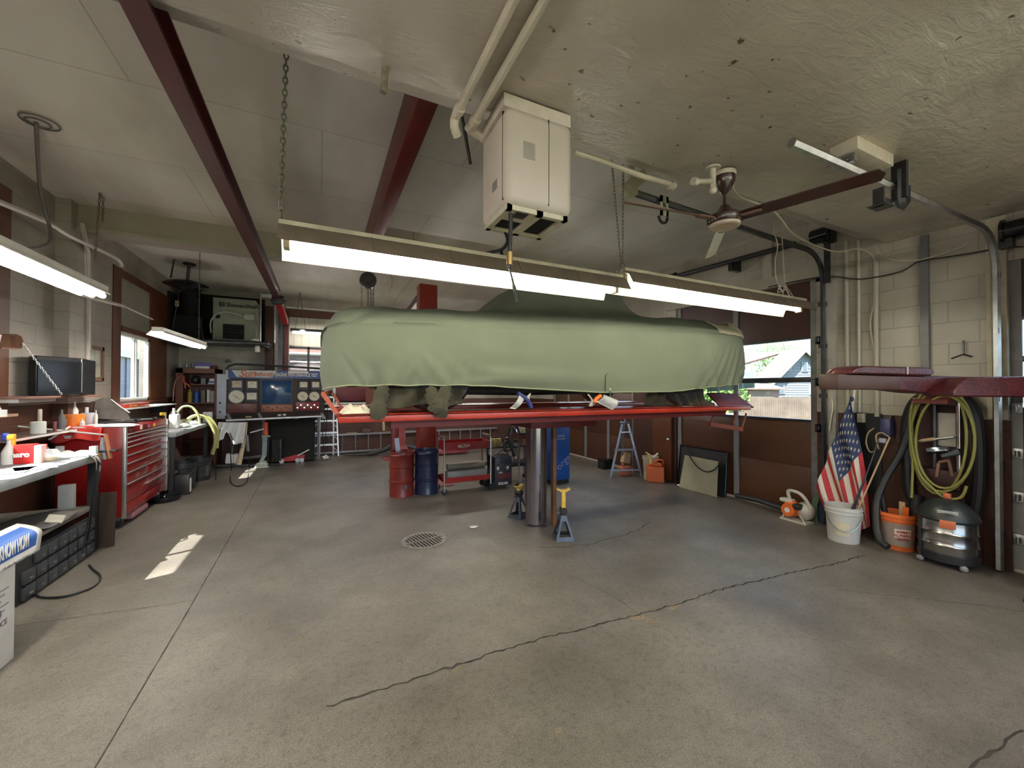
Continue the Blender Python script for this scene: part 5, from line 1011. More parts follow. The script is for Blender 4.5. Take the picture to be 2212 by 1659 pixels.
b = MB(); b.tube([(5.14, 5.15, .32), (5.13, 5.15, .42), PY(1403, 982, 5.15), PY(1395, 977, 5.15)], .014, 8, rs=[.022, .016, .014, .012]); part('spout', b, mat('spout_yellow', (.8, .65, .15), .4), gc, True)
bk = T('paint_bucket', 'cream bucket with a brush in it behind the orange can', 'bucket', (5.36, 5.22, .0))
b = MB(); b.lathe([(0, 0), (.11, 0), (.13, .34), (.14, .36), (.14, .41), (.13, .41), (.12, .33), (0, .3)], (5.31, 5.33, 0)); part('tub', b, mat('dirty_cream', (.5, .45, .35), .6, dirt=.4), bk, True)
b = MB(); b.cyl((5.3, 5.3, .36), (5.42, 5.26, .46), .015); solo('brush_handle', b, mWhiteP, 'pale roller handle resting in the cream bucket', 'brush')
# panels leaning on the door
pl = T('radiator_screen', 'black framed panel leaning on the middle garage door', 'panel', (5.45, 4.4, 0))
b = MB(); q = [V((5.44, 4.82, 0)), V((5.44, 3.95, 0)), V((5.52, 3.97, .66)), V((5.52, 4.82, .66))]; b.prism(q, (-.03, 0, 0)); part('panel', b, mBlackM, pl, True)
b = MB(); b.tube([V(p)+V((-.035, 0, 0)) for p in q]+[q[0]+V((-.035, 0, 0))], .014, 6); part('frame', b, mBlackG, pl, True)
p2 = T('sheet_metal', 'beige sheet metal panel leaning in front of the black panel', 'panel', (5.25, 4.5, 0))
a = [V((5.3, PX(1468, 1040, 5.3).y, 0)), V((5.3, PX(1549, 1060, 5.3).y, 0)), PX(1552, 997, 5.38), PX(1480, 983, 5.38)]; b = MB(); b.prism(a, (-.012, 0, .004)); part('sheet', b, mat('khaki_sheet', (.36, .34, .22), .5, var=.12, sc=4, dirt=.2), p2, True, bev=.004)
wire('rubber_seal', [PX(1481, 962, 5.48), PX(1489, 984, 5.35), PX(1505, 1007, 5.33), PX(1525, 1019, 5.32), PX(1543, 1015, 5.33), PX(1552, 1005, 5.35)], .01, mBlack, 'black rubber seal hanging across the beige panel', 'seal')
# leaf blower
lb = T('leaf_blower', 'orange and white handheld leaf blower on the floor by the garage door', 'leaf blower', (5.3, 3.1, 0))
c = PX(1706, 1092, 5.2); mOr2 = mat('blower_orange', (.8, .16, .03), .35)
b = MB(); b.ball((5.25, c.y, .14), .1, (.8, 1.0, 1.0)); b.cyl((5.15, c.y, .13), (5.3, c.y, .13), .075); part('fan_housing', b, mOr2, lb, True)
b = MB(); b.ball((5.3, c.y-.12, .13), .1, (.9, 1.0, 1.1)); b.bb(5.2, 5.3, c.y-.02, c.y+.13, .2, .25, .02); part('engine_cover', b, mat('pale_grey_plastic', (.6, .57, .5), .4), lb, True)
b = MB(); b.bb(5.16, 5.26, c.y-.13, c.y-.04, .15, .22, .02); part('air_box', b, mBlackM, lb, True)
b = MB(); b.tube([(5.25, c.y+.02, .22), (5.22, c.y+.03, .34), (5.22, c.y-.03, .36), (5.23, c.y-.12, .33), (5.25, c.y-.19, .22), (5.26, c.y-.2, .12)], .02, 8, sub=4); part('handle', b, MATS['pale_grey_plastic'], lb, True)
b = MB(); b.cyl((5.145, c.y, .13), (5.14, c.y, .13), .03); part('starter_badge', b, mWhiteP, lb, True)
b = MB(); b.tube([(5.28, c.y+.1, .1), (5.36, c.y+.5, .1), (5.42, c.y+.85, .07)], .035, 10); part('blower_tube', b, mBlackM, lb, True)
b = MB(); b.bb(5.16, 5.32, c.y-.2, c.y+.1, .0, .02); b.tube([(5.18, c.y+.08, .01), (5.18, c.y+.05, .08)], .01); b.tube([(5.18, c.y-.18, .01), (5.2, c.y-.12, .08)], .01); part('base', b, MATS['pale_grey_plastic'], lb, True)
# ================================================================ BACK WALL THINGS
mExt = mat('ladder_aluminium', (.42, .44, .46), .4, .6, var=.1)
el = T('extension_ladder', 'long aluminium ladder lying on edge along the brown back wall', 'ladder', (1.0, YB-.3, 0))
y0 = YB-.12
for z in (.03, .45): b = MB(); b.bb(-1.1, 4.6, y0, y0+.04, z, z+.045); part('side_rail', b, mExt, el, True)
for i in range(19): b = MB(); b.cyl((-1.0+i*.3, y0+.02, .06), (-1.0+i*.3, y0+.02, .46), .014, n=10); part('rung', b, mExt, el, True)
b = MB(); a = PY(762, 943, y0); b.bb(a.x-.14, a.x+.1, y0-.02, y0+.06, .496, .52); solo('wood_scrap', b, mWood, 'thin wood scrap resting on the ladder rail', 'wood')
b = MB(); a = PY(791, 938, y0); b.bb(a.x-.1, a.x+.1, y0-.04, y0+.08, .496, .6, .004); solo('brown_box', b, mat('brown_block', (.16, .1, .07), .6), 'small brown box on the ladder rail beside the wood scrap', 'box')
b = MB(); b.tube([PY(745, 983, YB-.7), PY(790, 982, YB-.7), PY(830, 972, YB-.7), PY(860, 958, YB-.68), PY(900, 968, YB-.65), PY(960, 965, YB-.65), PY(1010, 972, YB-.65), PY(1060, 972, YB-.65)], .055, 10, sub=5, rs=[.02, .05, .06, .06, .05, .04, .04]); solo('exhaust_hose', b, mat('grey_rubber', (.05, .055, .06), .5), 'dark flexible exhaust hose lying along the back wall', 'hose')
b = MB(); b.bb(-.0, .0+.03, YB-.03, YB, .5, 1.33); 
b = MB(); a = PY(829, 900, YB-.02); b.bb(a.x-.03, a.x+.03, YB-.03, YB, .52, 1.2); solo('yellow_strip', b, mat('pale_yellow_strip', (.6, .55, .3), .5), 'pale yellow vertical strip on the back wall', 'strip')
# step ladder (seen front on, just before the tester)
sl = T('step_ladder', 'white aluminium step ladder standing right of the engine tester', 'step ladder', (.1, 10.0, 0))
A, B_ = PZ(665, 993), PZ(731, 990); yy = 10.3; A = V((PY(665, 990, yy).x, yy, 0)); B_ = V((PY(731, 990, yy).x, yy, 0)); tA, tB = V((-.02, 10.42, 1.75)), V((.33, 10.42, 1.75))
for a, e in ((A, tA), (B_, tB)): b = MB(); b.bar(a, e, .025, .06, (0, 1, 0)); part('rail', b, mAlu, sl, True)
for i in range(1, 7):
    k_ = i/6.3; b = MB(); p, q = A.lerp(tA, k_), B_.lerp(tB, k_); b.bar(p, q, .08, .04); part('step', b, mAlu, sl, True)
    if i < 5: b = MB(); b.bar(p-V((0, .02, .01)), A.lerp(tA, k_-.11).lerp(B_.lerp(tB, k_-.11), .0)+V((0, -.02, 0)), .02, .02) if False else b.bar(p.lerp(q, .27)-V((0, .03, .0)), A.lerp(tA, k_-.1)-V((0, .03, 0)), .02, .008); part('brace', b, mAlu, sl, True); b = MB(); b.bar(p.lerp(q, .73)-V((0, .03, 0)), B_.lerp(tB, k_-.1)-V((0, .03, 0)), .02, .008); part('brace', b, mAlu, sl, True)
for x in (.0, .3): b = MB(); b.bar((x, 10.45, 1.72), (x, 10.49, .001), .02, .03); part('rear_leg', b, mAlu, sl, True)
b = MB(); b.bb(-.05, .36, 10.38, 10.48, 1.74, 1.78, .004); part('top_cap', b, mAlu, sl, True)
wire('dangling_lead', [PY(700, 850, 9.8), PY(701, 900, 9.8), PY(697, 940, 9.8), PY(700, 978, 9.8)], .008, mBlack, 'black cord dangling in front of the step ladder')
wire('dangling_lead', [PY(712, 850, 9.8), PY(708, 880, 9.8), PY(704, 930, 9.8), PY(703, 960, 9.8)], .008, mBlack, 'second black cord dangling near the right ladder rail')
b = MB(); c = PZ(701, 980); [b.ball((c.x+dx, 9.82, .04+dz), .03) for dx, dz in ((0, 0), (.05, .01), (-.03, .03), (.02, .05))]; solo('cord_plug', b, mWhiteP, 'small white plug cluster at the end of the hanging cord', 'plug')
tc_ = T('tool_cabinet', 'maroon wall cabinet with white trim beyond the step ladder', 'cabinet', (.9, YB-.25, 1.2))
a, e = PY(725, 880, YB-.3), PY(790, 835, YB-.3); b = MB(); b.bb(a.x, e.x, YB-.3, YB-.002, 1.3, 1.72, .005); part('body', b, mat('maroon_paint', (.14, .03, .04), .4), tc_, True)
b = MB(); b.bb(a.x-.1, e.x, YB-.34, YB-.002, 1.22, 1.26); b.bb(a.x-.5, a.x-.1, YB-.34, YB-.002, 1.22, 1.26); b.bb(a.x-.5, a.x-.1, YB-.34, YB-.002, 1.5, 1.55); part('white_shelf', b, mWhiteP, tc_, True)
b = MB(); b.bb(e.x, e.x+.25, YB-.3, YB-.002, .95, 1.75); part('wood_side', b, mWoodD, tc_, True)
# ---- engine tester
et = T('engine_tester', 'large engine performance tester console with blue header on a wheeled frame', 'engine tester', (-.75, 9.9, 0))
Y0 = 9.75
def E(px, py, dy=0): return PY(px, py, Y0+dy)
mCabD = mat('tester_dark', (.035, .025, .022), .45, var=.15); mHdr = mat('header_blue', (.015, .06, .22), .35); mHdrW = mat('header_white', (.55, .56, .52), .45, dirt=.15)
a, e = E(490, 905), E(702, 818)
b = MB(); b.bb(E(488, 860).x, E(700, 860).x, Y0, Y0+.5, 1.0, 1.98, .01); part('cabinet', b, mCabD, et, True)
hz0, hz1 = 1.8, 1.97
b = MB(); b.bb(E(493, 800).x, .12, Y0-.03, Y0, hz0, hz1); hd = part('header', b, mHdr, et, True)
xa = E(493, 800).x; b = MB(); b.prism([(xa+.06, Y0-.034, hz1-.005), (E(598, 800).x, Y0-.034, hz1-.005), (E(589, 810).x, Y0-.034, hz0+.025), (E(512, 810).x, Y0-.034, hz0+.025)], (0, .003, 0)); part('header_badge', b, mHdrW, hd, True)
b = MB(); b.prism([(xa-.03, Y0-.02, hz1), (xa+.07, Y0-.02, hz1), (xa+.02, Y0-.02, hz0-.02), (xa-.04, Y0-.02, hz0-.02)], (0, .4, 0)); part('end_fin', b, mHdrW, et, True)
mSunR = mat('sun_orange_red', (.55, .1, .03), .4)
text('Sun', .21, (E(516, 810).x, Y0-.038, hz0+.03), (1, 0, .0), (0, 0, 1), mSunR, et, shear=.35, bold=.004, sx=.95)
text('INFRA-RED', .1, (E(553, 810).x, Y0-.038, hz0+.045), (1, 0, 0), (0, 0, 1), mSunR, et, bold=.002, sx=.62)
text('ENGINE PERFORMANCE TEST', .105, (E(595, 810).x, Y0-.034, hz0+.05), (1, 0, 0), (0, 0, 1), mWhiteP, et, bold=.0015, sx=.58)
b = MB(); b.bb(E(623, 800).x, E(666, 800).x, Y0-.036, Y0-.033, hz1-.045, hz1-.005); part('paper_note', b, mPaper, hd, True)
b = MB(); b.tube([(xa-.04, Y0-.0, hz1-.0), (xa+.02, Y0, hz1+.08), (xa+.12, Y0, hz1+.115), (xa+.9, Y0, hz1+.1), (.12, Y0, hz1+.06)], .022, 8, sub=1); part('top_rail', b, mSteelD, et, True)
mDial = mat('dial_cream', (.68, .63, .48), .4, var=.05); mNeedle = mBlack
def meter(px, py, r, kind, tint=None):
    c = E(px, py, -.03); b = MB()
    if kind == 'round':
        b.cyl(c+V((0, .02, 0)), c-V((0, .012, 0)), r*1.12, n=30); m_ = part('meter', b, mGreyP, et, True); b = MB(); b.cyl(c-V((0, .012, 0)), c-V((0, .016, 0)), r, n=30); part('dial_face', b, mDial, m_, True)
        b = MB(); b.bar(c+V((-r*.5, -.018, r*.35)), c+V((r*.5, -.018, -r*.45)), .004, .006); b.cyl(c-V((0, .016, 0)), c-V((0, .022, 0)), .009); part('needle', b, mNeedle, m_, True)
    else:
        w_, h_ = r*1.5, r*1.25; b.bb(c.x-w_/2-.03, c.x+w_/2+.03, c.y-.01, c.y+.02, c.z-h_/2-.07, c.z+h_/2+.03, .01); m_ = part('meter', b, mat('meter_case', (.05, .055, .07), .35), et, True)
        b = MB(); b.bb(c.x-w_/2, c.x+w_/2, c.y-.014, c.y-.01, c.z-h_/2, c.z+h_/2, .001); b.prism([(c.x-w_/2, c.y-.0145, c.z-h_/2), (c.x+w_/2, c.y-.0145, c.z-h_/2), (c.x+w_*.5, c.y-.0145, c.z+h_*.35), (c.x+w_*.35, c.y-.0145, c.z+h_*.5), (c.x-w_*.35, c.y-.0145, c.z+h_*.5), (c.x-w_*.5, c.y-.0145, c.z+h_*.35)], (0, -.002, 0)); part('dial_face', b, tint or mDial, m_, True)
        b = MB(); b.tube([c+V((w_*.36*math.sin(q), -.018, -h_*.3+h_*.55*math.cos(q))) for q in [-.9+1.8*i/8 for i in range(9)]], .0025, 4); part('scale_arc', b, mNeedle, m_, True)
meter(512, 830, .105, 'arc', mat('dial_tan', (.5, .42, .3), .45)); meter(545, 831, .105, 'arc'); meter(511, 857, .125, 'round'); meter(544, 856, .11, 'arc')
meter(656, 831, .09, 'arc'); meter(682, 831, .09, 'arc'); meter(654, 856, .095, 'round'); meter(679, 856, .095, 'round')
a, e = E(566, 872), E(629, 822); b = MB(); b.bb(a.x-.03, e.x+.03, Y0-.02, Y0, a.z-.03, e.z+.03); sc_ = part('screen_frame', b, mCabD, et, True)
b = MB(); b.bb(a.x, e.x, Y0-.024, Y0-.02, a.z, e.z, .001); part('screen', b, mat('blue_screen', (.015, .06, .16), .12, var=.2, sc=3), sc_, True)
for x0, x1, y0_, y1_, m_ in ((491, 556, 871, 892, mat('maroon_panel', (.13, .03, .02), .4)), (565, 632, 874, 890, mat('copper_panel', (.32, .11, .06), .4)), (639, 690, 868, 887, mat('cherry_panel', (.2, .02, .03), .35))):
    a, e = E(x0, y1_), E(x1, y0_); b = MB(); b.bb(a.x, e.x, Y0-.035, Y0, a.z, e.z, .004); p_ = part('control_panel', b, m_, et, True)
    for i in range(7): x = a.x+(e.x-a.x)*(i+.5)/7; b = MB(); b.cyl((x, Y0-.05, a.z+(e.z-a.z)*(.35+.3*(i % 2))), (x, Y0-.035, a.z+(e.z-a.z)*(.35+.3*(i % 2))), .016); part('knob', b, mBlackM if x < -.0 and x0 < 600 else mChrome, p_, True)
a, e = E(468, 905), E(490, 808); b = MB(); b.bb(a.x, e.x, Y0-.02, Y0+.45, a.z, e.z, .003); sp_ = part('side_panel', b, mat('grey_blue_panel', (.42, .44, .5), .5, var=.06), et, True)
for z in (1.3, 1.12): b = MB(); b.cyl((E(476, 850).x, Y0-.025, z), (E(476, 850).x, Y0-.02, z), .02); part('socket', b, mBlackM, sp_, True)
b = MB(); b.prism([E(486, 898, -.02), E(690, 890, -.02), E(695, 899, -.38), E(488, 909, -.38)], (0, 0, -.02)); part('work_shelf', b, mCabD, et, True)
b = MB(); b.bar(E(488, 908, -.38), E(695, 899, -.38), .02, .03); part('shelf_edge', b, mSteel, et, True)
for x in (488, 556, 632, 692): b = MB(); b.prism([E(x, 893, -.0), E(x+6, 893, 0), E(x+12, 905, -.36), E(x+4, 905, -.36)], (0, 0, .012)); part('shelf_divider', b, mat('divider_grey', (.25, .25, .27), .5), et, True)
for x in (-1.62, -1.08, -.05):
    b = MB(); b.bb(x, x+.05, Y0, Y0+.05, .04, 1.0); part('leg', b, mSteelD, et, True)
b = MB(); b.bar(E(465, 1006), E(600, 1003), .05, .04); b.bar(E(515, 990, .1), E(575, 984, .1), .06, .05); part('base_rail', b, mSteelD, et, True)
b = MB(); b.bb(-.95, -.1, Y0+.05, Y0+.5, .03, .98); part('lower_bay', b, mDark, et, True)  # solid black block stands in for shade inside the bay
# cables, cloth, boots around the tester
wire('tester_lead', [E(500, 908, -.3), E(503, 950, -.3), E(498, 975, -.3), PZ(500, 1015)+V((0, 0, .01)), PZ(497, 1035, .01), PZ(505, 1048, .01), PZ(522, 1049, .01), PZ(534, 1038, .01), PZ(538, 1010, .01), E(540, 980, -.2), E(548, 920, -.3)], .009, mBlack, 'black lead hanging in a loop from the tester to the floor')
wire('tester_lead', [E(490, 908, -.3), E(497, 935, -.35), E(505, 955, -.35), E(515, 968, -.35), E(525, 965, -.35)], .008, mBlack, 'second black lead draped under the tester shelf')
wire('tester_lead', [E(466, 905, -.3), E(464, 950, -.3), E(466, 1000, -.3), PZ(466, 1036, .01)], .008, mBlack, 'thin black lead hanging down beside the grey side panel')
b = MB(); b.grid(lambda u, v: E(472+60*u-(9-3*u)*v-(10*v*v if u < .3 else 0), 912+(52+6*math.sin(u*5)-45*math.exp(-((u-.42)/.16)**2)*.8+(16 if u < .15 else 0))*v, -.36)+V((0, .035*math.sin(u*22+v*2), 0)), 36, 12); solo('white_cloth', b, mCloth, 'white cloth draped from the tester shelf', 'cloth', solid=.006)
bl = T('grip_stand', 'orange-topped steel jack stand post in front of the tester', 'stand', (-.85, 9.6, 0))
b = MB(); b.cyl(E(574, 912, -.2), E(574, 940, -.2), .045); part('orange_cap', b, mat('vermilion', (.6, .1, .04), .4), bl, True)
b = MB(); b.bar(E(566, 942, -.2), E(584, 942, -.2), .1, .03); b.bar(E(573, 944, -.2), E(571, 985, -.2), .08, .05, (0, 1, 0)); b.bar(E(572, 983, -.2), E(562, 1001, -.25), .06, .04, (0, 1, 0)); part('column', b, mat('blue_grey_column', (.2, .25, .27), .5, .4), bl, True)
b = MB(); b.cyl(E(572, 926, -.22), E(540, 935, -.3), .012); part('white_lever', b, mWhiteP, bl, True)
b = MB(); b.tube([E(586, 945, -.2), E(580, 950, -.2), E(578, 1000, -.2), E(583, 1005, -.25), E(615, 1004, -.25)], .012, 6); part('tube_frame', b, mSteelD, bl, True)
sh_ = T('shoe', 'pale sneaker lying at the sunny foot of the tester', 'shoe', (-.98, 9.3, 0))
b = MB(); q = PZ(565, 1010); b.ball((q.x, q.y, .06), .06, (1.9, 1.0, .9)); b.ball((q.x+.05, q.y, .1), .045, (1, .9, .8)); part('upper', b, mat('shoe_green_grey', (.45, .52, .42), .7, var=.4, sc=25), sh_, True)
b = MB(); b.bb(q.x-.12, q.x+.12, q.y-.055, q.y+.055, 0, .025, .01); part('sole', b, mWhiteP, sh_, True)
b = MB()
a, e = E(587, 1002, -.1), E(608, 950, -.1); b.bb(a.x, e.x, a.y-.01, a.y+.02, a.z+.05, e.z); 
cr_ = T('steel_grating', 'dark crimped steel grating standing in front of the tester', 'grating', (a.x+.15, a.y, 0)); part('back', b, mDark, cr_, True)
for i in range(12):
    z = a.z+.06+(e.z-a.z-.07)*i/11; b = MB(); b.tube([(a.x+(e.x-a.x)*k/8, a.y-.02, z+(.012 if k % 2 else -.012)) for k in range(9)], .007, 5); part('crimp_bar', b, mSteelD, cr_, True)
b = MB(); b.cyl((-.48, 9.6, .08), (-.3, 9.6, .08), .0+.05); 
jk = T('floor_jack', 'red trolley jack parked beside the grating', 'trolley jack', (-.35, 9.85, 0))
b = MB(); a = PZ(620, 1000); b.prism([(a.x-.15, a.y, .03), (a.x+.32, a.y, .03), (a.x+.34, a.y, .16), (a.x+.2, a.y, .17), (a.x-.15, a.y, .09)], (0, .2, 0)); part('body', b, mat('jack_red', (.4, .02, .03), .35), jk, True, bev=.008)
b = MB(); b.cyl((a.x+.2, a.y-.02, .14), (a.x+.42, a.y-.02, .26), .014); part('handle', b, mWhiteP, jk, True)
for x in (-.1, .2, .28): b = MB(); b.cyl((a.x+x, a.y-.03, .045), (a.x+x, a.y, .045), .045); part('wheel', b, mSteel, jk, True)
b = MB(); a, e = PY(495, 992, 9.9), PY(517, 975, 9.9); b.box(((a.x+e.x)/2, 9.85, .16), (.28, .2, .2), (0, .1, .2), .02); solo('white_jug_pile', b, mPaper, 'crumpled white bag on the floor under the tester', 'bag')
b = MB(); b.cyl(E(530, 945, -.3), E(515, 1003, -.3), .03, .05); b.cyl(E(533, 912, -.3), E(530, 945, -.3), .02); solo('pry_bar', b, mat('bone_wood', (.62, .52, .36), .6), 'wooden handle leaning against the tester frame', 'handle')
b = MB(); b.grid(lambda u, v: E(530+6*u+3*v, 940+35*v, -.33)+V((0, .02*math.sin(u*9), 0)), 6, 6); solo('grey_cloth', b, mat('grey_rag', (.3, .31, .33), .9), 'grey cloth hanging beside the wooden handle', 'cloth', solid=.005)
def small(name, label, cat, px0, px1, py0, py1, y, m, dep=.08, kind='box', zb=None):
    a, e = PY(px0, py1, y), PY(px1, py0, y); z0 = a.z if zb is None else zb; h_ = e.z-z0; b = MB()
    r_ = (e.x-a.x)/2; cx = (a.x+e.x)/2
    if kind == 'box': b.bb(a.x, e.x, y, y+dep, z0, z0+h_, .003)
    elif kind == 'cyl': b.lathe([(0, 0), (r_, 0), (r_, h_*.95), (r_*.9, h_), (0, h_)], (cx, y+r_, z0), 20)
    elif kind == 'bottle': b.lathe([(0, 0), (r_, 0), (r_, h_*.65), (r_*.35, h_*.82), (r_*.35, h_), (0, h_)], (cx, y+r_, z0), 20)
    elif kind == 'jug': b.bb(a.x, e.x, y, y+dep, z0, z0+h_*.7, .02); b.cyl((cx-.2*r_, y+dep/2, z0+h_*.68), (cx-.2*r_, y+dep/2, z0+h_), r_*.3)
    elif kind == 'coil':
        for i in range(4): b.torus((cx, y+r_, z0+.015+i*.02), r_*.9, .012, (0, 0, 0), 22)
    elif kind == 'lump': b.ball((cx, y+dep/2, z0+h_/2), 1, (r_, dep/2, h_/2), 14)
    return solo(name, b, m, label, cat)
mT = mat('white_part', (.6, .62, .55), .4)
small('analyser_probe', 'pale round probe parts lying on the tester shelf', 'tool', 599, 607, 895, 904, Y0-.2, mT, kind='cyl'); small('analyser_probe', 'second pale probe right of the first on the tester shelf', 'tool', 610, 618, 894, 903, Y0-.2, mT, kind='cyl')
small('shop_knife', 'small tan tool lying left on the tester shelf', 'tool', 530, 543, 899, 904, Y0-.2, mWood, kind='box', dep=.03)
# ---- brown open cabinet
cb_ = T('open_cabinet', 'dark red-brown open wooden cabinet against the back wall', 'cabinet', (-2.2, 10.4, 0))
cx0, cx1 = -2.62, -1.93; cy0 = 10.15; ztop = 2.0
for nm, bbx in (('side', (cx0, cx0+.12, cy0, YB-.001, 0, ztop)), ('side', (cx1-.05, cx1, cy0, YB-.001, 0, ztop)), ('top', (cx0, cx1, cy0, YB-.001, ztop-.1, ztop)), ('back', (cx0, cx1, YB-.03, YB-.001, 0, ztop)), ('shelf', (cx0+.12, cx1-.05, cy0+.02, YB-.03, 1.66, 1.68)), ('shelf', (cx0+.12, cx1-.05, cy0+.02, YB-.03, 1.27, 1.3)), ('shelf', (cx0+.12, cx1-.05, cy0+.02, YB-.03, .5, .52))):
    b = MB(); b.bb(*bbx); part(nm, b, mWoodD, cb_, True, bev=.003)
def onsh(z, items):
    for (x0, x1, h_, m_, kd, nm, lb) in items:
        b = MB(); y = cy0+.06
        if kd == 'box': b.bb(x0, x1, y, y+.15, z, z+h_, .004)
        elif kd == 'cyl': b.lathe([(0, 0), ((x1-x0)/2, 0), ((x1-x0)/2, h_*.8), ((x1-x0)/4, h_*.88), ((x1-x0)/4, h_), (0, h_)], ((x0+x1)/2, y+.05, z), 18)
        else: b.ball(((x0+x1)/2, y+.08, z+h_/2), 1, ((x1-x0)/2, .08, h_/2))
        solo(nm, b, m_, lb, nm.replace('_', ' '))
onsh(1.68, [(-2.4, -2.25, .18, mBlackM, 'lump', 'tool_bag', 'dark lump of tools on the cabinet upper shelf'), (-2.22, -2.14, .12, mGreyP, 'box', 'meter_box', 'grey meter box on the cabinet upper shelf')])
for i in range(4): b = MB(); b.bb(-2.1+.01*i, -1.99, cy0+.05, cy0+.2, 1.681+i*.03, 1.706+i*.03); solo('book', b, [mWhiteP, mBlue, mWhiteP, mPaper][i], ['lowest white booklet of the pile on the cabinet upper shelf', 'blue booklet second from the bottom of the cabinet pile', 'white booklet third in the cabinet pile', 'topmost pale booklet of the cabinet pile'][i], 'booklet', 'booklet pile in the cabinet')
onsh(1.3, [(-2.45, -2.37, .27, mat('amber_spray', (.5, .35, .04), .4), 'cyl', 'spray_can', 'yellow spray can on the cabinet middle shelf'), (-2.35, -2.25, .26, mat('cobalt_can', (.02, .12, .45), .35), 'cyl', 'spray_can', 'blue spray can beside the yellow one in the cabinet'), (-2.22, -2.15, .25, mat('dim_brass', (.2, .16, .1), .5), 'box', 'carton', 'narrow dull box on the cabinet middle shelf'), (-2.12, -2.07, .26, mPaper, 'box', 'carton', 'narrow white box on the cabinet middle shelf'), (-2.06, -2.0, .24, mat('bone_box', (.5, .46, .38), .6), 'box', 'carton', 'cream box at the right end of the cabinet middle shelf')])
b = MB(); b.bb(-2.32, -2.08, 10.2, 10.35, 2.001, 2.05, .003); solo('book', b, mPaper, 'white box under the purple one on the cabinet top', 'box')
b = MB(); b.box((-2.2, 10.28, 2.085), (.27, .16, .06), (0, 0, .12), .004); solo('book', b, mat('violet_box', (.12, .1, .42), .5), 'violet-blue box on top of the white box above the cabinet', 'box')
b = MB(); b.box((-2.02, 10.3, 2.04), (.12, .1, .07), None, .01); solo('dark_case', b, mat('oxblood', (.1, .02, .03), .5), 'small dark red case at the right end of the cabinet top', 'case')
jt = T('jar_tray', 'tray of small glass jars on the left of the cabinet top', 'tray', (-2.45, 10.3, 2.0))
b = MB(); b.bb(-2.6, -2.34, 10.2, 10.4, 2.001, 2.02); part('tray', b, mSteelD, jt, True)
for i in range(5): b = MB(); b.lathe([(0, .0), (.022, 0), (.022, .07), (.012, .08), (.012, .1), (0, .1)], (-2.57+i*.05, 10.25+.03*(i % 2), 2.021), 12); solo('glass_jar', b, mat('smoky_glass', (.4, .42, .38), .1, alpha=.6), 'small glass jar standing in the tray on the cabinet top', 'jar', 'jars in the cabinet top tray')
b = MB(); c = PY(492, 780, YB-.05); b.torus(c, .035, .014, (R(90), 0, 0), 16); b.cyl(c, c+V((.05, .05, -.01)), .02); solo('tape_roll', b, mGreyP, 'small round tape roll hung on the back wall', 'tape')
wire('air_line', [PY(374, 868, 9.6), PY(376, 835, 9.7), PY(382, 818, 9.8), PY(393, 810, 10.0), V((-2.56, 10.145, 1.85))], .01, mat('pinkish_hose', (.4, .16, .13), .5), 'thin reddish hose arching up to the cabinet corner', 'hose')
pr_ = T('pliers', 'red-handled cutters hung on the cabinet side', 'pliers', (-2.5, 10.05, 1.8))
b = MB(); b.bar(PY(397, 812, 10.1), PY(398, 826, 10.1), .04, .03); part('head', b, mat('orange_dark', (.35, .05, .03), .4), pr_, True)
for q in ((400, 838), (411, 837)): b = MB(); b.tube([PY(398, 825, 10.1), PY((398+q[0])/2+1, 831, 10.1), PY(q[0], q[1], 10.1)], .012, 6); part('handle', b, mat('salmon_grip', (.7, .15, .1), .4), pr_, True)
# shelf with the waste oil heater
hs_ = T('wall_shelf', 'long dark mezzanine shelf across the back left corner', 'shelf', (-1.9, 9.9, 2.5))
b = MB(); b.bb(XL+.005, -.97, 9.55, YB-.062, 2.51, 2.55); b.cyl((XL+.01, 9.56, 2.51), (-.97, 9.56, 2.51), .04); part('deck', b, mSteelD, hs_, True)
b = MB(); b.bb(-2.6, -2.55, 9.6, YB-.062, 2.45, 2.51); b.bb(-1.05, -.99, 9.6, YB-.201, 2.45, 2.51); part('bearer', b, mSteelD, hs_, True)
wh = T('waste_oil_heater', 'grimy grey-green furnace cabinet marked Shenandoah on the corner shelf', 'heater', (-1.62, 9.9, 2.56))
mFur = mat('grimy_grey_green', (.27, .29, .24), .6, var=.12, sc=5, dirt=.55)
a, e = PY(459, 733, 9.8), PY(553, 648, 9.8); fx0, fx1, fz0, fz1 = a.x, e.x, 2.551, PY(500, 645, 9.8).z
b = MB(); b.bb(fx0, fx1, 9.8, 10.45, fz0, fz1, .01); part('cabinet', b, mFur, wh, True)
text('Shenandoah', .115, (fx0+.22, 9.796, fz1-.17), (1, 0, 0), (0, 0, 1), mBlack, wh, bold=.0025, sx=1.0)
b = MB(); q = (fx0+.15, fz1-.13)
for k in range(3): b.bb(q[0]-.045, q[0]+.045, 9.795, 9.799, q[1]-.045+k*.036, q[1]-.027+k*.036)
b.bb(q[0]-.045, q[0]-.028, 9.795, 9.799, q[1]-.04, q[1]+.045); b.bb(q[0]+.028, q[0]+.045, 9.795, 9.799, q[1]-.04, q[1]+.045); part('logo', b, mBlack, wh, True)
b = MB(); b.bb(fx0+.17, fx1-.2, 9.79, 9.8, fz0+.05, fz0+.35); part('louver', b, mDark, wh, True)  # black sheet paints in the shade behind the slats
for i in range(5): b = MB(); b.box(((fx0+fx1)/2-.01, 9.785, fz0+.09+i*.06), (fx1-fx0-.4, .03, .006), (R(30), 0, 0)); part('louver_slat', b, mat('soot_blue', (.015, .015, .025), .5), wh, True)
b = MB(); b.bb(fx1-.2, fx1-.03, 9.77, 9.8, fz1-.42, fz1-.3, .004); part('junction_box', b, mat('grimy_light', (.4, .42, .36), .6), wh, True)
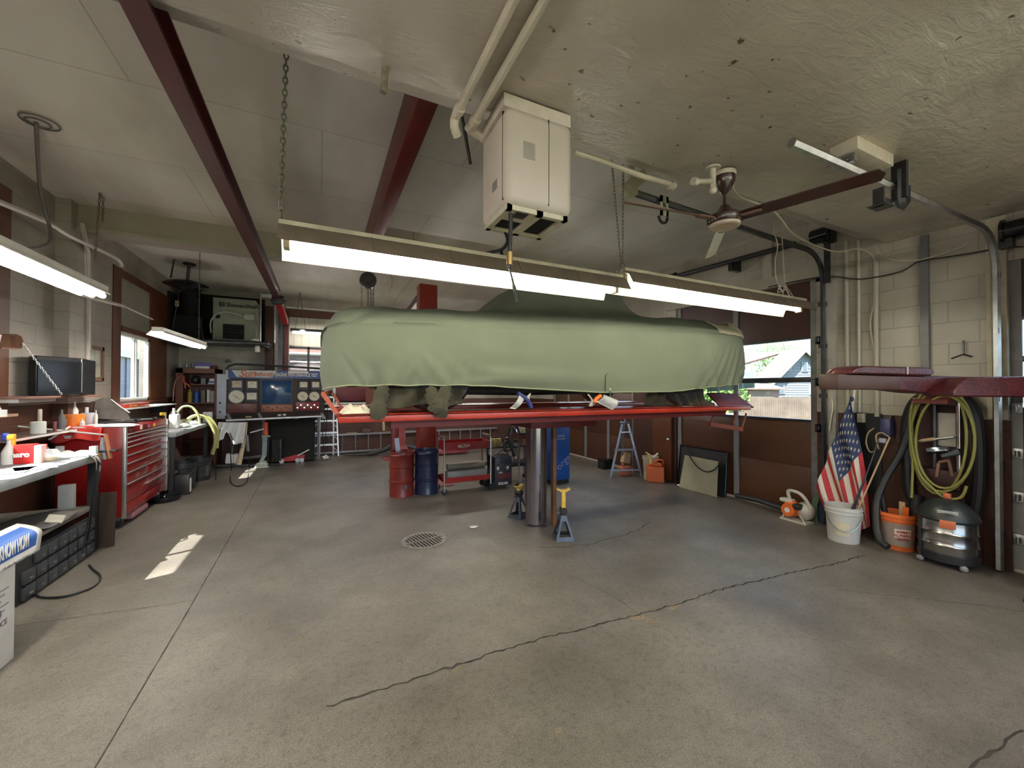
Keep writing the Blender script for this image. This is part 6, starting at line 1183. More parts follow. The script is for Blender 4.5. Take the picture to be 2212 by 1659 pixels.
b = MB(); b.tube([(fx0-.02, 9.78, fz0+.15), (fx0-.02, 9.77, fz0+.4), (fx0+.15, 9.76, fz0+.58), (fx0+.4, 9.76, fz0+.56), (fx1-.2, 9.77, fz1-.38)], .014, 6, sub=5); part('conduit', b, MATS['grimy_light'], wh, True)
b = MB(); b.cyl((fx0+.08, 9.79, fz1-.38), (fx0+.08, 9.8, fz1-.38), .045); part('port', b, mDark, wh, True)
b = MB(); b.tube([(fx1, 9.85, fz0+.5), (fx1+.05, 9.85, fz0+.25), (fx1+.02, 9.8, fz0+.08), (fx1-.1, 9.75, fz0+.02)], .015, 6, sub=4); solo('shelf_cable', b, mFur, 'greyish cable curling at the right of the furnace', 'cable')
b = MB(); q = PY(553, 736, 9.7); b.ball((q.x-.02, 9.66, 2.585), .04, (2, 1, .8)); solo('paper_wad', b, mPaper, 'crumpled white paper on the shelf edge by the furnace', 'paper')
b = MB(); a = PY(555, 755, 9.5); b.lathe([(0, 0), (.04, 0), (.045, .02), (.045, .11), (.03, .13), (.0, .13)], (a.x, 9.56, 2.335)); solo('hanging_jar', b, mWhiteP, 'white jar hanging under the shelf edge', 'jar')
bx_ = T('dark_duct', 'sooty black sheet metal duct on the corner shelf left of the furnace', 'duct', (-2.4, 10, 2.56))
b = MB(); b.bb(-2.63, -2.15, 9.95, 10.55, 2.551, 3.05, .02); b.cyl((-2.4, 10.2, 3.05), (-2.4, 10.2, ZC), .16, n=24); part('duct', b, mDark, bx_, True)
b = MB(); q = PY(381, 655, 9.9); b.bb(q.x-.03, q.x+.03, 9.93, 9.949, q.z-.06, q.z+.06); part('label', b, mat('tan_label', (.35, .25, .18), .6), bx_, True)
fr_ = T('wall_rack', 'narrow grey metal frame standing at the right end of the corner shelf', 'frame', (-1.1, 9.75, 2.56))
a, e = PY(562, 736, 9.75), PY(594, 634, 9.75); b = MB(); b.tube([(a.x, 9.75, 2.555), (a.x, 9.75, e.z), (e.x, 9.75, e.z), (e.x, 9.75, 2.555)], .018, 4); b.bb(a.x, e.x, 9.75, 9.76, e.z-.1, e.z-.03); part('frame', b, mSteel, fr_, True)
b = MB(); b.bar((-.57-.09, 10.55, 2.0), (-.57-.09, 10.55, 2.6), .04, .02); b.bar((-.66, 10.55, 2.6), (-.6, 10.55, 2.6), .04, .02); solo('angle_bracket', b, mBeige, 'cream angle bracket at the left of the back window', 'bracket')
# ================================================================ LEFT BENCHES
bn = T('workbench', 'grey-topped workbench at the left edge, sunlit and cluttered', 'workbench', (-2.28, 3.5, 0))
b = MB(); b.bb(XL+.002, -1.95, 1.5, 5.35, .885, .95, .004); part('worktop', b, mat('bench_grey', (.33, .36, .38), .5, var=.15, sc=6, dirt=.3), bn, True)
b = MB(); b.bb(XL+.01, -1.98, 1.5, 5.3, .42, .45); part('lower_shelf', b, mat('grimy_shelf', (.16, .15, .13), .7, dirt=.6), bn, True)
for y in (1.6, 3.5, 5.285): b = MB(); b.bb(-2.03, -1.97, y, y+.06, 0, .885); part('leg', b, mBlackM, bn, True)
b = MB(); b.bb(-2.03, -1.949, 5.15, 5.352, .88, .951, .003); part('chipped_corner', b, mat('chipped_wood', (.3, .18, .09), .8, var=.4, sc=30), bn, True)
b2 = T('workbench', 'second workbench beyond the red tool chest, under the left window', 'workbench', (-2.26, 8.45, 0))
b = MB(); b.bb(XL+.002, -1.92, 7.5, 9.5, .87, .93, .004); part('worktop', b, MATS['bench_grey'], b2, True)
for y in (7.5, 9.42): b = MB(); b.bb(-2.0, -1.94, y, y+.05, 0, .87); part('leg', b, mBlackM, b2, True)
b = MB(); b.bb(XL+.01, -1.96, 7.56, 7.75, .3, .33); b.bb(XL+.01, -2.2, 7.75, 9.4, .3, .33); part('lower_shelf', b, MATS['grimy_shelf'], b2, True)
# tool chest
tch = T('tool_chest', 'large red rolling tool chest with silver trimmed drawers', 'tool chest', (-2.3, 6.7, 0))
tx0, tx1, ty0, ty1, tz0, tz1 = -2.56, -2.0, 6.0, 7.42, .13, 1.15
b = MB(); b.bb(tx0, tx1-.01, ty0, ty1, tz0, tz1, .006); part('carcass', b, mRedC, tch, True)
mTrim = mat('brushed_trim', (.7, .7, .68), .3, .85, var=.05)
for y in (ty0, ty1-.05): b = MB(); b.bb(tx1-.02, tx1+.012, y, y+.05, tz0-.02, tz1, .002); part('corner_trim', b, mTrim, tch, True)
zs = [.5, .63, .735, .83, .925, .98, 1.035, 1.075]
for i, (z0, z1) in enumerate(zip(zs, zs[1:])):
    cols = ((ty0+.06, ty1-.06),) if i not in (0,) else ((ty0+.06, 6.68), (6.69, ty1-.06))
    for (a, e) in cols:
        b = MB(); b.bb(tx1-.01, tx1+.006, a, e, z0+.003, z1-.003, .002); d_ = part('drawer', b, mRedC, tch, True)
        b = MB(); b.bb(tx1+.004, tx1+.02, a, e, z1-.02, z1-.006, .003); part('drawer_pull', b, mTrim, d_, True)
b = MB(); b.bb(tx1-.01, tx1+.006, ty0+.06, ty1-.06, .27, .495, .002); d_ = part('drawer', b, mRedC, tch, True)
b = MB(); b.bb(tx1+.004, tx1+.022, ty0+.06, ty1-.06, .48, .494, .002); b.bb(tx1+.004, tx1+.022, 6.62, ty1-.06, .375, .388, .002); part('drawer_pull', b, mTrim, d_, True)
b = MB(); b.bb(tx1-.01, tx1+.004, ty0+.06, ty1-.06, .14, .262, .002); part('kick_panel', b, mRedC, tch, True)
b = MB(); b.bb(tx1-.01, tx1+.004, ty0+.06, ty1-.06, 1.08, 1.145, .002); hp = part('header', b, mat('header_red', (.28, .012, .012), .25), tch, True)
for y, w_, m_ in ((6.42, .07, mWhiteP), (6.55, .06, mBlackM), (6.68, .04, mGreyP), (6.86, .05, mYellow)): b = MB(); b.bb(tx1+.004, tx1+.006, y, y+w_, 1.085, 1.14 if w_ > .05 else 1.125, 0); part('sticker', b, m_, hp, True)
text('Snap-on', .05, (tx1+.005, 6.1, 1.095), (0, 1, 0), (0, 0, 1), mGreyP, tch, shear=.3)
for y in (6.1, 7.25):
    b = MB(); b.cyl((-2.1, y-.03, .065), (-2.1, y+.03, .065), .065); part('castor', b, mSteelD, tch, True); b = MB(); b.bb(-2.15, -2.05, y-.045, y+.045, .08, .14); part('castor_fork', b, mSteel, tch, True)
b = MB(); b.bb(-2.3, -2.0, 6.25, 6.75, .03, .12, .03); solo('dusty_creeper', b, mat('dusty_pink', (.35, .16, .18), .6, dirt=.3), 'dusty pink-red creeper board under the tool chest', 'creeper')
def on(name, label, cat, px0, px1, pyt, y, z, m, kind='box', dep=.1):
    return small(name, label, cat, px0, px1, pyt, 900, y, m, dep, kind, z)
B1, CT = .951, 1.152
mClearJ = mat('clear_jar', (.75, .78, .8), .1, alpha=.45, var=0); mLid = mat('red_lid', (.75, .04, .04), .35)
cb2 = on('snack_bag', 'red printed carton with cream lettering at the bench left edge', 'carton', 30, 72, 960, 4.85, B1, mat('carton_red', (.6, .03, .03), .4), dep=.08)
text('maro', .06, (cb2.location.x-.09, 4.846, B1+.06), (1, 0, 0), (0, 0, 1), mPaper, cb2, bold=.003)
jr = T('storage_jar', 'clear plastic jar with a wide red lid on the near bench', 'jar', (PY(64, 960, 5.1).x, 5.1, B1))
b = MB(); b.lathe([(0, 0), (.12, 0), (.125, .08), (.11, .1), (0, .1)]); part('jar_body', b, mClearJ, jr); b = MB(); b.lathe([(.105, .1), (.105, .13), (0, .13)], n=28); part('lid', b, mLid, jr)
for k in range(1): pass
on('snack_bag', 'white and red striped packet beside the red carton', 'carton', 74, 90, 962, 4.85, B1, mat('candy_pink', (.75, .45, .42), .5), dep=.07)
sb = T('spray_bottle', 'white spray bottle with blue and yellow trigger at the far left of the bench', 'spray bottle', (PY(22, 950, 4.9).x, 4.9, B1))
b = MB(); b.lathe([(0, 0), (.05, 0), (.05, .1), (.02, .17), (.018, .2), (0, .2)]); part('bottle', b, mWhiteP, sb); b = MB(); b.bb(-.03, .03, -.02, .02, .2, .25, .008); b.bb(.01, .03, -.015, .015, .13, .21, .004); part('trigger', b, mat('trigger_yellow', (.8, .5, .05), .4), sb); b = MB(); b.bb(-.045, -.01, -.022, .022, .2, .26, .006); part('nozzle', b, mat('royal_blue', (.03, .06, .4), .4), sb)
gj = T('glass_jar', 'round glass jar with yellow contents on the near bench', 'jar', (PY(108, 975, 4.95).x, 4.95, B1))
b = MB(); b.lathe([(0, 0), (.04, 0), (.06, .03), (.06, .08), (.045, .1), (0, .1)]); part('jar_body', b, mClearJ, gj); b = MB(); b.lathe([(0, .002), (.035, .002), (.045, .035), (0, .035)]); part('contents', b, mYellow, gj)
def crumple(name, label, cat, c, sx, sy, h, m, sd=1.0, rz=0):
    def f_(u, v):
        x, y = (u-.5)*sx, (v-.5)*sy; x, y = rot2((x, y), rz); return V((c[0]+x*(1+.08*math.sin(v*9*sd)), c[1]+y*(1+.1*math.sin(u*8*sd)), c[2]+.004+max(0, h*(.55+.45*math.sin(u*9*sd+2*math.sin(v*6)))*(math.sin(math.pi*u)*math.sin(math.pi*v))**.5)))
    return solo(name, (lambda b: b.grid(f_, 18, 14))(MB()), m, label, cat, solid=.003)
def bc_(px, py, z): q = PZ(px, py, z); return (q.x, q.y, z)
crumple('shop_rag', 'bunched white cloth and gloves at the bench corner', 'cloth', bc_(160, 984, B1), .28, .35, .05, mCloth, 1.1, .4)
crumple('shop_rag', 'small pinkish crumpled rag on the bench beside the glass jar', 'cloth', bc_(127, 990, B1), .12, .15, .03, mat('pinkish_cloth', (.7, .45, .45), .9), .8)
tl = T('trouble_light', 'white oval caged work lamp lying on the near bench', 'work lamp', bc_(55, 998, B1))
b = MB(); b.ball((0, 0, .035), .035, (3.0, 1.5, .9)); part('cage', b, mat('pale_blue_plastic', (.6, .68, .78), .3), tl)
b = MB(); b.cyl((.1, .0, .03), (.26, .06, .02), .02); part('handle', b, mWhiteP, tl); b = MB(); b.tube([(-.1, 0, .03), (-.16, -.05, .01), (-.2, -.02, .02)], .005, 6); part('hook', b, mSteel, tl)
for i, (px, py, rz_) in enumerate(((20, 1018, .2), (75, 1010, .5))): b = MB(); q = bc_(px, py, B1); b.box((q[0], q[1], B1+.004), (.22, .3, .004), (0, 0, rz_)); solo('paper_sheet', b, mPaper, ('white paper sheet nearest the left edge of the bench', 'white paper sheet by the work lamp on the bench')[i], 'paper')
on('small_box', 'small white and green box at the bench corner by the chest', 'box', 193, 207, 964, 5.2, B1, mat('mint_box', (.6, .7, .6), .5), dep=.05)
on('battery_cell', 'short grey blister pack standing behind the glass jar', 'pack', 120, 136, 964, 5.25, B1, mGreyP, dep=.03)
# hanging tool at the chest corner
ht = T('tool_rack', 'grey and orange measuring tools clipped at the chest corner', 'tool', (-1.95, 5.42, .95))
b = MB(); b.bar(PY(222, 945, 5.42), PY(218, 992, 5.42), .035, .02); b.bar(PY(222, 960, 5.4), PY(228, 992, 5.4), .03, .02); part('grey_blade', b, mat('tool_grey', (.35, .36, .4), .4), ht, True)
b = MB(); b.bar(PY(228, 938, 5.4), PY(239, 990, 5.4), .045, .015); part('orange_level', b, mat('level_orange', (.6, .25, .12), .4), ht, True); b = MB(); b.bb(-2.03, -1.86, 5.38, 5.46, B1, B1+.02, .004); part('base', b, mSteelD, ht, True)
# cloth, sheets on the chest and over its side
crumple('shop_rag', 'pale blue-white shop cloth spread on top of the red chest', 'cloth', (-2.2, 6.17, CT), .5, .3, .03, mat('sky_white_cloth', (.7, .76, .82), .9), 1.3)
b = MB(); b.grid(lambda u, v: V((-2.58+.4*u, 5.97-.02*math.sin(u*14)*v-.03*v, 1.156-.13*v-.02*math.sin(u*9)*v)), 20, 8); solo('red_cloth', b, mat('shop_towel_red', (.75, .06, .05), .9), 'red shop towel draped over the near side of the chest', 'cloth', solid=.004)
crumple('red_cloth', 'bright red towel lying flat on the chest top behind the orange tub', 'cloth', (-2.42, 6.12, CT), .3, .22, .02, MATS['shop_towel_red'], .9)
b = MB(); b.cyl(PY(38, 921, 5.7), PY(232, 940, 5.9), .009, n=8); solo('long_rod', b, mWhiteP, 'long thin white rod lying across in front of the chest top', 'rod')
b = MB(); b.cyl(PY(107, 949, 5.6), PY(150, 922, 5.95), .01, n=8); solo('short_rod', b, mWhiteP, 'short white rod slanting up to the orange tub', 'rod')
b = MB(); a = PY(130, 948, 5.96); e = PY(170, 940, 5.96); b.bb(a.x, e.x, 5.955, 5.96, a.z, e.z); solo('paper_label', b, mPaper, 'white paper label on the near side of the chest', 'label')
ot = T('orange_tub', 'orange lidded tub with white label on the tool chest', 'tub', (PY(154, 910, 6.15).x, 6.2, CT))
b = MB(); b.lathe([(0, 0), (.085, 0), (.088, .13), (0, .13)]); part('tub', b, mat('tub_orange', (.8, .25, .04), .35), ot); b = MB(); b.lathe([(.094, .115), (.094, .145), (0, .145)], n=28); part('lid', b, MATS['tub_orange'], ot); b = MB(); b.grid(lambda u, v: V((.0895*math.sin(-1.1+.9*u), -.0895*math.cos(-1.1+.9*u), .03+.07*v)), 6, 2); part('label', b, mPaper, ot)
lsb = T('wall_shelf', 'small white-edged ledge on the wall left of the tool chest', 'shelf', (-2.55, 5.4, 1.13)); b = MB(); b.bb(XL+.002, -2.38, 4.9, 5.95, 1.13, CT-.001, .002); part('board', b, mat('ledge_dark', (.12, .08, .06), .5), lsb, True); b = MB(); b.bb(-2.38, -2.372, 4.9, 5.95, 1.13, CT-.001); part('edge_strip', b, mWhiteP, lsb, True)
on('aerosol_can', 'tall white aerosol can behind the orange tub', 'aerosol can', 148, 166, 868, 6.35, CT, mWhiteP, 'bottle')
jg = on('windshield_jug', 'large translucent white jug on the tool chest', 'jug', 170, 198, 880, 6.38, CT, mat('milky_plastic', (.62, .66, .72), .3), 'jug', .12)
on('small_bottle', 'small white bottle with dark label right of the orange tub', 'bottle', 169, 181, 905, 6.1, CT, mWhiteP, 'bottle'); b = MB()
on('small_bottle', 'narrow white sprayer bottle right of the large jug', 'bottle', 202, 210, 886, 6.4, CT, mWhiteP, 'bottle')
on('grey_bottle', 'squat grey bottle with white cap left of the aerosol can', 'bottle', 122, 138, 885, 5.8, CT, mat('dim_grey', (.12, .12, .13), .5), 'bottle')
on('hand_cleaner', 'slim white patterned tube standing at the back left', 'bottle', 79, 89, 884, 5.7, CT, mat('cream_tube', (.65, .58, .48), .5), 'cyl')
on('margarine_tub', 'pale round tub at the left of the chest top', 'tub', 58, 92, 911, 5.45, CT, mat('pale_tub', (.7, .75, .72), .4), 'cyl')
on('small_jar', 'small dark red jar between pale tub and orange tub', 'jar', 113, 121, 911, 5.7, CT, mat('plum', (.2, .05, .06), .4), 'cyl')
for i, (p, q, lb) in enumerate((((-2.5, 6.7), (-2.05, 7.0), 'longest black tool lying on the chest top'), ((-2.4, 6.5), (-2.1, 6.6), 'black ratchet lying nearest on the chest top'), ((-2.3, 7.0), (-2.05, 7.3), 'black air tool lying at the far end of the chest top'))):
    b = MB(); b.cyl((p[0], p[1], CT+.02), (q[0], q[1], CT+.02), .017); b.cyl((q[0], q[1], CT+.028), (q[0]+.02, q[1]+.05, CT+.028), .026); solo('hand_tool', b, [mSteelD, mBlackM, mBlackG][i], lb, 'tool', 'tools on the chest top')
pn = T('bent_panel', 'dark bent metal hood leaning on the wall behind the chest', 'panel', (-2.45, 6.6, 1.16))
q = [PY(198, 905, 6.55), PY(205, 868, 6.55), PY(222, 860, 6.6), PY(240, 862, 6.6), PY(275, 890, 6.6), PY(284, 908, 6.6)]; b = MB(); b.prism(q, (-.05, .12, .0)); part('panel', b, mat('burnt_metal', (.1, .085, .075), .35, .5, var=.4, dirt=.4), pn, True, bev=.004)
b = MB(); b.tube([PY(240, 863, 6.58), PY(262, 880, 6.58), PY(280, 892, 6.58)], .01, 6); part('rolled_edge', b, mSteel, pn, True)
# shelf with television, bracket, chain
sv = T('wall_shelf', 'narrow brown shelf carrying the black television', 'shelf', (-2.5, 5.8, 1.5))
b = MB(); b.bb(XL+.001, -2.46, 5.3, 6.24, 1.49, 1.515, .003); b.bb(-2.565, -2.4, 6.0, 6.6, 1.49, 1.515, .003); part('board', b, mat('rosewood', (.22, .11, .08), .5), sv, True); b = MB(); b.bb(XL+.001, -2.52, 5.32, 5.9, 1.455, 1.49); part('rail', b, mat('dusty_white_rail', (.5, .48, .44), .5), sv, True)
tv = T('television', 'boxy black television on the narrow shelf', 'television', (-2.4, 5.9, 1.516))
zt = PX(82, 765, -2.45).z; P = [V((-2.56, PX(76, 850, -2.56).y, 1.516)), V((-2.36, PX(176, 850, -2.36).y, 1.516)), V((-2.42, PX(206, 850, -2.42).y, 1.516)), V((-2.55, 6.45, 1.516)), V((-2.55, 6.24, 1.516)), V((-2.66, 6.2, 1.516)), V((-2.66, 5.75, 1.516))]
b = MB(); b.prism(P, (0, 0, zt-1.516)); part('cabinet', b, mat('tv_black', (.012, .012, .014), .25, var=0), tv, True, bev=.008)
n_ = (P[1]-P[0]).normalized().cross(V((0, 0, 1))); b = MB(); b.prism([P[0].lerp(P[1], .04)+V((0, 0, .04))+n_*.002, P[0].lerp(P[1], .94)+V((0, 0, .04))+n_*.002, P[0].lerp(P[1], .94)+V((0, 0, zt-1.56))+n_*.002, P[0].lerp(P[1], .04)+V((0, 0, zt-1.56))+n_*.002], n_*.004); part('screen', b, mBlackG, tv, True)
b = MB(); b.bar(P[1]+V((0, 0, .03))+n_*.003, P[1]+V((0, 0, zt-1.56))+n_*.003, .012, .006); part('edge_strip', b, mSteel, tv, True)
lpn = T('copper_lamp', 'shiny copper lamp shade clipped at the left window frame', 'lamp', PX(22, 738, -2.5))
b = MB(); b.lathe([(.02, 0), (.055, -.01), (.085, -.12), (.08, -.12), (.05, -.02), (.02, -.01)], PX(14, 722, -2.45), 8); part('shade', b, mat('copper', (.55, .3, .2), .2, .9), lpn, True); b = MB(); b.lathe([(.0, 0), (.05, 0), (.06, .1), (0, .1)], PX(33, 745, -2.55), 10, (R(60), R(30), 0)); part('lamp_base', b, mat('copper', (.55, .3, .2), .2, .9), lpn, True)
hang('hanging_chain', 'bright chain sloping from the copper lamp down to the television shelf', [(PX(43, 734, -2.5), PX(133, 852, -2.28))], m=mChrome, link=.03, r=.0035, w=.014)
pf = T('framed_picture', 'brown framed faded map picture on the left block wall', 'picture', (XL+.01, 7.24, 1.7))
a, e = V((0, 6.95, 1.69)), V((0, 7.35, 2.15)); b = MB()
for bbx in ((a.y, a.y+.05, a.z, e.z), (e.y-.05, e.y, a.z, e.z), (a.y, e.y, a.z, a.z+.05), (a.y, e.y, e.z-.05, e.z)): b.bb(XL+.001, XL+.03, *bbx)
part('frame', b, mat('worn_frame', (.2, .12, .07), .5), pf, True); b = MB(); b.bb(XL+.002, XL+.012, a.y+.04, e.y-.04, a.z+.04, e.z-.04); part('print', b, mat('faded_map', (.5, .52, .45), .5, var=.35, sc=7), pf, True)
ls = T('window_shelf', 'long white shelf under the left window', 'shelf', (-2.5, 8.2, 1.3))
b = MB(); b.bb(XL+.013, -2.38, 7.2, 9.3, 1.295, 1.315, .003); part('board', b, mWhiteP, ls, True); b = MB(); b.bb(XL+.001, -2.5, 7.3, 7.34, 1.15, 1.295); part('bracket', b, mBlackM, ls, True); b = MB(); b.bb(XL+.001, -2.5, 9.1, 9.14, 1.15, 1.295); part('bracket', b, mBlackM, ls, True)
b = MB(); b.bb(-2.55, -2.42, 7.25, 8.15, 1.316, 1.37, .006); rb = solo('red_case', b, mat('signal_red', (.55, .05, .03), .35), 'long red case with pale lettering on the white window shelf', 'case')
text('SIGNAL  SERVICE', .035, (-2.418, 7.4, 1.33), (0, 1, 0), (0, 0, 1), mYellow, rb)
sf = T('wall_shelf', 'short wooden shelf at the left edge above the bench', 'shelf', (-2.3, 4.0, 1.35)); b = MB(); b.bb(XL+.013, -2.5, 3.5, 5.28, 1.335, 1.36, .003); part('board', b, mat('tan_board', (.4, .25, .16), .6), sf, True)
b = MB(); c = PX(12, 893, -2.2); 
for i in range(4): b.torus((-2.59, 5.05, 1.375+i*.018), .085-.005*i, .012, (0, 0, 0), 24)
solo('coiled_cord', b, mWhiteP, 'coil of white cord on the short wooden shelf', 'cord')
on('white_bowl', 'white dish left of the coiled cord on the short shelf', 'dish', -20, 8, 886, 4.7, 1.361, mWhiteP, 'cyl')
# under bench one
bins = T('drawer_organiser', 'black plastic parts organiser with rows of small bins under the near bench', 'organiser', (-2.1, 4.75, 0))
b = MB(); b.bb(-2.3, -1.98, 4.2, 5.28, 0, .36, .005); part('shell', b, mBlackM, bins, True)
mBin = mat('bin_grey', (.045, .05, .06), .3, var=.2)
for r_ in range(3):
    for k in range(7):
        if (r_, k) in ((2, 0),): continue
        y = 4.23+k*.148; z = .02+r_*.113; b = MB(); b.bb(-1.98, -1.955, y, y+.13, z, z+.095, .004); d_ = part('bin', b, mBin, bins, True); b = MB(); b.bb(-1.955, -1.948, y+.045, y+.085, z+.03, z+.04); part('bin_pull', b, mSteel, d_, True)
b = MB(); b.box((-1.96, 5.40, .27), (.2, .02, .54), (R(-4), 0, 0), .003); solo('brown_board', b, mat('dark_hardboard', (.035, .022, .012), .8), 'dark brown board leaning between the bench and the tool chest', 'board')
ct_ = T('carton', 'white printed oil carton standing at the lower left', 'carton', (-1.85, 3.35, 0))
b = MB(); b.bb(-2.05, -1.62, 3.0, 3.42, 0, .6, .004); part('box', b, mPaper, ct_, True)
text('PREMIUM', .05, (-1.618, 3.1, .3), (0, 1, 0), (0, 0, 1), mGreyP, ct_); text('PERFORMANCE', .045, (-1.618, 3.04, .24), (0, 1, 0), (0, 0, 1), mGreyP, ct_)
b = MB()
for k in range(6): b.bb(-1.619, -1.617, 3.06, 3.36-.03*(k % 3), .44-.03*k, .448-.03*k)
part('small_print', b, mat('print_grey', (.4, .4, .42), .6), ct_, True)
pos = T('counter_banner', 'curled blue and white banner reading KNOW HOW hanging at the lower left', 'banner', (-1.6, 3.4, .6))
def bp_(u, v): 
    y = 2.42+1.2*u-.09*v; x = -1.59-.10*(1-math.cos(v*1.2))*0-.12*max(0, .45-v)**2*5+.02*v; z = .755-.17*v-.04*max(0, .3-v); return V((x, y, z))
b = MB(); b.grid(lambda u, v: bp_(u, v), 24, 12, mf=lambda u, v: 1 if v < .72 and u < .95 and v > .05 else 0); part('sheet', b, [mPaper, mat('banner_blue', (.03, .13, .5), .45, var=.03)], pos, True, solid=.002)
text('KNOW HOW', .105, (-1.573, 3.19, .645), (.0, 1, 0), (-.1, .1, 1), mPaper, pos, sx=.39, bold=.002)
b = MB(); b.prism([(-1.575, 2.9, .69), (-1.572, 3.13, .69), (-1.568, 3.16, .66), (-1.566, 3.13, .63), (-1.566, 2.9, .63)], (.003, 0, 0)); part('logo_tab', b, mPaper, pos, True); text('NAPA', .055, (-1.56, 2.95, .64), (0, 1, 0), (0, 0, 1), MATS['banner_blue'], pos)
text('Certified Service Centre', .022, (-1.563, 3.2, .59), (0, 1, 0), (0, 0, 1), mGreyP, pos)
wire('power_lead', [PY(172, 985, 5.2)+V((0, 0, .02)), (-1.87, 5.1, .9), (-1.88, 5.0, .5), PZ(186, 1200, .01), PZ(197, 1225, .01), PZ(217, 1245, .01), PZ(200, 1268, .01), PZ(140, 1288, .01), PZ(90, 1290, .01), PZ(72, 1278, .01)], .008, mBlack, 'black power lead hanging off the bench and looping on the floor')
wire('power_lead', [PY(168, 985, 5.2)+V((0, 0, .02)), (-1.88, 5.06, .9), (-1.9, 5.0, .45), (-1.93, 4.95, .1)], .007, mBlack, 'second black lead hanging straight down from the bench corner')
crumple('magazine', 'crumpled red and white magazine on the shelf under the near bench', 'magazine', (-2.2, 4.6, .452), .3, .45, .03, mat('mag_red', (.3, .12, .1), .5, var=.6, sc=12), .6)
crumple('grey_tray', 'curled dark grey rubber mat on the lower bench shelf', 'mat', (-2.15, 4.75, .47), .4, .55, .05, mat('mat_grey', (.1, .1, .1), .5), .5)
b = MB(); b.box((-1.99, 4.68, .5), (.1, .14, .008), (.2, .3, .3)); solo('paper_scrap', b, mat('old_paper', (.5, .48, .42), .8), 'curled old paper scrap at the edge of the lower bench shelf', 'paper')
b = MB(); b.bb(-2.05, -2.03, 3.85, 4.05, .45, .62); solo('paper_scrap', b, mat('yellowed', (.4, .38, .22), .8), 'yellowed card standing on the lower shelf at the left edge', 'card')
on('spray_pack', 'white and blue can pack below the bench by the chest', 'carton', 170, 182, 1030, 5.25, .6, mWhiteP, dep=.05) if False else None
b = MB(); b.bb(-2.2, -2.1, 5.2, 5.27, .451, .68, .004); solo('oil_carton', b, mWhiteP, 'white and blue carton on the shelf beside the tool chest', 'carton')
# items on and under bench two
B2 = .931
def o2(name, label, cat, px0, px1, pyt, y, m, kind='box', dep=.1): return small(name, label, cat, px0, px1, pyt, 900, y, m, dep, kind, B2)
o2('coolant_jug', 'white jug with blue label on the second bench', 'jug', 364, 384, 882, 8.3, mWhiteP, 'jug', .16)
o2('yellow_disc', 'yellow rounded pad behind the white jug', 'pad', 345, 358, 891, 8.1, mYellow, 'box', .03)
wire('green_hose', [V((-2.3, 9.0, 1.15)), V((-2.22, 9.02, 1.26)), V((-2.1, 9.05, 1.25)), V((-2.0, 9.05, 1.1)), V((-1.98, 9.05, .94))], .022, mat('lime_hose', (.55, .62, .3), .4), 'lime green hose arching over the second bench', 'hose')
b = MB(); b.torus((-2.33, 9.0, 1.13), .05, .018, (R(90), 0, 0), 16); solo('white_clamp', b, mWhiteP, 'white round clamp at the end of the lime hose', 'clamp')
crumple('wire_bundle', 'bundle of pale wire on the second bench', 'wire', (-2.1, 8.6, B2), .2, .3, .06, mT, 1.6)
b = MB(); b.tube([(-2.25, 9.2, .97), (-2.1, 9.2, 1.08), (-1.95, 9.25, 1.05), (-1.82, 9.25, .85), (-1.78, 9.25, .6), (-1.82, 9.25, .35)], .03, 8, sub=4); b.tube([(-2.1, 9.28, .97), (-1.98, 9.3, 1.08), (-1.86, 9.3, 1.0), (-1.76, 9.3, .8), (-1.76, 9.3, .45)], .025, 8, sub=4); solo('strap_bundle', b, mat('olive_yellow_strap', (.42, .42, .17), .6), 'yellow-green strap bundle hanging over the end of the second bench', 'strap')
crumple('white_roll', 'white cloth roll on the far end of the second bench', 'cloth', (-2.2, 9.2, B2), .35, .25, .1, mCloth, .7)
small('white_sprayer', 'white angled sprayer head near the grey side panel', 'sprayer', 438, 457, 890, 905, 9.45, mWhiteP, .1, 'box', .94)
crumple('paper_pile', 'flat white papers on the near end of the second bench', 'paper', (-2.15, 7.9, B2), .4, .6, .015, mPaper, .5)
b = MB(); b.bb(-2.2, -1.99, 7.57, 7.74, .331, .83, .004); solo('cardboard_box', b, mat('pale_card', (.5, .42, .3), .7), 'tall cardboard box under the second bench', 'box')
crumple('scrap_heap', 'heap of mixed dark scrap parts under the second bench', 'scrap', (-2.44, 8.6, .332), .42, 1.2, .42, mat('mixed_scrap', (.16, .11, .09), .6, var=.7, sc=14), 2.3)
def pail(c, r, h, m, m2, label):
    t = T('pail', label, 'bucket', c, group='black pails under the second bench'); b = MB(); b.lathe([(0, 0), (r*.88, 0), (r*.98, h*.8), (r*1.03, h*.82), (r*1.03, h), (r*.97, h), (r*.9, h*.4), (0, h*.4)]); part('tub', b, m, t); b = MB(); b.lathe([(r*.905, h*.2), (r*.955, h*.6)], n=28); part('label_band', b, m2, t)
    b = MB(); b.tube([(r, 0, h*.8), (r*.7, -r*.9, h*.6), (0, -r*1.15, h*.5), (-r*.7, -r*.9, h*.6), (-r, 0, h*.8)], .004, 5, sub=3); part('handle', b, mSteel, t)
mLb = mat('scuffed_label', (.28, .3, .28), .7, var=.6, sc=18)
pail((-1.95, 7.95, 0), .18, .42, mBlackM, mLb, 'black pail with scuffed label, the nearer of the pair under the bench'); pail((-1.88, 8.62, 0), .17, .4, mBlackM, mLb, 'black pail with scuffed label, the farther of the pair')
b = MB(); b.bb(-1.93, -1.75, 7.48, 7.58, 0, .3, .01); ob_ = solo('oil_box', b, mBlackM, 'small black box with white label beside the tool chest foot', 'box')
b = MB(); b.bb(-1.749, -1.746, 7.49, 7.57, .04, .24); part('label', b, mPaper, ob_, True)
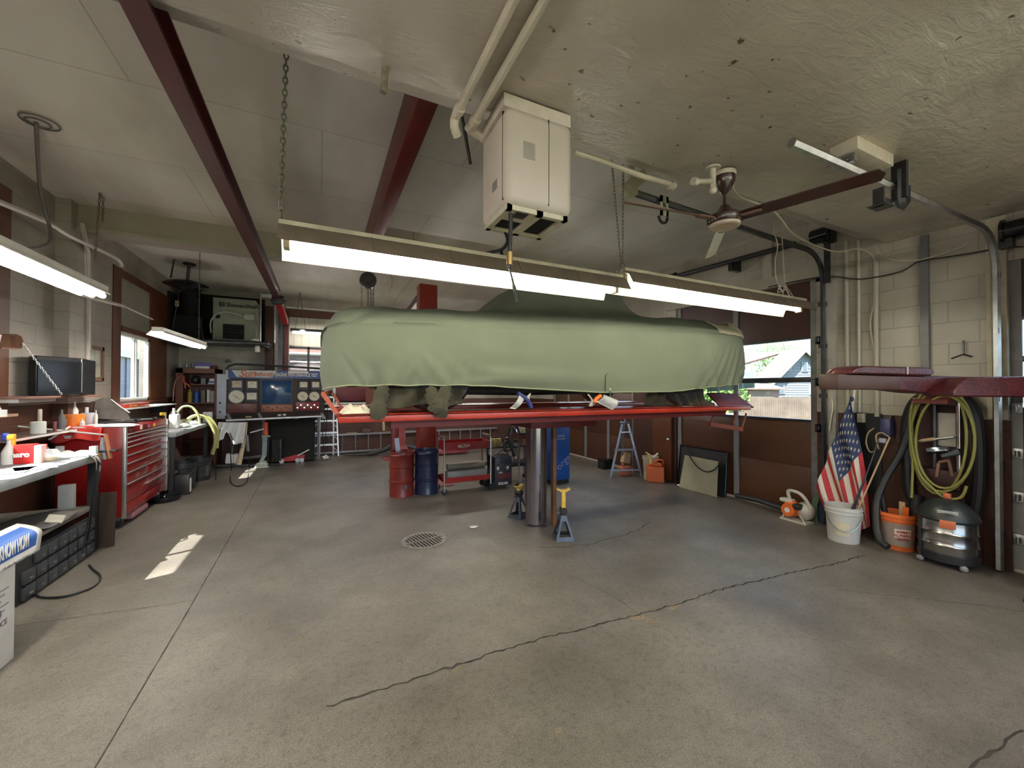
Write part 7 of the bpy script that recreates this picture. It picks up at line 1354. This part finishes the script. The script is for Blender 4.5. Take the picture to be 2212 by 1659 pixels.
b = MB(); b.lathe([(0, .0), (.17, .0), (.2, .05), (.2, .07), (.18, .07), (.15, .02), (0, .02)], (-1.98, 7.25, 0)); solo('drain_pan', b, mBlackG, 'low round black pan on the floor past the tool chest', 'pan')
# ================================================================ RIGHT WALL THINGS
def conduit(px0, py0, px1, py1, r, m, label, x=XR-.025, cat='pipe', nm='wall_conduit'):
    b = MB(); a, e = PX(px0, py0, x), PX(px1, py1, x); y = (a.y+e.y)/2; b.cyl((x, y, a.z), (x, y, e.z), r, n=10); return solo(nm, b, m, label, cat)
conduit(1826, 520, 1833, 890, .02, mBeige, 'beige square pipe on the right wall nearest the middle door')
conduit(1853, 520, 1858, 890, .015, mat('pale_pipe', (.52, .5, .45), .4), 'thin pale conduit running down the right wall to the outlet')
conduit(1892, 560, 1894, 900, .022, mBeige, 'beige conduit beside the sagging cable on the right wall')
b = MB(); a, e = PX(1997, 520, XR-.02), PX(2003, 800, XR-.02); b.bb(XR-.04, XR, a.y-.03, a.y+.03, 1.0, 3.16); solo('wall_channel', b, mat('slate_channel', (.16, .16, .17), .45, .3), 'grey steel channel fixed vertically on the right wall', 'channel')
t = MB(); t.bb(XR-.12, XR, 2.17, 2.62, 0, 3.18); 
b = MB(); q = PX(2081, 765, XR-.03); b.tube([q+V((0, 0, .13)), q, q+V((-.06, .06, -.04))], .008, 6); b.tube([q, q+V((-.02, -.06, -.03))], .008, 6); solo('wall_hook', b, mSteelD, 'small bent hook on the right block wall', 'hook')
# outlet and dark board
ol = T('power_outlet', 'cream electrical outlet on a dark board behind the flag', 'outlet', (XR-.03, 2.3, 1.2)); a, e = PX(1850, 905, XR-.02), PX(1896, 870, XR-.02)
b = MB(); b.bb(XR-.02, XR, e.y-.03, a.y+.12, .45, 1.34); part('board', b, mBlackM, ol, True); b = MB(); q = PX(1860, 903, XR-.04); b.bb(XR-.05, XR-.02, q.y-.035, q.y+.035, q.z-.05, q.z+.05, .004); part('cover_plate', b, mat('cream_plate', (.6, .56, .42), .4), ol, True)
pch = T('wall_pouch', 'violet-blue plastic holder hung on the brown wall', 'holder', PX(1917, 950, XR-.05)); a, e = PX(1906, 940, XR-.05), PX(1929, 905, XR-.05)
b = MB(); b.bb(XR-.11, XR-.001, e.y, a.y, a.z, e.z, .012); part('body', b, mat('violet_plastic', (.06, .06, .17), .35), pch, True); b = MB(); b.bb(XR-.06, XR-.001, e.y+.01, a.y-.01, e.z, e.z+.03); part('hanger', b, mSteelD, pch, True); b = MB(); q = PX(1907, 952, XR-.1); b.box(q, (.04, .06, .05), (0, .3, 0), .008); part('white_tag', b, mat('lilac', (.5, .5, .62), .5), pch, True)
wire('loose_cord', [PX(1922, 945, 5.36), PX(1905, 935, 5.35), PX(1893, 940, 5.35), PX(1894, 955, 5.35), PX(1898, 970, 5.3)], .007, mWood, 'tan cord looped below the violet holder')
wire('loose_cord', [PX(1888, 925, 5.4), PX(1876, 935, 5.4), PX(1871, 955, 5.4), PX(1878, 975, 5.38), PX(1888, 975, 5.38)], .007, MATS['bare_wood'], 'tan cord loop hanging under the outlet board')
wire('loose_cord', [PX(1797, 862, 5.42), PX(1799, 880, 5.42), PX(1795, 905, 5.42), PX(1792, 930, 5.42)], .006, mRag, 'thin white cord hanging by the door track')
# white bucket with sticks
def bucket(nm, c, r, h, m, label, cat='bucket'):
    t = T(nm, label, cat, c); b = MB(); b.lathe([(0, 0), (r*.84, 0), (r*.86, .01), (r*.97, h*.8), (r*1.04, h*.81), (r*1.04, h*.84), (r*.98, h*.85), (r*.99, h*.9), (r*1.05, h*.91), (r*1.05, h*.93), (r, h*.94), (r*1.0, h), (r*.97, h), (r*.83, .02), (0, .02)], n=36); part('tub', b, m, t); return t
wb = bucket('bucket', (5.03, 2.3, 0), .155, .37, mat('scuffed_white_plastic', (.6, .59, .55), .45, var=.08, dirt=.25, sc=5), 'scuffed white plastic bucket holding thin rods in front of the flag')
def on_arc(r0, r1, a0, a1, z0, z1, n=10, sl=0): return lambda u, v: V(((r0+(r1-r0)*v)*math.cos(a0+(a1-a0)*u), (r0+(r1-r0)*v)*math.sin(a0+(a1-a0)*u), z0+(z1-z0)*v+sl*u))
va = math.atan2(-2.3, -5.03)
b = MB(); b.grid(on_arc(.141, .147, va-.5, va+.35, .08, .22), 10, 4); part('faded_label', b, mat('yellowed_label', (.62, .56, .4), .5, var=.12, sc=14), wb)
b = MB(); b.tube([(.158*math.cos(va-1.3+2.7*k/8), .158*math.sin(va-1.3+2.7*k/8), .3-.17*math.sin(math.pi*k/8)) for k in range(9)], .004, 5); part('bail', b, mSteel, wb)
for p0, p1, m_, lb in (((5.02, 2.28, .03), PX(1922, 945, 5.3), mWood, 'long tan stick leaning from the white bucket to the wall holder'), ((5.05, 2.3, .03), PX(1898, 950, 5.35), mSteelD, 'long dark rod leaning out of the white bucket'), ((5.0, 2.32, .03), PX(1868, 1035, 5.2), mBlackM, 'short dark rod standing in the white bucket')):
    b = MB(); b.cyl(p0, p1, .008, n=8); solo('stick', b, m_, lb, 'stick', 'rods in the white bucket')
# orange bucket
oc = (5.3, 1.96, 0); ob2 = bucket('bucket', oc, .15, .36, mat('bucket_orange', (.72, .16, .04), .4, var=.06), 'orange bucket with white printed label, full of tubes', 'bucket')
va = math.atan2(-1.96, -5.3); b = MB(); b.grid(on_arc(.1365, .1455, va-.9, va+1.0, .05, .27), 16, 4); part('grey_band', b, mat('warm_grey_band', (.3, .23, .2), .5), ob2)
b = MB(); b.grid(on_arc(.1375, .1445, va-.15, va+.75, .09, .22), 12, 4); part('white_label', b, mat('label_white', (.75, .68, .6), .5), ob2)
tx = V((-math.sin(va+.3), math.cos(va+.3), 0)); nrm = V((math.cos(va+.3), math.sin(va+.3), 0))
if tx.dot(RT) < 0: tx = -tx
for s_, z in (("HOMER'S", .185), ('ALL-PURPOSE', .15), ('BUCKET', .115)): text(s_, .034, V(oc)+nrm*.149+V((0, 0, z)), tx, (0, 0, 1), mat('brick_letters', (.4, .06, .03), .5), ob2, align='CENTER', sx=.72, bold=.0008)
for i, (p0, p1, r_, m_, lb) in enumerate((((5.25, 2.03, .05), (5.22, 2.1, .47), .017, mWhiteP, 'white pipe end sticking up out of the orange bucket'), ((5.3, 2.02, .05), (5.3, 2.09, .55), .026, mBlackM, 'dark tube leaning in the orange bucket'), ((5.31, 1.93, .05), (5.3, 1.92, .47), .02, mWood, 'flat wooden stake in the orange bucket'), ((5.36, 1.88, .05), (5.4, 1.84, .55), .05, mBlackM, 'wide black tube at the right side of the orange bucket'), ((5.28, 1.9, .05), (5.27, 1.88, .43), .025, mOrange, 'orange strip standing in the orange bucket'))):
    b = MB(); b.cyl(p0, p1, r_, n=14) if i not in (2, 4) else b.bar(p0, p1, .045, .008); solo(['pipe', 'tube', 'stake', 'tube', 'strip'][i], b, m_, lb, ['pipe', 'tube', 'stake', 'tube', 'strip'][i], 'tubes in the orange bucket')
wire('vacuum_hose', [PX(1975, 880, 5.42), PX(1962, 930, 5.42), PX(1945, 980, 5.38), PX(1915, 1030, 5.3), PX(1895, 1080, 5.22), PX(1893, 1130, 5.12), PX(1900, 1165, 5.05), PX(1918, 1182, 5.02)], .033, mBlack, 'thick black vacuum hose curving down beside the orange bucket', 'hose', 6, 10)
# shop vac
vc = T('shop_vacuum', 'steel drum shop vacuum on castors with black head', 'vacuum', (5.24, 1.58, 0))
vx, vy = 5.24, 1.58; pr = [(0, .1), (.19, .1), (.195, .11)]
for z in (.2, .31): pr += [(.195, z-.015), (.203, z), (.195, z+.015)]
pr += [(.195, .42), (0, .42)]; b = MB(); b.lathe(pr, (vx, vy, 0), 40); part('drum', b, mat('brushed_drum', (.4, .39, .38), .22, .95, var=.1), vc, True)
b = MB(); b.lathe([(.2, .41), (.21, .43), (.2, .48), (.15, .54), (.1, .58), (0, .6)], (vx, vy, 0), 36); part('head', b, mat('vac_black', (.02, .025, .025), .4), vc, True)
b = MB(); b.lathe([(0, .03), (.2, .05), (.205, .12), (.195, .12)], (vx, vy, 0), 32); part('dolly', b, mBlackM, vc, True)
dv = V((-vx, -vy, 0)).normalized(); sv_ = V((-dv.y, dv.x, 0)); sv_ = sv_ if sv_.dot(RT) > 0 else -sv_
b = MB(); q = V((vx, vy, .43))+dv*.205; b.box(q-V((0, 0, .03)), (.02, .1, .07), (0, 0, math.atan2(dv.y, dv.x)), .004); part('orange_latch', b, mat('latch_orange', (.55, .14, .06), .4), vc, True)
b = MB(); q = V((vx, vy, .5))+dv*.185; b.box(q, (.006, .13, .04), (0, R(20), math.atan2(dv.y, dv.x)), .001); part('badge', b, mat('badge_silver', (.5, .5, .48), .4), vc, True)
b = MB(); q = V((vx, vy, .62)); b.box(q, (.04, .05, .05), None, .008); part('switch', b, MATS['latch_orange'], vc, True)
for k in range(4):
    a = R(45+90*k); b = MB(); b.ball((vx+.2*math.cos(a), vy+.2*math.sin(a), .028), .028); part('castor', b, mGreyP, vc, True); b = MB(); b.cyl((vx+.2*math.cos(a), vy+.2*math.sin(a), .05), (vx+.2*math.cos(a), vy+.2*math.sin(a), .4), .012); part('post', b, mBlackM, vc, True) if k % 2 else None
# hand truck / equipment behind hoses
hq = T('parts_rack', 'dark red hand truck rack with chrome uprights and white labelled panel', 'rack', (5.38, 1.65, 0))
a, e = PX(1985, 870, 5.36), PX(2062, 849, 5.36); b = MB(); b.prism([(5.42, a.y, 1.56), (5.2, a.y, 1.5), (5.2, a.y, 1.47), (5.42, a.y, 1.45)], (0, e.y-a.y, 0)); part('top_plate', b, mat('rack_red', (.12, .015, .012), .5), hq, True)
for px in (2018, 2070): q = PX(px, 900, 5.4); b = MB(); b.cyl((5.4, q.y, .75), (5.4, q.y, 1.5), .02); part('upright', b, mChrome if px > 2050 else mSteelD, hq, True)
a, e = PX(2026, 962, 5.42), PX(2066, 893, 5.42); b = MB(); b.bb(5.42, 5.44, e.y, a.y, a.z, e.z); part('label_panel', b, mat('smudged_panel', (.5, .47, .42), .5, dirt=.5), hq, True)
b = MB(); b.bb(5.34, 5.46, PX(2080, 1060, 5.4).y, PX(1985, 1060, 5.4).y, .66, .84, .01); b.bb(5.44, 5.48, PX(2080, 1060, 5.4).y, PX(1985, 1060, 5.4).y, .5, 1.5); part('frame_base', b, mat('near_black_maroon', (.03, .005, .006), .6), hq, True)
b = MB(); b.cyl(PX(1985, 953, 5.3), PX(2062, 944, 5.3), .013); part('handle_bar', b, mSteel, hq, True); b = MB(); b.cyl(PX(1990, 952, 5.3), PX(2020, 948, 5.3), .017); part('wood_grip', b, mat('grip_tan', (.45, .3, .2), .5), hq, True)
b = MB(); q = PX(2025, 972, 5.28); b.box(q, (.06, .15, .05), (R(-15), R(20), 0), .01); b.cyl(PX(2035, 985, 5.28), PX(2075, 975, 5.28), .022, .03); solo('air_gun', b, mat('bright_steel_tool', (.25, .3, .36), .15, .9), 'shiny air tool resting in the rack behind the yellow hose', 'tool')
b = MB(); b.bar(PX(2028, 1000, 5.34), PX(2024, 1030, 5.34), .02, .02); b.bar(PX(2050, 995, 5.34), PX(2058, 1028, 5.34), .02, .02); b.bar(PX(2028, 998, 5.34), PX(2052, 994, 5.34), .03, .02); solo('leather_strap', b, mat('leather', (.22, .12, .08), .6), 'brown leather holster strap in the rack', 'strap')
# black hoses and yellow hose
wire('black_hose', [PX(2062, 1120, 5.42), PX(1975, 1085, 5.44), PX(1960, 1000, 5.44), PX(1958, 920, 5.44), PX(1975, 870, 5.42), PX(2010, 852, 5.4), PX(2060, 850, 5.4), PX(2100, 880, 5.42), PX(2115, 950, 5.44), PX(2115, 1050, 5.44), PX(2105, 1120, 5.45)], .045, mBlack, 'thick black hose hung in a tall loop behind the yellow hose', 'hose', 6, 10)
def oval(cx, cy, rx, ry, x, n=30, ph=0): return [PX(cx+rx*math.sin(2*math.pi*k/n+ph), cy-ry*math.cos(2*math.pi*k/n+ph)*(1 if True else 1), x+.015*math.sin(4*math.pi*k/n)) for k in range(n+1)]
yh = T('air_hose', 'yellow-green air hose hung in loose loops over the dark rack', 'hose', (5.3, 1.6, .8))
for cx, cy, rx, ry, x_ in ((2036, 950, 70, 112, 5.26), (2042, 955, 64, 100, 5.24), (2028, 945, 60, 122, 5.27)):
    b = MB(); b.tube(oval(cx, cy, rx, ry, x_), .011, 8); part('loop', b, mYelHose, yh, True)
b = MB(); b.tube([PX(1975, 860, 5.25), PX(1966, 900, 5.25), PX(1970, 960, 5.25), PX(1985, 1020, 5.25), PX(2010, 1050, 5.25), PX(2040, 1075, 5.25), PX(2075, 1075, 5.25), PX(2088, 1050, 5.25)], .011, 8, sub=4); b.tube([PX(1968, 880, 5.26), PX(1972, 980, 5.26), PX(1969, 1075, 5.26)], .011, 8, sub=3); part('tail', b, mYelHose, yh, True)
hc = T('garden_hose', 'coiled green hose on a blue reel behind the flag', 'hose', (5.42, 2.63, .3)); q = PX(1795, 1115, 5.42)
for i in range(3): b = MB(); b.tube([(5.40, q.y+(.15+.02*i)*math.sin(2*math.pi*k/28), q.z+(.3+.02*i)*math.cos(2*math.pi*k/28)) for k in range(29)], .011, 8); part('coil', b, mat('dusty_green_hose', (.14, .2, .13), .5), hc, True)
b = MB(); b.prism([(5.42, q.y+.13*math.cos(2*math.pi*k/24), q.z+.28*math.sin(2*math.pi*k/24)) for k in range(24)], (.03, 0, 0)); part('reel', b, mat('dark_teal_blue', (.01, .04, .1), .5), hc, True)
# flag
fl = T('flag', 'American flag furled on a pole leaning against the right wall', 'flag', (5.2, 2.4, .4))
A, B_, C_, D_ = (1840, 862), (1767, 1052), (1887, 1135), (1822, 1160)
def fpt(u, v, off=0):   # u hoist (0 top) .. 1 ; v fly
    x = (A[0]*(1-u)+B_[0]*u)*(1-v)+(C_[0]*(1-u)+D_[0]*u)*v; y = (A[1]*(1-u)+B_[1]*u)*(1-v)+(C_[1]*(1-u)+D_[1]*u)*v
    x += 7*math.sin(math.pi*v)*(1-u)*.6-8*math.sin(math.pi*v)*u*.9; y += -3*math.sin(math.pi*u)*(1-v)
    w_ = u*(1-v*.2)+v*.15; dep = .035*math.sin(w_*19+v*1.2)*min(1, .25+v*1.3+u*.5)
    p = PX(x, y, 5.3+.04*v); return V((p.x-.04+dep-off, p.y, p.z))
mFR, mFW, mFB = mat('flag_red', (.5, .035, .05), .7, var=.08), mat('flag_cream', (.72, .68, .58), .7, var=.05), mat('flag_blue', (.02, .035, .11), .6, var=.15)
b = MB(); b.grid(lambda u, v: fpt(u, v), 104, 60, mf=lambda u, v: 2 if (u < 7/13 and v < .42) else (0 if int(u*13) % 2 == 0 else 1))
b.mi = 1
for r_ in range(9):
    for k in range(6 if r_ % 2 == 0 else 5):
        cu, cv = (r_+1)/10*7/13, ((k*2+1+(r_ % 2))/12)*.42; pts = []
        for s_ in range(10):
            a = s_*math.pi/5; rr = 1 if s_ % 2 == 0 else .42; pts.append(fpt(cu-rr*math.cos(a)*.026, cv+rr*math.sin(a)*.02, .004))
        b.face(pts); pts2 = None
part('cloth', b, [mFR, mFW, mFB], fl, True, solid=.001, ang=80)
b = MB(); b.cyl((5.31, PX(1767, 1060, 5.3).y-.02, .02), PX(1848, 835, 5.42), .012, n=10) if False else b.cyl(PX(1812, 1120, 5.38), PX(1847, 838, 5.4), .011, n=10); part('pole', b, mWhiteP, fl, True)
b = MB(); b.ball(PX(1840, 862, 5.24), .02, (1, 1, 1.4)); part('tie', b, mFB, fl, True)
# door hinges plates on the nearer door, lower right edge
for i, z in enumerate((.25, .62, 1.0, 1.4)): b = MB(); b.bb(XR+.0, XR+.02, 1.19, 1.255, z, z+.09, .003); b.cyl((XR-.015, 1.22, z+.02), (XR-.015, 1.22, z+.07), .015); solo('door_roller', b, mSteel, ['lowest steel hinge plate on the nearer garage door edge', 'second steel hinge plate from the floor on the nearer door', 'third steel hinge plate from the floor on the nearer door', 'topmost steel hinge plate beside the nearer door window'][i], 'hinge', 'hinge plates on the nearer garage door')
for i, (py, lb) in enumerate(((600, 'upper roller hinge at the middle garage door edge'), (735, 'roller hinge at the window top corner of the middle door'), (825, 'roller hinge at the window rail of the middle door'), (925, 'rusty roller hinge below the middle door window'))):
    q = PX(1772, py, XR+.02); b = MB(); b.bb(XR+.0, XR+.03, q.y-.04, q.y+.05, q.z-.05, q.z+.05, .003); b.cyl((XR-.01, q.y, q.z-.02), (XR-.01, q.y, q.z+.03), .015); solo('door_roller', b, mSteelD, lb, 'hinge', 'hinge plates on the middle garage door')
